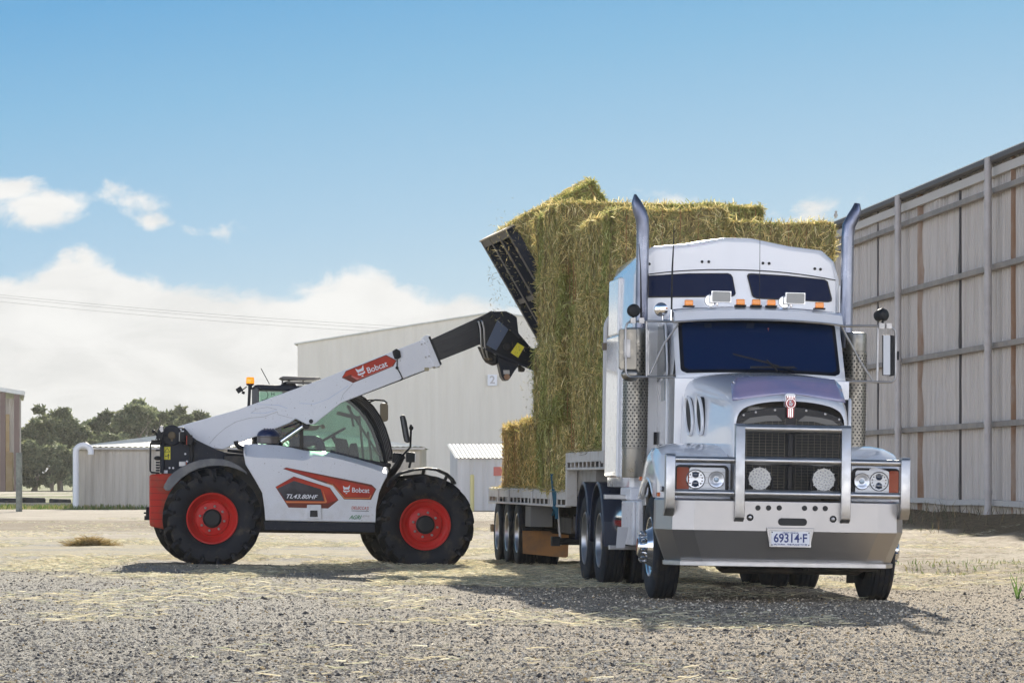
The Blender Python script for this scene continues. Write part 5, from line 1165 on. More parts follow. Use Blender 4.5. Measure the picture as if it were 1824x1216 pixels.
for sgn_, a0, a1 in ((-1, -.45, -.01), (1, .10, .53)):
    for k in range(8): x = a0 + (a1 - a0) * k / 7; m.bar((x, .438, 1.05), (x, .438, 1.80 - .1 * abs(x - (a1 if sgn_ < 0 else a0))), .003, .003)
    for k in range(26): z = 1.07 + k * .0285; m.bar((a0, .438, z), (a1, .438, z), .003, .0022)
m.build('grille_mesh', pbr('dull_wire', (.20, .18, .14), .5, .8), grl, smooth=False)
for a_, b_ in ((.022, .072), (-.50, -.455), (.54, .585)): m = MB(); m.box(a_, b_, .430, .452, 1.045, 1.71); m.build('grille_bar', GLOSSBLK, grl, bevel=.006)
m = MB(); m.prism([(-.44, 1.745), (-.36, 1.80), (-.2, 1.825), (-.10, 1.83), (-.05, 1.79), (-.04, 1.775), (-.2, 1.77), (-.35, 1.745)], .436, .440); m.prism([(.13, 1.79), (.19, 1.83), (.34, 1.815), (.46, 1.79), (.52, 1.745), (.40, 1.745), (.27, 1.775), (.12, 1.775)], .436, .440); m.build('core_top', pbr('dusty_core', (.20, .19, .17), .8), grl)
for x, z in ((-.42, 1.825), (-.30, 1.855), (-.11, 1.88), (.20, 1.88), (.39, 1.85), (.53, 1.80), (.045, 1.63)): m = MB(); m.lathe([(.011, .455), (.011, .447), (0, .444)], (x, 0, z), (0, 1, 0), 10); m.build('screw', STEEL, grl)
# emblem: red roundel over a ribbed tail on its bright mount
ex, ez = T.y(1408.5, 718, .40)
m = MB(); m.prism([(ex - .055, ez + .085), (ex - .03, ez + .10), (ex + .03, ez + .10), (ex + .055, ez + .085), (ex + .055, ez + .02), (ex + .05, ez - .04), (ex - .05, ez - .04), (ex - .055, ez + .02)], .415, .52); em = m.build('emblem', WHITE, TR, bevel=.01)
m = MB(); m.prism([(ex - .036, ez - .03), (ex + .036, ez - .03), (ex + .032, ez - .135), (ex, ez - .148), (ex - .032, ez - .135)], .40, .415); m.lathe([(.054, .412), (.052, .395), (0, .392)], (ex, 0, ez), (0, 1, 0), 28); m.prism([(ex - .038, ez + .04), (ex + .038, ez + .04), (ex + .045, ez + .07), (ex - .045, ez + .07)], .40, .415)
m.build('red_enamel', pbr('red_enamel', (.42, .015, .03), .2, coat=.6), em)
m = MB()
for k in range(3): m.bar((ex - .017 + k * .017, .397, ez - .05), (ex - .017 + k * .017, .397, ez - .135), .006, .006)
for k in range(5): m.bar((ex - .03 + k * .015, .397, ez + .052), (ex - .034 + k * .017, .397, ez + .07), .005, .006)
ring = [V(ex + math.cos(t) * .044, .391, ez + math.sin(t) * .044) for t in [2 * math.pi * k / 20 for k in range(21)]]; m.tube(ring, .003, 5, caps=False); m.build('emblem_ribs', CHROME, em)
ttext('K', ex, .3905, ez + .014, .026, .040, WHITEI, em, .0015); ttext('W', ex, .3905, ez - .017, .042, .040, WHITEI, em, .0015)
# tinted stone guard on the bonnet's front edge
gl_, gr_ = -.53, .60
m = MB(); rows = []
for t in (0, .3, .65, 1):
    row = []
    for j in range(17):
        e = abs(j / 8 - 1); x = HXC + .005 + (j / 8 - 1) * (.565 - .012 * t); zb = 1.972 + .078 * (1 - e ** 1.2); zt2 = 2.195 + .03 * (1 - e * e) - .055 * max(0, (e - .86) / .14) ** 2
        row.append(V(x, .53 + .20 * t + .05 * e * e, zb + (zt2 - zb) * t))
    rows.append(row)
m.loft(rows); m.build('hood_guard', PURPLE, TR, solid=.008)
# side air intake louvres on the bonnet
for sg in (-1, 1):
    fx = lambda y, o_=0: HXC + sg * (.700 + .185 * (y - 1.1) + o_)
    for (ya, yb) in ((1.30, 1.47), (1.60, 1.80)):
        P2 = [((ya + yb) / 2 + (yb - ya) * .5 * math.cos(t) + .05 * math.sin(t), 1.83 + .19 * math.sin(t)) for t in [2 * math.pi * k / 24 for k in range(24)]]
        m = MB(); m.loft([[V(fx(y, .012), y, z) for y, z in P2], [V(fx(y, -.05), y, z) for y, z in P2]], caps=True, closed=True); lo = m.build('bonnet_louvre', INK, hood)
        m = MB(); m.tube([V(fx(y, .012), y, z) for y, z in P2 + P2[:1]], .018, 8, caps=False); m.build('louvre_rim', WHITE, lo)

# fenders with lamps in their noses
for sg in (-1, 1):
    # rows of (z profile) swept along y; outer side wall with an arch cut-out made column by column
    cols_, xs_out = [], []
    N = 22; rows_top, rows_mid, rows_bot = [], [], []
    for i in range(N + 1):
        y = .36 + (2.02 - .36) * i / N
        ztop = 1.335 + .205 * math.sin(min(1, (y - .36) / .75) * math.pi / 2) - (0 if y < 1.35 else .42 * ((y - 1.35) / .67) ** 1.7)
        dx_ = (y - 1.32) / .64; arch = WZ + .68 * math.sqrt(max(0, 1 - dx_ ** 2)) if abs(dx_) < 1 else 0
        zb = max(1.005 if y < 1.3 else .98, arch + .0); zb = min(zb, ztop - .04)
        xo = 1.195 + .05 * math.sin(min(1, max(0, (y - .36) / .5)) * math.pi / 2) ; xo = xo if sg < 0 else xo - .03
        nose = .11 * max(0, 1 - (y - .36) / .25) ** 2
        xi = .60
        rows_top.append((y, ztop, zb, xo - nose, xi))
    m = MB(); secs = []
    for y, zt2, zb, xo, xi in rows_top:
        secs.append([V(HXC + sg * xi, y, zt2 + .01), V(HXC + sg * (xi + xo) * .5, y, zt2 + .012), V(HXC * 0 + sg * (xo - .14), y, zt2 - .005), V(sg * (xo - .05), y, zt2 - .045), V(sg * (xo - .012), y, zt2 - .12 if zt2 - .12 > zb + .02 else zb + .02), V(sg * xo, y, (zt2 - .12 + zb) / 2 if (zt2 - .12) > zb else zb + .01), V(sg * xo, y, zb), V(sg * (xo - .04), y, zb)])
    m.loft(secs)
    y, zt2, zb, xo, xi = rows_top[0]; fr_ = secs[0]; m.add(fr_ + [V(HXC + sg * xi, y, 1.0), V(sg * xo, y, 1.0)], [[0, 1, 2, 3, 4, 5, 6, 9, 8]])
    fen = m.build('fender', WHITE, TR, ang=38, bevel=0)
    m = MB(); ap = []
    for i in range(15): a = math.pi * i / 14; ap.append(V(sg * 1.225, 1.32 - .64 * math.cos(a), WZ + .68 * math.sin(a)))
    ap = [p for p in ap if p.z > .98]; m.tube(ap, .028, 8); m.build('arch_lip', WHITE, fen)
    m = MB(); m.prism([(.72, .98), (.80, 1.12), (1.0, 1.17), (1.32, 1.19), (1.64, 1.17), (1.84, 1.10), (1.9, .7), (1.88, .65), (1.80, 1.02), (1.62, 1.12), (1.32, 1.15), (1.0, 1.12), (.78, .95)], sg * .62, sg * 1.16, 'x'); m.build('inner_guard', pbr('inner_arch', (.10, .08, .05), .8), fen)
    # headlight
    la, lb = (-1.085, -.60) if sg < 0 else (.665, 1.11)
    za, zb_ = 1.055, 1.305; y0 = .325
    def bend(x, z): # outer end sweeps back
        o_ = max(0, abs(x - cx_) - .86); return o_ * o_ * 1.1
    out_ = rrect(la - .02, lb + .024, za - .02, zb_ + .024, .05)
    m = MB(); m.prism(out_, y0, y0 + .05, f=bend); hl = m.build('headlight', GLOSSBLK, TR, bevel=.004)
    amb_ = (la, la + .115) if sg < 0 else (lb - .095, lb)
    clr = (la + .118, lb - .012) if sg < 0 else (la + .012, lb - .098)
    m = MB(); m.prism(rrect(clr[0], clr[1], za, zb_, .025), y0 - .004, y0, f=bend); m.build('reflector', pbr('white_reflector_%d' % sg, (.78, .80, .83), .3, .2), hl)
    m = MB(); m.prism(rrect(amb_[0], amb_[1], za, zb_, .02), y0 - .014, y0 + .02, f=bend); m.build('indicator', AMBERD, hl)
    big, small = ((-.905, 1.19), (-.70, 1.19)) if sg < 0 else ((.913, 1.20), (.742, 1.198))
    yb_ = y0 + bend(big[0], 0) * .7
    m = MB(); m.lathe([(.094, .0), (.096, -.012), (.088, -.014), (.086, -.004), (0, -.003)], (big[0], yb_ - .004, big[1]), (0, 1, 0), 36); o = m.build('main_lamp', REFL, hl)
    m = MB()
    for dz_ in (-.043, .043): m.lathe([(.034, 0), (.030, -.014), (.015, -.022), (0, -.024)], (big[0], yb_ - .008, big[1] + dz_), (0, 1, 0), 24)
    m.build('lamp_projector', pbr('projector_glass_%d' % sg, (.03, .05, .09), .05, coat=1), o)
    m = MB()
    for k in range(14):
        a = k * .4488 + .2; m.lathe([(.008, 0), (.004, -.006), (0, -.006)], (big[0] + math.cos(a) * .068, yb_ - .007, big[1] + math.sin(a) * .068), (0, 1, 0), 8)
    m.tube([V(big[0] + math.cos(t) * .092, yb_ - .016, big[1] + math.sin(t) * .092) for t in [2 * math.pi * k / 28 for k in range(29)]], .0045, 6, caps=False); m.build('lamp_cups', BLACK, o)
    m = MB(); m.lathe([(.078, .0), (.080, -.012), (.072, -.013), (.05, -.002), (0, .004)], (small[0], y0 - .004, small[1]), (0, 1, 0), 36); o = m.build('beam_lamp', REFL, hl)
    m = MB(); m.lathe([(.026, -.004), (.022, -.018), (0, -.02)], (small[0], y0 - .004, small[1]), (0, 1, 0), 20); m.build('bulb_shield', pbr('bulb_cap_%d' % sg, (.25, .32, .40), .3, .8), o)
    m = MB(); m.tube([V(small[0] + math.cos(t) * .078, y0 - .016, small[1] + math.sin(t) * .078) for t in [2 * math.pi * k / 28 for k in range(29)]], .004, 6, caps=False); m.build('lamp_ring', STEEL, o)
    m = MB()
    for dz_ in (-.075, -.025, .03, .08): m.bar((clr[0] + .01, y0 - .03, 1.18 + dz_), (clr[1] - .01, y0 - .03, 1.18 + dz_), .003, .0025)
    m.build('lamp_wires', STEEL, hl)
m = MB(); m.box(-1.215, -1.205, 0.42, .66, 1.065, 1.115); o = m.build('side_badge', GLOSSBLK, TR); ttext('HAYMOR', -1.2165, .54, 1.092, .22, .046, WHITEI, o, .001, ux=(0, -1, 0))
for (y, z) in ((.60, 1.035), (1.93, 1.19)): m = MB(); m.box(-1.245, -1.20, y - .04, y + .04, z - .02, z + .02); m.build('side_marker', pbr('orange_marker', (.62, .14, .02), .25, coat=.5), TR, bevel=.006)

# cab
CB = 1.95
A0 = [(-.845, CB), (-.862, CB + .3), (-.885, 3.05)]
m = MB()
for sg in (-1, 1):   # A pillars, windscreen surround
    pass
cabw = .875
def cabrow(y, hw, zt2): return [V(-hw, y, 1.02), V(-hw - .005, y, 1.6), V(-hw, y, 2.25), V(-hw + .05, y, zt2 - .1), V(-hw + .10, y, zt2 - .02), V(-hw + .22, y, zt2), V(0, y, zt2 + .03), V(hw - .22, y, zt2), V(hw - .10, y, zt2 - .02), V(hw - .05, y, zt2 - .1), V(hw, y, 2.25), V(hw + .005, y, 1.6), V(hw, y, 1.02)]
m = MB(); m.loft([cabrow(2.34, .86, 2.87), cabrow(2.5, .88, 2.915), cabrow(3.3, .90, 2.93)]); cab = m.build('cab', WHITE, TR, ang=40, bevel=0)
# windscreen panel frame: sheet sloping from cowl to visor
def wsp(x, t): # t 0 bottom .. 1 top
    return V(x * (1 - .01 * t), 1.93 + .36 * t + .10 * (abs(x) / .85) ** 2, 2.262 + .565 * t - .02 * (abs(x) / .85) ** 2 * (1 - t) + .0)
m = MB(); m.loft([[wsp(-.87 + 1.74 * k / 16, t) for k in range(17)] for t in (-.06, .0, .5, 1.0, 1.12)]); m.build('windscreen_surround', WHITE, cab, solid=.03)
def wso(x, t, o_): p = wsp(x, t); return p + V(0, -.86, .5) * (o_ if o_ in (.036, .042) else o_ + .034)
def ws_sheet(name, hw, t0, t1, r, off_, mat, parent):
    m = MB(); n = 24; secs = []
    for i in range(n + 1):
        t = t0 + (t1 - t0) * i / n; e = min(t - t0, t1 - t) * .67; cut = 0 if e > r else r - math.sqrt(max(0, r * r - (r - e) ** 2)); secs.append([wso(-hw + cut + (2 * hw - 2 * cut) * k / 16, t, off_) for k in range(17)])
    m.loft(secs); return m.build(name, mat, parent)
ws_sheet('windscreen_seal', .826, .015, .975, .06, .036, GLOSSBLK, cab); wsg = ws_sheet('windscreen', .788, .07, .925, .05, .042, GLASSD, cab)
m = MB(); a, b = wso(.06, .22, .03), wso(.20, .12, .03); m.bar(wso(-.29, .33, .025), wso(.17, .13, .025), .014, .012); m.bar(wso(-.29, .345, .02), wso(.10, .18, .02), .03, .006); m.bar(wso(-.12, .10, .025), wso(.34, .12, .025), .014, .012); m.bar(wso(-.12, .085, .02), wso(.36, .105, .02), .03, .006); m.tube([wso(.15, .02, .04), wso(.05, .22, .035)], .008, 6); m.tube([wso(.35, .02, .04), wso(.10, .13, .035)], .008, 6); m.build('wipers', BLACK, cab)
m = MB(); q_ = wso(.10, .82, .016); m.ball(q_, .008); m.bar(q_, q_ + V(0, 0, -.10), .014, .003); m.build('dangling_charm', pbr('dull_red_charm', (.25, .04, .05), .6), cab)
m = MB(); m.add([wso(-.56, .82, .012), wso(-.05, .82, .012), wso(-.04, .91, .012), wso(-.56, .91, .012)], [(0, 1, 2, 3)]); m.build('sun_strip', pbr('inner_visor', (.02, .035, .07), .25), cab)
# visor
m = MB(); secs = []
for (t, yo, zo) in ((0, 2.14, 2.845), (1, 2.02, 2.795), (2, 2.00, 2.800), (3, 2.06, 2.90), (4, 2.16, 2.935), (5, 2.32, 2.94)):
    secs.append([V(x * 1.0, yo + .16 * (abs(x) / .87) ** 2.6, zo + .035 * (1 - (abs(x) / .87) ** 2)) for x in [-.875 + 1.75 * k / 20 for k in range(21)]])
m.loft(secs); m.build('visor', WHITE, cab, solid=.012, bevel=.004)
m = MB(); m.tube([V(x, 1.992 + .16 * (abs(x) / .87) ** 2.6, 2.797 + .035 * (1 - (abs(x) / .87) ** 2)) for x in [-.87 + 1.74 * k / 20 for k in range(21)]], .011, 8); m.build('visor_edge', ALU, cab)
def top_z(x): return 2.945 + .03 * (1 - (abs(x) / .87) ** 2)
for px in (1228, 1320, 1348, 1375, 1461):
    x, _ = T.y(px, 543, 2.1); z = top_z(x); m = MB(); m.box(x - .055, x + .055, 2.10, 2.20, z - .005, z + .012); o = m.build('marker_light', BLACK, TR)
    m = MB(); m.loft([[V(x - .044, 2.11, z + .012), V(x + .044, 2.11, z + .012), V(x + .044, 2.19, z + .012), V(x - .044, 2.19, z + .012)], [V(x - .042, 2.115, z + .07), V(x + .042, 2.115, z + .07), V(x + .042, 2.185, z + .07), V(x - .042, 2.185, z + .07)]], caps=True, closed=True); m.build('amber_lens', AMBER, o, bevel=.01, seg=3)
for px in (1285.5, 1417.5):
    x, _ = T.y(px, 536, 2.12); z = top_z(x); m = MB(); m.box(x - .105, x + .10, 2.13, 2.20, z + .035, z + .155); m.tube([V(x - .04, 2.16, z), V(x - .04, 2.16, z + .04)], .012, 8); m.lathe([(.065, .02), (.06, 0), (0, 0)], (x - .095, 2.24, z + .06), (0, 1, 0), 20); o = m.build('roof_spot_lamp', CHROME, TR, bevel=.012)
    m = MB(); m.prism(rrect(x - .098, x + .093, z + .042, z + .148, .012), 2.122, 2.13); m.build('lens', LENSW, o)
# doors, side windows, door furniture (left side shows)
for sg in (-1, 1):
    X0 = sg * .892
    m = MB(); m.prism([(2.42, 1.06), (3.22, 1.06), (3.24, 2.30), (3.20, 2.84), (2.62, 2.84), (2.44, 2.35)], X0, X0 + sg * .02, 'x'); d = m.build('door', WHITE, TR, bevel=.012)
    m = MB(); m.prism([(2.50, 2.30), (3.14, 2.20), (3.16, 2.78), (2.68, 2.79), (2.53, 2.45)], X0 + sg * .02, X0 + sg * .026, 'x'); m.build('door_window', pbr('side_glass_%d' % sg, (.045, .065, .075), .06), d)
    m = MB(); m.prism([(2.52, 2.0), (2.80, 2.0), (2.80, 2.20), (2.54, 2.24)], X0 + sg * .02, X0 + sg * .025, 'x'); m.build('lower_window', pbr('side_glass_low_%d' % sg, (.10, .14, .16), .06, coat=.5), d)
    m = MB(); m.box(min(X0 + sg * .02, X0 + sg * .05), max(X0 + sg * .02, X0 + sg * .05), 3.08, 3.16, 1.55, 1.68); m.tube([V(X0 + sg * .06, 3.3, 1.2), V(X0 + sg * .08, 3.3, 1.25), V(X0 + sg * .08, 3.3, 2.3), V(X0 + sg * .06, 3.3, 2.35)], .012, 8); m.build('door_handle', BLACK, d)
# stepped gap between bonnet and door
m = MB(); m.box(-.90, .90, 1.90, 2.42, 1.0, 2.22); m.build('cowl_side', WHITE, cab, bevel=.01)

# sleeper box with its raised roof
def sl(y, hw, zs, zt2, zc): return [V(-hw, y, 1.10), V(-hw, y, 2.6), V(-hw + .01, y, zs), V(-hw + .07, y, zs + (zt2 - zs) * .62), V(-hw + .20, y, zt2), V(-hw + .55, y, (zt2 * 2 + zc) / 3), V(-.15, y, zc), V(.15, y, zc), V(hw - .55, y, (zt2 * 2 + zc) / 3), V(hw - .20, y, zt2), V(hw - .07, y, zs + (zt2 - zs) * .62), V(hw - .01, y, zs), V(hw, y, 2.6), V(hw, y, 1.10)]
SXC = -.085
S2 = [sl(3.10, 1.07, 3.30, 3.595, 3.70), sl(3.13, 1.10, 3.32, 3.625, 3.735), sl(3.4, 1.12, 3.33, 3.62, 3.73), sl(4.85, 1.12, 3.31, 3.58, 3.69)]
for q in S2:
    for p in q: p.x += SXC
m = MB(); m.loft(S2, caps=True); slp = m.build('sleeper', WHITE, TR, bevel=.03, seg=3, ang=45)
# raked upper front with two dark windows
def sp(x, t): return V(x, 3.09 - .02 * t - .0, 2.95 + .75 * t)
m = MB(); secs = []
for k in range(25):
    x = SXC - 1.04 + 2.08 * k / 24; e = abs(x - SXC) / 1.04; secs.append([V(x, 3.088 - .0, 3.398 - .085 * e ** 2.2), V(x, 3.082, 3.408 - .085 * e ** 2.2)])
m.tube([s_[0] + V(0, -.004, 0) for s_ in secs], .005, 5); m.build('roof_joint', INK, slp)
for pts in ([(-1.045, 3.315), (-.60, 3.352), (-.19, 3.362), (-.155, 3.35), (-.135, 3.32), (-.10, 3.15), (-.115, 3.125), (-.15, 3.112), (-1.045, 3.085)], [(.015, 3.34), (.03, 3.362), (.06, 3.366), (.45, 3.352), (.84, 3.32), (.875, 3.30), (.925, 3.12), (.92, 3.09), (.885, 3.08), (.12, 3.10), (.085, 3.115), (.07, 3.135)]):
    m = MB(); m.prism(pts, 3.084, 3.10); o = m.build('sleeper_window', GLOSSBLK, slp, bevel=.004)
    cx2 = sum(p[0] for p in pts) / len(pts); cz2 = sum(p[1] for p in pts) / len(pts); m = MB(); m.prism([(cx2 + (a - cx2) * .965, cz2 + (b - cz2) * .90) for a, b in pts], 3.079, 3.084); m.build('pane', PANE, o)
m = MB()
for px, py in ((1157, 470), (1251, 466), (1263, 466), (1359.5, 468.5), (1370.5, 469), (1452, 478.5), (1462, 479.5)): x, z = T.y(px, py, 3.08); m.lathe([(.016, .008), (.014, -.004), (0, -.008)], (x, 3.09, z), (0, 1, 0), 10)
m.build('roof_studs', INK, slp)
# side fairing panel behind the stack, with hand rail
m = MB(); m.box(-1.25, -1.18, 3.75, 4.75, 1.20, 2.72); m.box(-1.235, -1.18, 3.95, 4.75, 2.725, 3.34); m.build('side_fairing', WHITE, TR, bevel=.02, seg=3)
m = MB(); m.box(1.05, 1.14, 3.75, 4.75, 1.20, 3.3); m.build('side_fairing', WHITE, TR, bevel=.02, seg=3)

# exhaust stacks
for sg in (-1, 1):
    cxs = -1.155 if sg < 0 else 1.075; ys = 3.0; sgx = sg
    if sg < 0: pts = [(-1.107, 2.60), (-1.107, 3.78), (-1.118, 3.90), (-1.155, 4.00), (-1.185, 4.08), (-1.197, 4.155)]
    else: pts = [(1.062, 2.60), (1.062, 3.76), (1.072, 3.88), (1.115, 3.97), (1.150, 4.05), (1.158, 4.12)]
    m = MB(); m.tube([V(a, ys, b) for a, b in pts], [.067, .067, .070, .066, .05 if sg < 0 else .055, .012 if sg < 0 else .030], 24); m.build('exhaust_stack', STACKM, TR)
    st_ = bpy.data.objects['exhaust_stack' if sg < 0 else 'exhaust_stack.001']
    m = MB(); cs_ = -1.155 if sg < 0 else 1.155
    m.lathe([(.125, 1.20), (.128, 1.22), (.128, 1.50), (.132, 1.505), (.132, 2.56), (.128, 2.565), (.128, 2.74), (.122, 2.76), (.09, 2.765)], (cs_, ys, 0), (0, 0, 1), 40); sh = m.build('heat_shield', GUARDM, st_)
    m = MB(); nz = 33
    for j in range(nz):
        z = 1.53 + j * .031
        for k in range(11):
            a = (k + .5 * (j % 2)) / 11 * math.pi * 1.15 - math.pi * .075 + math.pi; da = .085; rr = .1335
            p = [V(cs_ + rr * math.cos(a + u_), ys + rr * math.sin(a + u_), z + v_) for u_, v_ in ((-da, 0), (0, -.0115), (da, 0), (0, .0115))]; m.add(p, [(0, 1, 2, 3)])
    m.build('shield_holes', INK, sh, smooth=False)
    m = MB(); m.box(cs_ - .10, cs_ + .10, ys + .12, ys + .2, 1.3, 1.36); m.box(cs_ - .10, cs_ + .10, ys + .12, ys + .2, 2.5, 2.56); m.build('shield_bracket', STEEL, sh)

# west coast mirrors
def mirror(sg):
    Y = 2.25
    root = empty('side_mirror', Matrix.Identity(4), None, None); root.parent = TR
    def pp(px, py, y=Y): x, z = T.y(px, py, y); return V(x, y, z)
    m = MB()
    if sg < 0:
        m.tube([pp(1208, 573), pp(1160, 571.5), pp(1122, 572.5), pp(1117, 576), pp(1114.5, 584), pp(1114.5, 660), pp(1117, 668), pp(1122, 671), pp(1165, 671), pp(1212, 672, 2.1)], .012, 10)
        m.tube([pp(1208, 577, 2.2), pp(1184, 610), pp(1158, 665)], .011, 8); m.tube([pp(1151.5, 572), pp(1152, 671)], .011, 8); m.tube([pp(1216, 664, 2.05), pp(1190, 669), pp(1160, 671)], .007, 6)
        for px in (1127, 1142.5): q = pp(px, 571); m.box(q.x - .026, q.x + .026, Y - .03, Y + .03, q.z - .028, q.z + .028)
        m.build('mirror_frame', STEEL, root)
        m = MB(); m.prism([T.y(a, b, Y) for a, b in ((1103.5, 588), (1106, 585.5), (1133, 585.5), (1134.5, 587), (1134.5, 656), (1132, 658), (1106, 658), (1103.5, 654))], Y + .02, Y + .09); hd = m.build('mirror_head', GUARDM, root, bevel=.012)
        m = MB(); m.prism([T.y(a, b, Y) for a, b in ((1111, 604), (1123, 604), (1123, 637), (1111, 637))], Y - .0, Y + .02); m.prism([T.y(a, b, Y) for a, b in ((1150.5, 580), (1157, 590), (1157, 668), (1150.5, 668))], Y + .02, Y + .05); m.build('mirror_bracket', STEEL, hd, bevel=.004)
        q = pp(1123, 667, Y + .06); m = MB(); m.ball((q.x, q.y, q.z), .098, sc=(1, .55, .72)); m.build('round_mirror', GUARDM, root)
        q = pp(1129, 553, Y - .02); m = MB(); m.lathe([(.05, .09), (.066, .05), (.068, 0), (.055, -.02), (.03, -.03), (0, -.032)], (q.x, q.y, q.z), (0, 1, 0), 24); m.tube([q + V(0, .03, -.06), pp(1127, 569)], .012, 8); m.build('round_lamp', BLACK, root)
    else:
        Y2 = 2.25
        m.tube([pp(1498, 581), pp(1540, 580.5), pp(1575, 581), pp(1588, 583), pp(1594, 588), pp(1595.5, 596), pp(1595.5, 670), pp(1593, 677), pp(1587, 681), pp(1545, 679.5), pp(1498, 680)], .013, 10)
        m.tube([pp(1500, 583, 2.2), pp(1530, 640), pp(1556, 680)], .012, 8); m.tube([pp(1564, 583), pp(1562.5, 678)], .014, 8); m.tube([pp(1500, 672, 2.2), pp(1520, 677), pp(1535, 679)], .007, 6)
        for px in (1570, 1583): q = pp(px, 580.5); m.box(q.x - .028, q.x + .028, Y - .03, Y + .03, q.z - .028, q.z + .028)
        m.build('mirror_frame', STEEL, root)
        m = MB(); m.prism([T.y(a, b, Y) for a, b in ((1572, 596), (1586.5, 596), (1586.5, 668.5), (1572, 668.5))], Y - .01, Y + .02); m.prism([T.y(a, b, Y) for a, b in ((1586, 596), (1594.5, 598), (1595, 668), (1586, 670))], Y + .0, Y + .08); hd = m.build('mirror_head', BLACK, root, bevel=.006)
        m = MB(); m.prism([T.y(a, b, Y) for a, b in ((1573, 597), (1585, 597), (1585, 667.5), (1573, 667.5))], Y - .018, Y - .01); m.build('mirror_glass', pbr('pale_mirror', (.62, .64, .66), .35), hd)
        m = MB(); q = pp(1599, 633); m.box(q.x - .015, q.x + .015, Y, Y + .06, q.z - .045, q.z + .045); m.build('mirror_bracket', BLACK, hd)
        q = pp(1572, 561, Y - .02); m = MB(); q2 = q + V(-.05, .05, -.012)
        m.lathe([(.03, .11), (.052, .10), (.066, .06), (.068, 0), (.055, -.02), (.03, -.03), (0, -.032)], (q.x + .015, q.y, q.z + .005), (-.55, .8, -.15), 24); m.tube([q + V(0, .03, -.06), pp(1575, 579)], .012, 8); m.build('round_lamp', BLACK, root)
mirror(-1); mirror(1)
# chrome horn lamp, aerials
q = V(*[T.y(1177.5, 551, 2.35)[0], 2.35, T.y(1177.5, 551, 2.35)[1]]); m = MB(); m.lathe([(0, .09), (.04, .075), (.062, .04), (.072, 0), (.066, -.018), (.04, -.03), (0, -.034)], (q.x, q.y, q.z), (0, 1, 0), 28); m.tube([q + V(.02, .0, -.06), q + V(.02, 0, -.11), q + V(.15, 0, -.12)], .012, 8); m.build('round_spot_lamp', CHROME, TR)
def aer(pts, r_, name='aerial', base=None):
    m = MB(); P3 = [V(T.y(a, b, 2.35)[0], 2.35, T.y(a, b, 2.35)[1]) for a, b in pts]; m.tube(P3, r_, 6); o = m.build(name, BLACK, TR)
    if base: m = MB(); m.tube([P3[0] - V(0, 0, .06), P3[0] + V(0, 0, .06)], .016, 8); m.build('aerial_base', CHROME, o)
aer([(1196, 562), (1197.5, 480), (1200.5, 420), (1200.5, 400)], [.010, .010, .006, .003], base=True)
m = MB(); m.tube([V(T.y(1353, 545, 2.12)[0], 2.12, 2.97), V(T.y(1353, 430, 2.12)[0], 2.12, T.y(1353, 375, 2.12)[1])], [.004, .002], 6); m.build('aerial', BLACK, TR)
m = MB(); m.tube([V(T.y(1141, 570, 2.35)[0], 2.30, T.y(1141, 568, 2.35)[1]), V(T.y(1140, 480, 2.35)[0], 2.30, T.y(1140, 480, 2.35)[1]), V(T.y(1137, 440, 2.35)[0], 2.30, T.y(1136, 435, 2.35)[1])], [.013, .006, .004], 6); m.build('aerial', BLACK, TR)

# left side: battery box / step, tool box, tanks, mudflap
m = MB(); m.box(-1.20, -.72, 2.30, 3.35, .50, .96); m.box(-1.20, -.72, 2.95, 3.75, .96, 1.10); m.build('battery_box', WHITEP, TR, bevel=.02, seg=3)
m = MB(); m.box(-1.235, -1.20, 2.45, 3.35, .50, .955); bx = m.build('step_panel', WHITEP, TR, bevel=.012)
x, z = T.y(1112, 950, 2.3)
m = MB(); m.prism([(T.y(1100, 938, 2.3)[0], T.y(1100, 938, 2.3)[1]), (T.y(1119, 938, 2.3)[0], T.y(1119, 938, 2.3)[1]), (T.y(1112, 975, 2.3)[0], T.y(1112, 975, 2.3)[1]), (T.y(1097, 975, 2.3)[0], T.y(1097, 975, 2.3)[1])], 2.27, 2.30); m.build('step_recess', pbr('recess_white', (.62, .62, .63), .5), bx)
m = MB(); m.box(-1.16, -.86, 2.05, 2.34, .87, 1.0); m.box(-1.14, -.88, 2.08, 2.34, 1.0, 1.03); m.build('step_box', ALU, TR, bevel=.006)
m = MB(); m.box(-1.40, -1.0, 3.0, 3.12, .445, .49); m.build('side_step', ALU, TR, bevel=.006); m = MB(); m.box(-1.42, -1.18, 3.3, 3.42, .97, 1.02); m.build('side_step', ALU, TR, bevel=.006)
m = MB(); q_ = [(2.26, 1.0), (2.30, .98), (2.30, .20), (2.27, .14), (2.24, .13), (2.235, 1.0)]; m.box(-1.19, -.92, 1.98, 2.0, .16, .92); m.build('mudflap', INK, TR, bevel=.03)
m = MB(); m.box(.92, 1.19, 1.98, 2.0, .16, .92); m.build('mudflap', INK, TR, bevel=.03)
m = MB(); m.lathe([(0, 0), (.26, .01), (.30, .03), (.30, 1.05), (.26, 1.07), (0, 1.08)], (-.88, 3.55, .72), (0, 1, 0), 32); m.build('fuel_tank', CHROME, TR)
m = MB(); m.lathe([(0, 0), (.26, .01), (.30, .03), (.30, 1.65), (.26, 1.67), (0, 1.68)], (.88, 2.5, .72), (0, 1, 0), 32); m.build('fuel_tank', CHROME, TR)
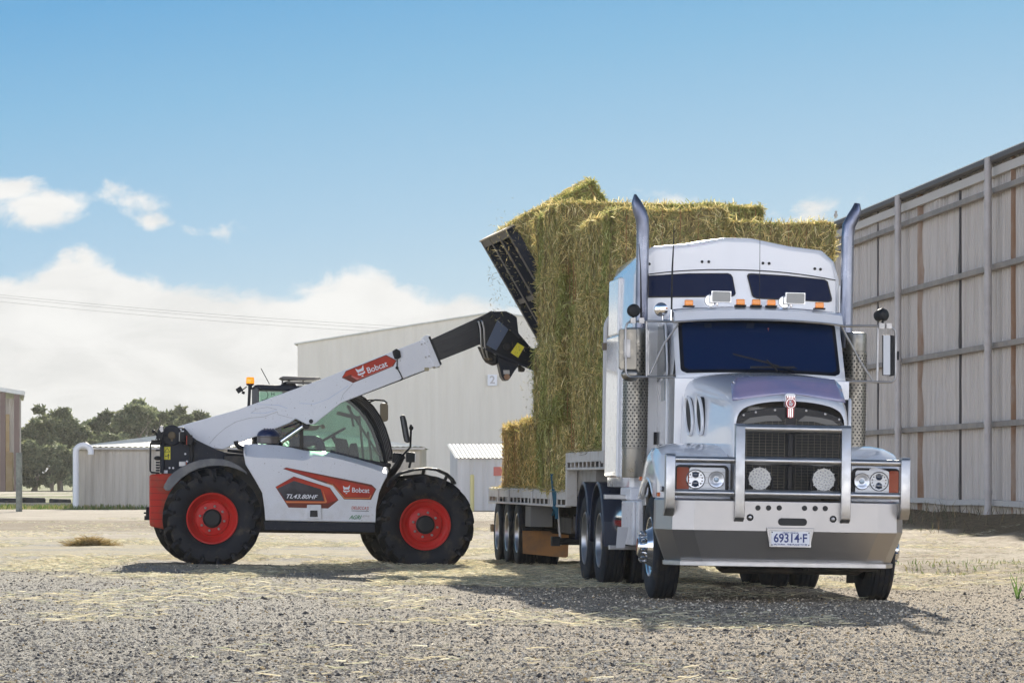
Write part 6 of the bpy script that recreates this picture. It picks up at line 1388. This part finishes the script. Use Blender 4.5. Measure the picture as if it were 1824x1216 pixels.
# drive axle mudguards
GUARDB = pbr('blue_black_mudguard', (.035, .045, .075), .35, rvar=.08)
for sg in (-1, 1):
    for y in (5.45, 6.80):
        m = MB(); rr = .615; rows = []
        A_ = [math.pi * (-.03 + 1.06 * k / 16) if y < 6 else math.pi * (.08 + .95 * k / 16) for k in range(17)]
        for xo in (sg * 1.25, sg * 1.235, sg * .62): rows.append([V(xo, y - math.cos(a) * (rr - (.03 if abs(xo) > 1.24 else 0)), WZ + .03 + math.sin(a) * (rr - (.03 if abs(xo) > 1.24 else 0))) for a in A_])
        m.loft(rows); m.build('drive_mudguard', GUARDB, TR, solid=.02)
    m = MB(); m.box(sg * 1.23 if sg < 0 else .65, -.65 if sg < 0 else 1.23, 4.815, 4.83, .45, .72); m.build('guard_flap', GUARDB, TR)
m = MB(); m.box(-1.0, 1.0, 4.3, 4.7, .97, 1.08); m.lathe([(.55, 0), (.55, .05), (0, .05)], (0.02, 6.1, 1.06), (0, 0, 1), 28); m.build('catwalk', CHASSIS, TR, bevel=.01)
m = MB(); m.tube([V(-.2, 4.6, 1.2), V(-.35, 4.7, 1.35), V(-.7, 4.9, 1.35), V(-.95, 5.1, 1.25)], .02, 8); m.build('air_hoses', BLACK, TR)
# ---------------------------------------------------------------- trailer
TT = Frame((2.30, 42.1, -0.018), 0.112, 0.012)
TL = empty('flatbed_trailer', TT.M, 'grey drop-deck flatbed trailer loaded with hay behind the prime mover', 'trailer')
def tb(name, boxes, mat, parent=None, bevel=.006):
    m = MB()
    for b in boxes: m.box(*b)
    return m.build(name, mat, parent or TL, bevel=bevel)
UZ, LZ, DROP, TAIL = 1.50, 1.055, 3.62, 12.3
tb('upper_deck', [(-1.20, 1.20, 0.04, DROP, 1.42, UZ - .01)], GREYP); tb('lower_deck', [(-1.20, 1.20, DROP + .06, TAIL, .98, LZ - .01)], GREYP)
tb('slot_backing', [(-1.15, 1.15, .1, 2.05, 1.30, 1.41), (-1.15, 1.15, DROP + .1, TAIL - .02, .87, .975)], CHASSIS)  # solid dark slabs added behind the side rails so their slots read dark
tb('gooseneck', [(-.50, -.36, .1, DROP, 1.12, 1.42), (.36, .50, .1, DROP, 1.12, 1.42), (-1.12, 1.12, 2.1, 3.55, .98, 1.30)], pbr('gooseneck_grey', (.33, .31, .28), .6, col2=(.22, .19, .15), nscale=3))
tb('main_rails', [(-.50, -.36, DROP, TAIL, .72, .98), (.36, .50, DROP, TAIL, .72, .98)], CHASSIS)
for sg in (-1, 1):
    x0, x1 = (-1.27, -1.20) if sg < 0 else (1.20, 1.27)
    for nm, ya, yb, zt2, zb, pitch in (('upper_side_rail', 0.0, DROP, UZ, 1.29, .36), ('lower_side_rail', DROP + .05, TAIL + .02, LZ + .005, .845, .42)):
        zm = zb + (zt2 - zb) * .46; m = MB(); m.box(x0, x1, ya, yb, zm, zt2); xa_, xb_ = (x0, x0 + .016) if sg < 0 else (x1 - .016, x1); m.box(xa_ - .01, xb_ + .01, ya, yb, zb, zb + .03); m.box(x0, x1, ya, ya + .03, zb, zm); m.box(x0, x1, yb - .03, yb, zb, zm)
        n = int((yb - ya) / pitch)
        for k in range(n + 1): y = ya + .02 + (yb - ya - .04) * k / n; m.box(xa_, xb_, y - .02, y + .02, zb + .015, zm)
        m.build(nm, GREYP, TL, bevel=.006)
    for y in (5.0, 7.0, 9.7, 11.0): tb('pocket_plate', [((x0 - .012) if sg < 0 else x1, x0 if sg < 0 else (x1 + .012), y, y + .16, .85, 1.05)], GREYP)
tb('drop_riser', [(-1.27, -1.14, DROP - .03, DROP + .09, .86, 1.5), (1.14, 1.27, DROP - .03, DROP + .09, .86, 1.5), (-1.14, 1.14, DROP - .01, DROP + .05, 1.0, 1.42)], GREYP)
tb('tail_frame', [(-1.27, 1.27, TAIL, TAIL + .08, .84, 1.055)], GREYP); tb('tail_bumper', [(-1.18, -1.08, TAIL - .2, TAIL - .1, .50, .84), (1.08, 1.18, TAIL - .2, TAIL - .1, .50, .84), (-1.26, 1.26, TAIL - .22, TAIL - .1, .44, .55)], pbr('tan_dust_paint', (.36, .27, .16), .7))
tb('front_bolster', [(-1.27, 1.27, -.05, .04, 1.28, 1.50), (-1.33, -1.27, -.05, .12, 1.36, 1.50)], GREYP)
# headboard of bent tube
GT = pbr('headboard_tube', (.60, .58, .56), .4, rvar=.08)
def bent(x, top): return [V(x, .02, 1.5), V(x, .02, top - .16)] + [V(x + (.14 if x < 0 else -.14) * (1 - math.cos(t)), .02, top - .16 + .16 * math.sin(t)) for t in [math.pi / 2 * k / 5 for k in range(1, 6)]]
L_a, L_b = bent(-1.30, 3.0), bent(1.22, 3.0)
m = MB(); m.tube(L_a + L_b[::-1], .036, 10)
for x in (-1.20, -.6, 0, .6, 1.14): m.tube([V(x, .02, 1.5), V(x, .02, 2.96)], .018, 8)
for k in range(6): z = 1.68 + k * .22; m.tube([V(-1.30, .02, z), V(1.22, .02, z)], .014, 6)
m.build('headboard', GT, TL)
m = MB(); m.box(-1.345, -1.255, -.02, .06, 2.60, 2.68); m.build('tape_band', pbr('brown_tape', (.22, .17, .12), .7), TL)
for sg in (-1, 1):
    for y in (9.15, 10.37, 11.59): truck_wheel('trailer_wheel', TL, sg * 1.235, y, .462, sg, r=.450, w_=.25, dual=True, rimm=ALU)
m = MB()
for y in (9.15, 10.37, 11.59): m.tube([V(-.95, y, .46), V(.95, y, .46)], .07, 10); m.box(-.5, -.35, y - .3, y + .3, .5, .72); m.box(.35, .5, y - .3, y + .3, .5, .72)
m.build('axles', CHASSIS, TL)
for sg in (-1, 1):
    a, b = (-1.22, -.60) if sg < 0 else (.60, 1.22)
    m = MB(); m.prism([(a, .50), (a + .36, .50), (a + .40, .47), (b, .45), (b - .01, .165), (b - .04, .15), (a + .3, .175), (a + .01, .20)], 8.55, 8.565); m.build('mudflap', ORANGEF, TL)
    tb('flap_bar', [(a, b, 8.56, 8.60, .50, .54)], BLACK)
tb('tool_box', [(-1.19, -.90, 7.9, 8.5, .56, .83)], pbr('grey_box', (.17, .165, .155), .6))
tb('landing_leg', [(-.88, -.80, 3.9, 4.0, .35, .98), (.80, .88, 3.9, 4.0, .35, .98), (-.94, -.74, 3.86, 4.04, .33, .36), (.74, .94, 3.86, 4.04, .33, .36)], BLACK)
m = MB(); m.tube([V(-1.02, 6.4, .84), V(-1.0, 6.4, .6), V(-.98, 6.4, .35)], .014, 8); m.build('jack_handle', GREYP, TL); m = MB(); m.tube([V(-1.10, 6.35, .40), V(-.70, 6.4, .40)], .045, 8); m.box(-1.1, -1.0, 6.3, 6.45, .34, .46); m.build('jack_leg', BLACK, TL)
m = MB(); m.lathe([(0, 0), (.10, .015), (.12, .05), (.12, .65), (.10, .68), (0, .70)], (-.78, 4.4, .82), (0, 1, 0), 24); m.build('air_tank', pbr('old_yellow_tank', (.30, .24, .07), .5), TL)
tb('pallet_gate', [(-.95, .95, 5.2, 5.4, .55, .72), (-.9, .9, 6.0, 7.4, .50, .70)], CHASSIS)
m = MB(); m.bar((-1.285, 4.55, .86), (-1.30, 4.75, 1.25), .004, .05, up=(1, 0, 0)); m.bar((-1.285, 4.55, 1.04), (-1.275, 4.55, .80), .05, .006, up=(0, 1, 0)); m.bar((-1.275, 4.55, .85), (-1.29, 4.75, .74), .03, .01); m.bar((-1.275, 4.5, .85), (-1.27, 4.5, .70), .04, .008, up=(0, 1, 0)); m.ball((-1.29, 4.55, .84), .03); m.build('blue_strap', BLUEST, TL)

# ---------------------------------------------------------------- hay bales
HAYB = bpy.data.materials.new('packed_hay'); HAYB.use_nodes = True; h = NT(HAYB.node_tree); hb = h.n['Principled BSDF']; hp_ = h.new('ShaderNodeTexCoord').outputs['Object']
hn = h.noise(h.scale(hp_, (9, 9, 3)), 3.0, 8, 0.75); hn2 = h.noise(hp_, 2.2, 3, 0.5)
hc = h.mix(h.step(hn2, .4, .62), h.ramp(hn, [(.3, (.09, .08, .035)), (.5, (.30, .25, .11)), (.7, (.56, .48, .25))]), h.ramp(hn, [(.3, (.10, .075, .035)), (.5, (.36, .27, .12)), (.7, (.60, .50, .28))]))
h.put(hb.inputs['Base Color'], hc); hb.inputs['Roughness'].default_value = .9; hb.inputs['Specular IOR Level'].default_value = .2
h.put(hb.inputs['Normal'], h.bump(h.noise(h.scale(hp_, (14, 14, 4)), 4.0, 6, .8), .04))
TWINE = pbr('orange_twine', (.42, .20, .09), .8)


def bale_mesh(L, Wd, Hh, seed, nb=20000, dry=False):
    r = np.random.default_rng(seed); hs = np.array([L, Wd, Hh]) / 2; rr = .06; co = []; qd = []; off_ = 0
    for ax in range(3):
        o1, o2 = [(1, 2), (2, 0), (0, 1)][ax]
        n1, n2 = int(hs[o1] * 2 / .035), int(hs[o2] * 2 / .035)
        for sg in (-1, 1):
            A_, B_ = np.meshgrid(np.linspace(-1, 1, n1 + 1), np.linspace(-1, 1, n2 + 1)); p = np.zeros((A_.size, 3)); p[:, ax] = sg * hs[ax]; p[:, o1] = A_.ravel() * hs[o1]; p[:, o2] = B_.ravel() * hs[o2]
            co.append(p); i = (np.arange(n2)[:, None] * (n1 + 1) + np.arange(n1)[None]).ravel(); q = np.stack([i, i + 1, i + n1 + 2, i + n1 + 1], -1) + off_
            qd.append(q if sg > 0 else q[:, ::-1]); off_ += len(p)
    P = np.concatenate(co); Q = np.concatenate(qd)
    def disp(P):
        c = np.clip(P, -(hs - rr), hs - rr); d = P - c; nrm = d / (np.linalg.norm(d, axis=1, keepdims=True) + 1e-9)
        s_ = seed * 17.3
        fl = vnoise(P[:, 0] * 7 + s_, P[:, 2] * 0.8 + P[:, 1] * .8, seed) - .5; big = vnoise(P[:, 0] * 2.0 + s_, (P[:, 2] + P[:, 1]) * 2.2, seed + 3) - .5; sm = vnoise(P[:, 0] * 26 + P[:, 1] * 11, P[:, 2] * 24 + P[:, 1] * 15, seed + 5) - .5
        return c + nrm * (rr + fl[:, None] * .085 + big[:, None] * .075 + sm[:, None] * .026), nrm
    P, _ = disp(P)
    n = nb; area = np.array([Wd * Hh, Wd * Hh, L * Hh, L * Hh, L * Wd * .9, L * Wd * .25]); fi = r.choice(6, n, p=area / area.sum()); ax = fi // 2; sg = np.where(fi % 2 == 0, -1, 1); sg = np.where(fi == 4, 1, np.where(fi == 5, -1, sg))
    b = (r.random((n, 3)) * 2 - 1) * hs; ed = r.random(n) < .12
    b[np.arange(n), ax] = sg * hs[ax]
    e2 = (ax + 1 + r.integers(0, 2, n)) % 3; k = np.where(ed)[0]; b[k, e2[k]] = np.sign(b[k, e2[k]]) * hs[e2[k]] * (1 - .03 * r.random(len(k)))
    bp, nr = disp(b)
    d = r.normal(size=(n, 3)); d -= nr * (d * nr).sum(1, keepdims=True); side = ax != 2; d[side, 2] *= 1.7; d /= np.linalg.norm(d, axis=1, keepdims=True)
    lift = np.where(ed, .15 + .7 * r.random(n), .02 + .30 * r.random(n) ** 2); d = d * (1 - lift[:, None] * .5) + nr * lift[:, None]; d /= np.linalg.norm(d, axis=1, keepdims=True)
    Lb = .05 + .12 * r.random(n); P0 = bp - d * Lb[:, None] * .35 + nr * .004
    up = r.normal(size=(n, 3)) * .6 + nr; sd = np.cross(d, up); sd /= np.linalg.norm(sd, axis=1, keepdims=True) + 1e-9; Wb = (.0026 + .0042 * r.random(n))[:, None]
    bn = r.normal(size=(n, 3)) * .10; mid = P0 + d * Lb[:, None] * .5 + bn * Lb[:, None]; end = P0 + d * Lb[:, None]
    Vb = np.stack([P0 - sd * Wb, P0 + sd * Wb, mid + sd * Wb, mid - sd * Wb, end + sd * Wb * .5, end - sd * Wb * .5], 1).reshape(-1, 3)
    Fb = (np.arange(n)[:, None, None] * 6 + np.array([(0, 1, 2, 3), (3, 2, 4, 5)])[None]).reshape(-1, 4) + len(P)
    cc = straw_cols(n, r, .4) * np.array([1.30, 1.26, 1.10]); green = vnoise(b[:, 0] * 4 + seed, b[:, 2] * .7 + b[:, 1], seed + 9) > (.85 if dry else .58); cc *= np.array([1.02, .93, .80]) if dry else 1.0; cc[green] = cc[green] * np.array([.72, .82, .66]); cc[fi == 4] *= 1.12  # top-face straws lightened in colour as if sunlit
    cols = np.concatenate([np.full((len(Q), 3), .2), np.repeat(cc, 2, 0)])
    o = raw_mesh('hay_bale', np.concatenate([P, Vb]), np.concatenate([Q, Fb]), [HAYB, BLADE], cols, False)
    mi = np.zeros(len(o.data.polygons), np.int32)
    if len(mi) == len(Q) + len(Fb): mi[len(Q):] = 1; o.data.polygons.foreach_set('material_index', mi)
    m = MB()
    for k in range(6):
        y = -Wd / 2 + Wd * (k + .5) / 6; a, c = L / 2 + .012, Hh / 2 + .012; m.tube([V(-a, y, -c + .05), V(-a, y, c - .05), V(-a + .05, y, c), V(a - .05, y, c), V(a, y, c - .05), V(a, y, -c + .05), V(a - .05, y, -c), V(-a + .05, y, -c), V(-a, y, -c + .05)], .0035, 4, caps=False)
    tw = m.build('twine', TWINE, o)
    return o
BL, BW, BH = 2.36, 1.20, .872
protos = [bale_mesh(BL, BW, BH, 3), bale_mesh(BL, BW, BH, 8), bale_mesh(BL, BW, BH, 15), bale_mesh(BL, BW, BH, 23), bale_mesh(BL, BW, BH, 31, dry=True)]
used_p = set(); brr = random.Random(9)
def bale(M, label, group='hay bales stacked on the trailer', k=None):
    k = brr.randrange(4) if k is None else k; p = protos[k]
    if k in used_p: o = copy_tree(p)
    else: o = p; used_p.add(k)
    o.matrix_world = M; return tag(o, label, 'hay bale', group)
def BM(x, y, z, lengthwise, tilt=0.0):
    j = lambda s_: brr.uniform(-s_, s_)
    rz = (math.pi / 2 if lengthwise else 0) + (math.pi if brr.random() < .5 else 0) + j(.012)
    return TT.M @ Matrix.Translation((x + j(.02), y + j(.02), z)) @ Matrix.Rotation(j(.008) + tilt, 4, 'Y') @ Matrix.Rotation(rz, 4, 'Z')
lay = ['bottom', 'second', 'third', 'top']
for k in range(3):
    nm = ('bottom', 'middle', 'top')[k]
    for sg, sd_ in ((-.615, 'left'), (.625, 'right')):
        bale(BM(sg, 1.26, UZ + BH * (k + .5) + .01 * k + (.03 if sg < 0 else -.10 * (k == 2)), True), '%s bale in the front stack just behind the sleeper, on its %s side' % (nm, sd_))
    bale(BM(-.045, 3.05, UZ + BH * (k + .5) + .01 * k - .02, False), '%s crosswise bale of the short column at the drop in the deck' % nm)
for k in range(4):
    for sg, sd_ in ((-.74, 'left'), (.52, 'right')):
        bale(BM(sg + (.07 if k == 0 else 0), 4.92, LZ + BH * .968 * (k + .5) + .012 * k, True), '%s bale of the tallest stack, on its %s side, next to the tilted frame' % (lay[k], sd_))
bale(BM(-.62, 7.42, LZ + BH * .5, True), 'single low bale on the bare rear deck, on the side near the telehandler', k=4); bale(BM(.62, 7.42, LZ + BH * .5, True), 'low bale on the rear deck on the side away from the telehandler')
bale(BM(0, 9.3, LZ + BH * .5, False), 'low bale lying across the rear deck, second from its end', k=4)
bale(BM(-.04, 10.55, LZ + BH * .49, False), 'rearmost low bale lying across the rear deck', k=4)
# two bales held against the tilted frame of the telehandler
HM = H.M
for k, lab in ((0, 'uppermost tilted bale sticking up above the load, held by the telehandler'), (1, 'tilted bale under the topmost one, pressed against the black frame')):
    c = f0 + lat * 1.22 + dn * (BH * (k + .5) + .02) + nn * (BW / 2 + .02)
    Mb = Matrix((lat, nn, -dn)).transposed().to_4x4(); Mb.translation = c; bale(HM @ Mb, lab, 'hay bales held by the telehandler', k)

# loose straw shaken out of the bales, in the air and on the deck edge
rf = np.random.default_rng(77); n = 420
D = 47.5 + 4 * rf.random(n); pxs = np.where(rf.random(n) < .6, 944 - 75 * rf.random(n) ** 1.6, 905 - 35 * rf.random(n)); pys = np.where(pxs < 925, 480 + 60 * rf.normal(size=n), 500 + 260 * rf.random(n))
q = np.stack([(pxs - CX) / FPX * D, D, CAMZ + (HY - pys) / FPX * D], 1); d = rf.normal(size=(n, 3)); d /= np.linalg.norm(d, axis=1, keepdims=True)
tag(blades('falling_straw', q, d, .015 + .07 * rf.random(n) ** 2, .006, straw_cols(n, rf) * .8, BLADE, .3, rf), 'bits of straw falling through the air from the tilted bales', 'straw', kind='stuff')
n = 1500; yy_ = .3 + 11.5 * rf.random(n); zz = np.where(yy_ < DROP, UZ, LZ) + .01; sx_ = -1.25 + .25 * rf.random(n) ** 2
q = np.array([TT.M @ Vector((a, b, c)) for a, b, c in zip(sx_, yy_, zz)]); d = flat_dirs(n, rf, .9); d[:, 2] -= .2
tag(blades('deck_straw', q, d, .04 + .10 * rf.random(n), .006, straw_cols(n, rf), BLADE, .3, rf), 'loose straw hanging over the edge of the trailer deck', 'straw', kind='stuff')

# bird on the eave
m = MB(); m.ball((0, 0, .10), .07, sc=(.8, 1.25, 1.0)); m.ball((0, -.08, .19), .038); m.tube([V(0, -.11, .19), V(0, -.15, .18)], [.012, .002], 6); m.tube([V(0, .06, .09), V(0, .2, .03)], [.035, .012], 8); m.tube([V(-.02, 0, .05), V(-.02, 0, 0)], .006, 6); m.tube([V(.02, 0, .05), V(.02, 0, 0)], .006, 6)
o = m.build('bird', pbr('grey_feathers', (.42, .40, .37), .8)); bpos = wp(108.2, .16, 8.52) + Vector((wl(Y0), Y0, 0)); o.location = bpos; tag(o, 'small grey bird perched on the gutter of the long shed', 'bird')
# ---------------------------------------------------------------- dusty air
hz = MB(); hz.box(-130, 130, -6, 480, -1.5, 14); hzo = hz.build('haze', [], smooth=False)
hm = bpy.data.materials.new('dusty_air'); hm.use_nodes = True; n_ = NT(hm.node_tree); n_.n.remove(n_.n['Principled BSDF'])
pv = n_.new('ShaderNodeVolumePrincipled'); pv.inputs['Color'].default_value = (.95, .93, .86, 1); pv.inputs['Density'].default_value = 0.0002; pv.inputs['Anisotropy'].default_value = 0.1
n_.l.new(pv.outputs[0], n_.n['Material Output'].inputs['Volume']); hzo.data.materials.append(hm); tag(hzo, kind='stuff')
bpy.context.view_layer.update()
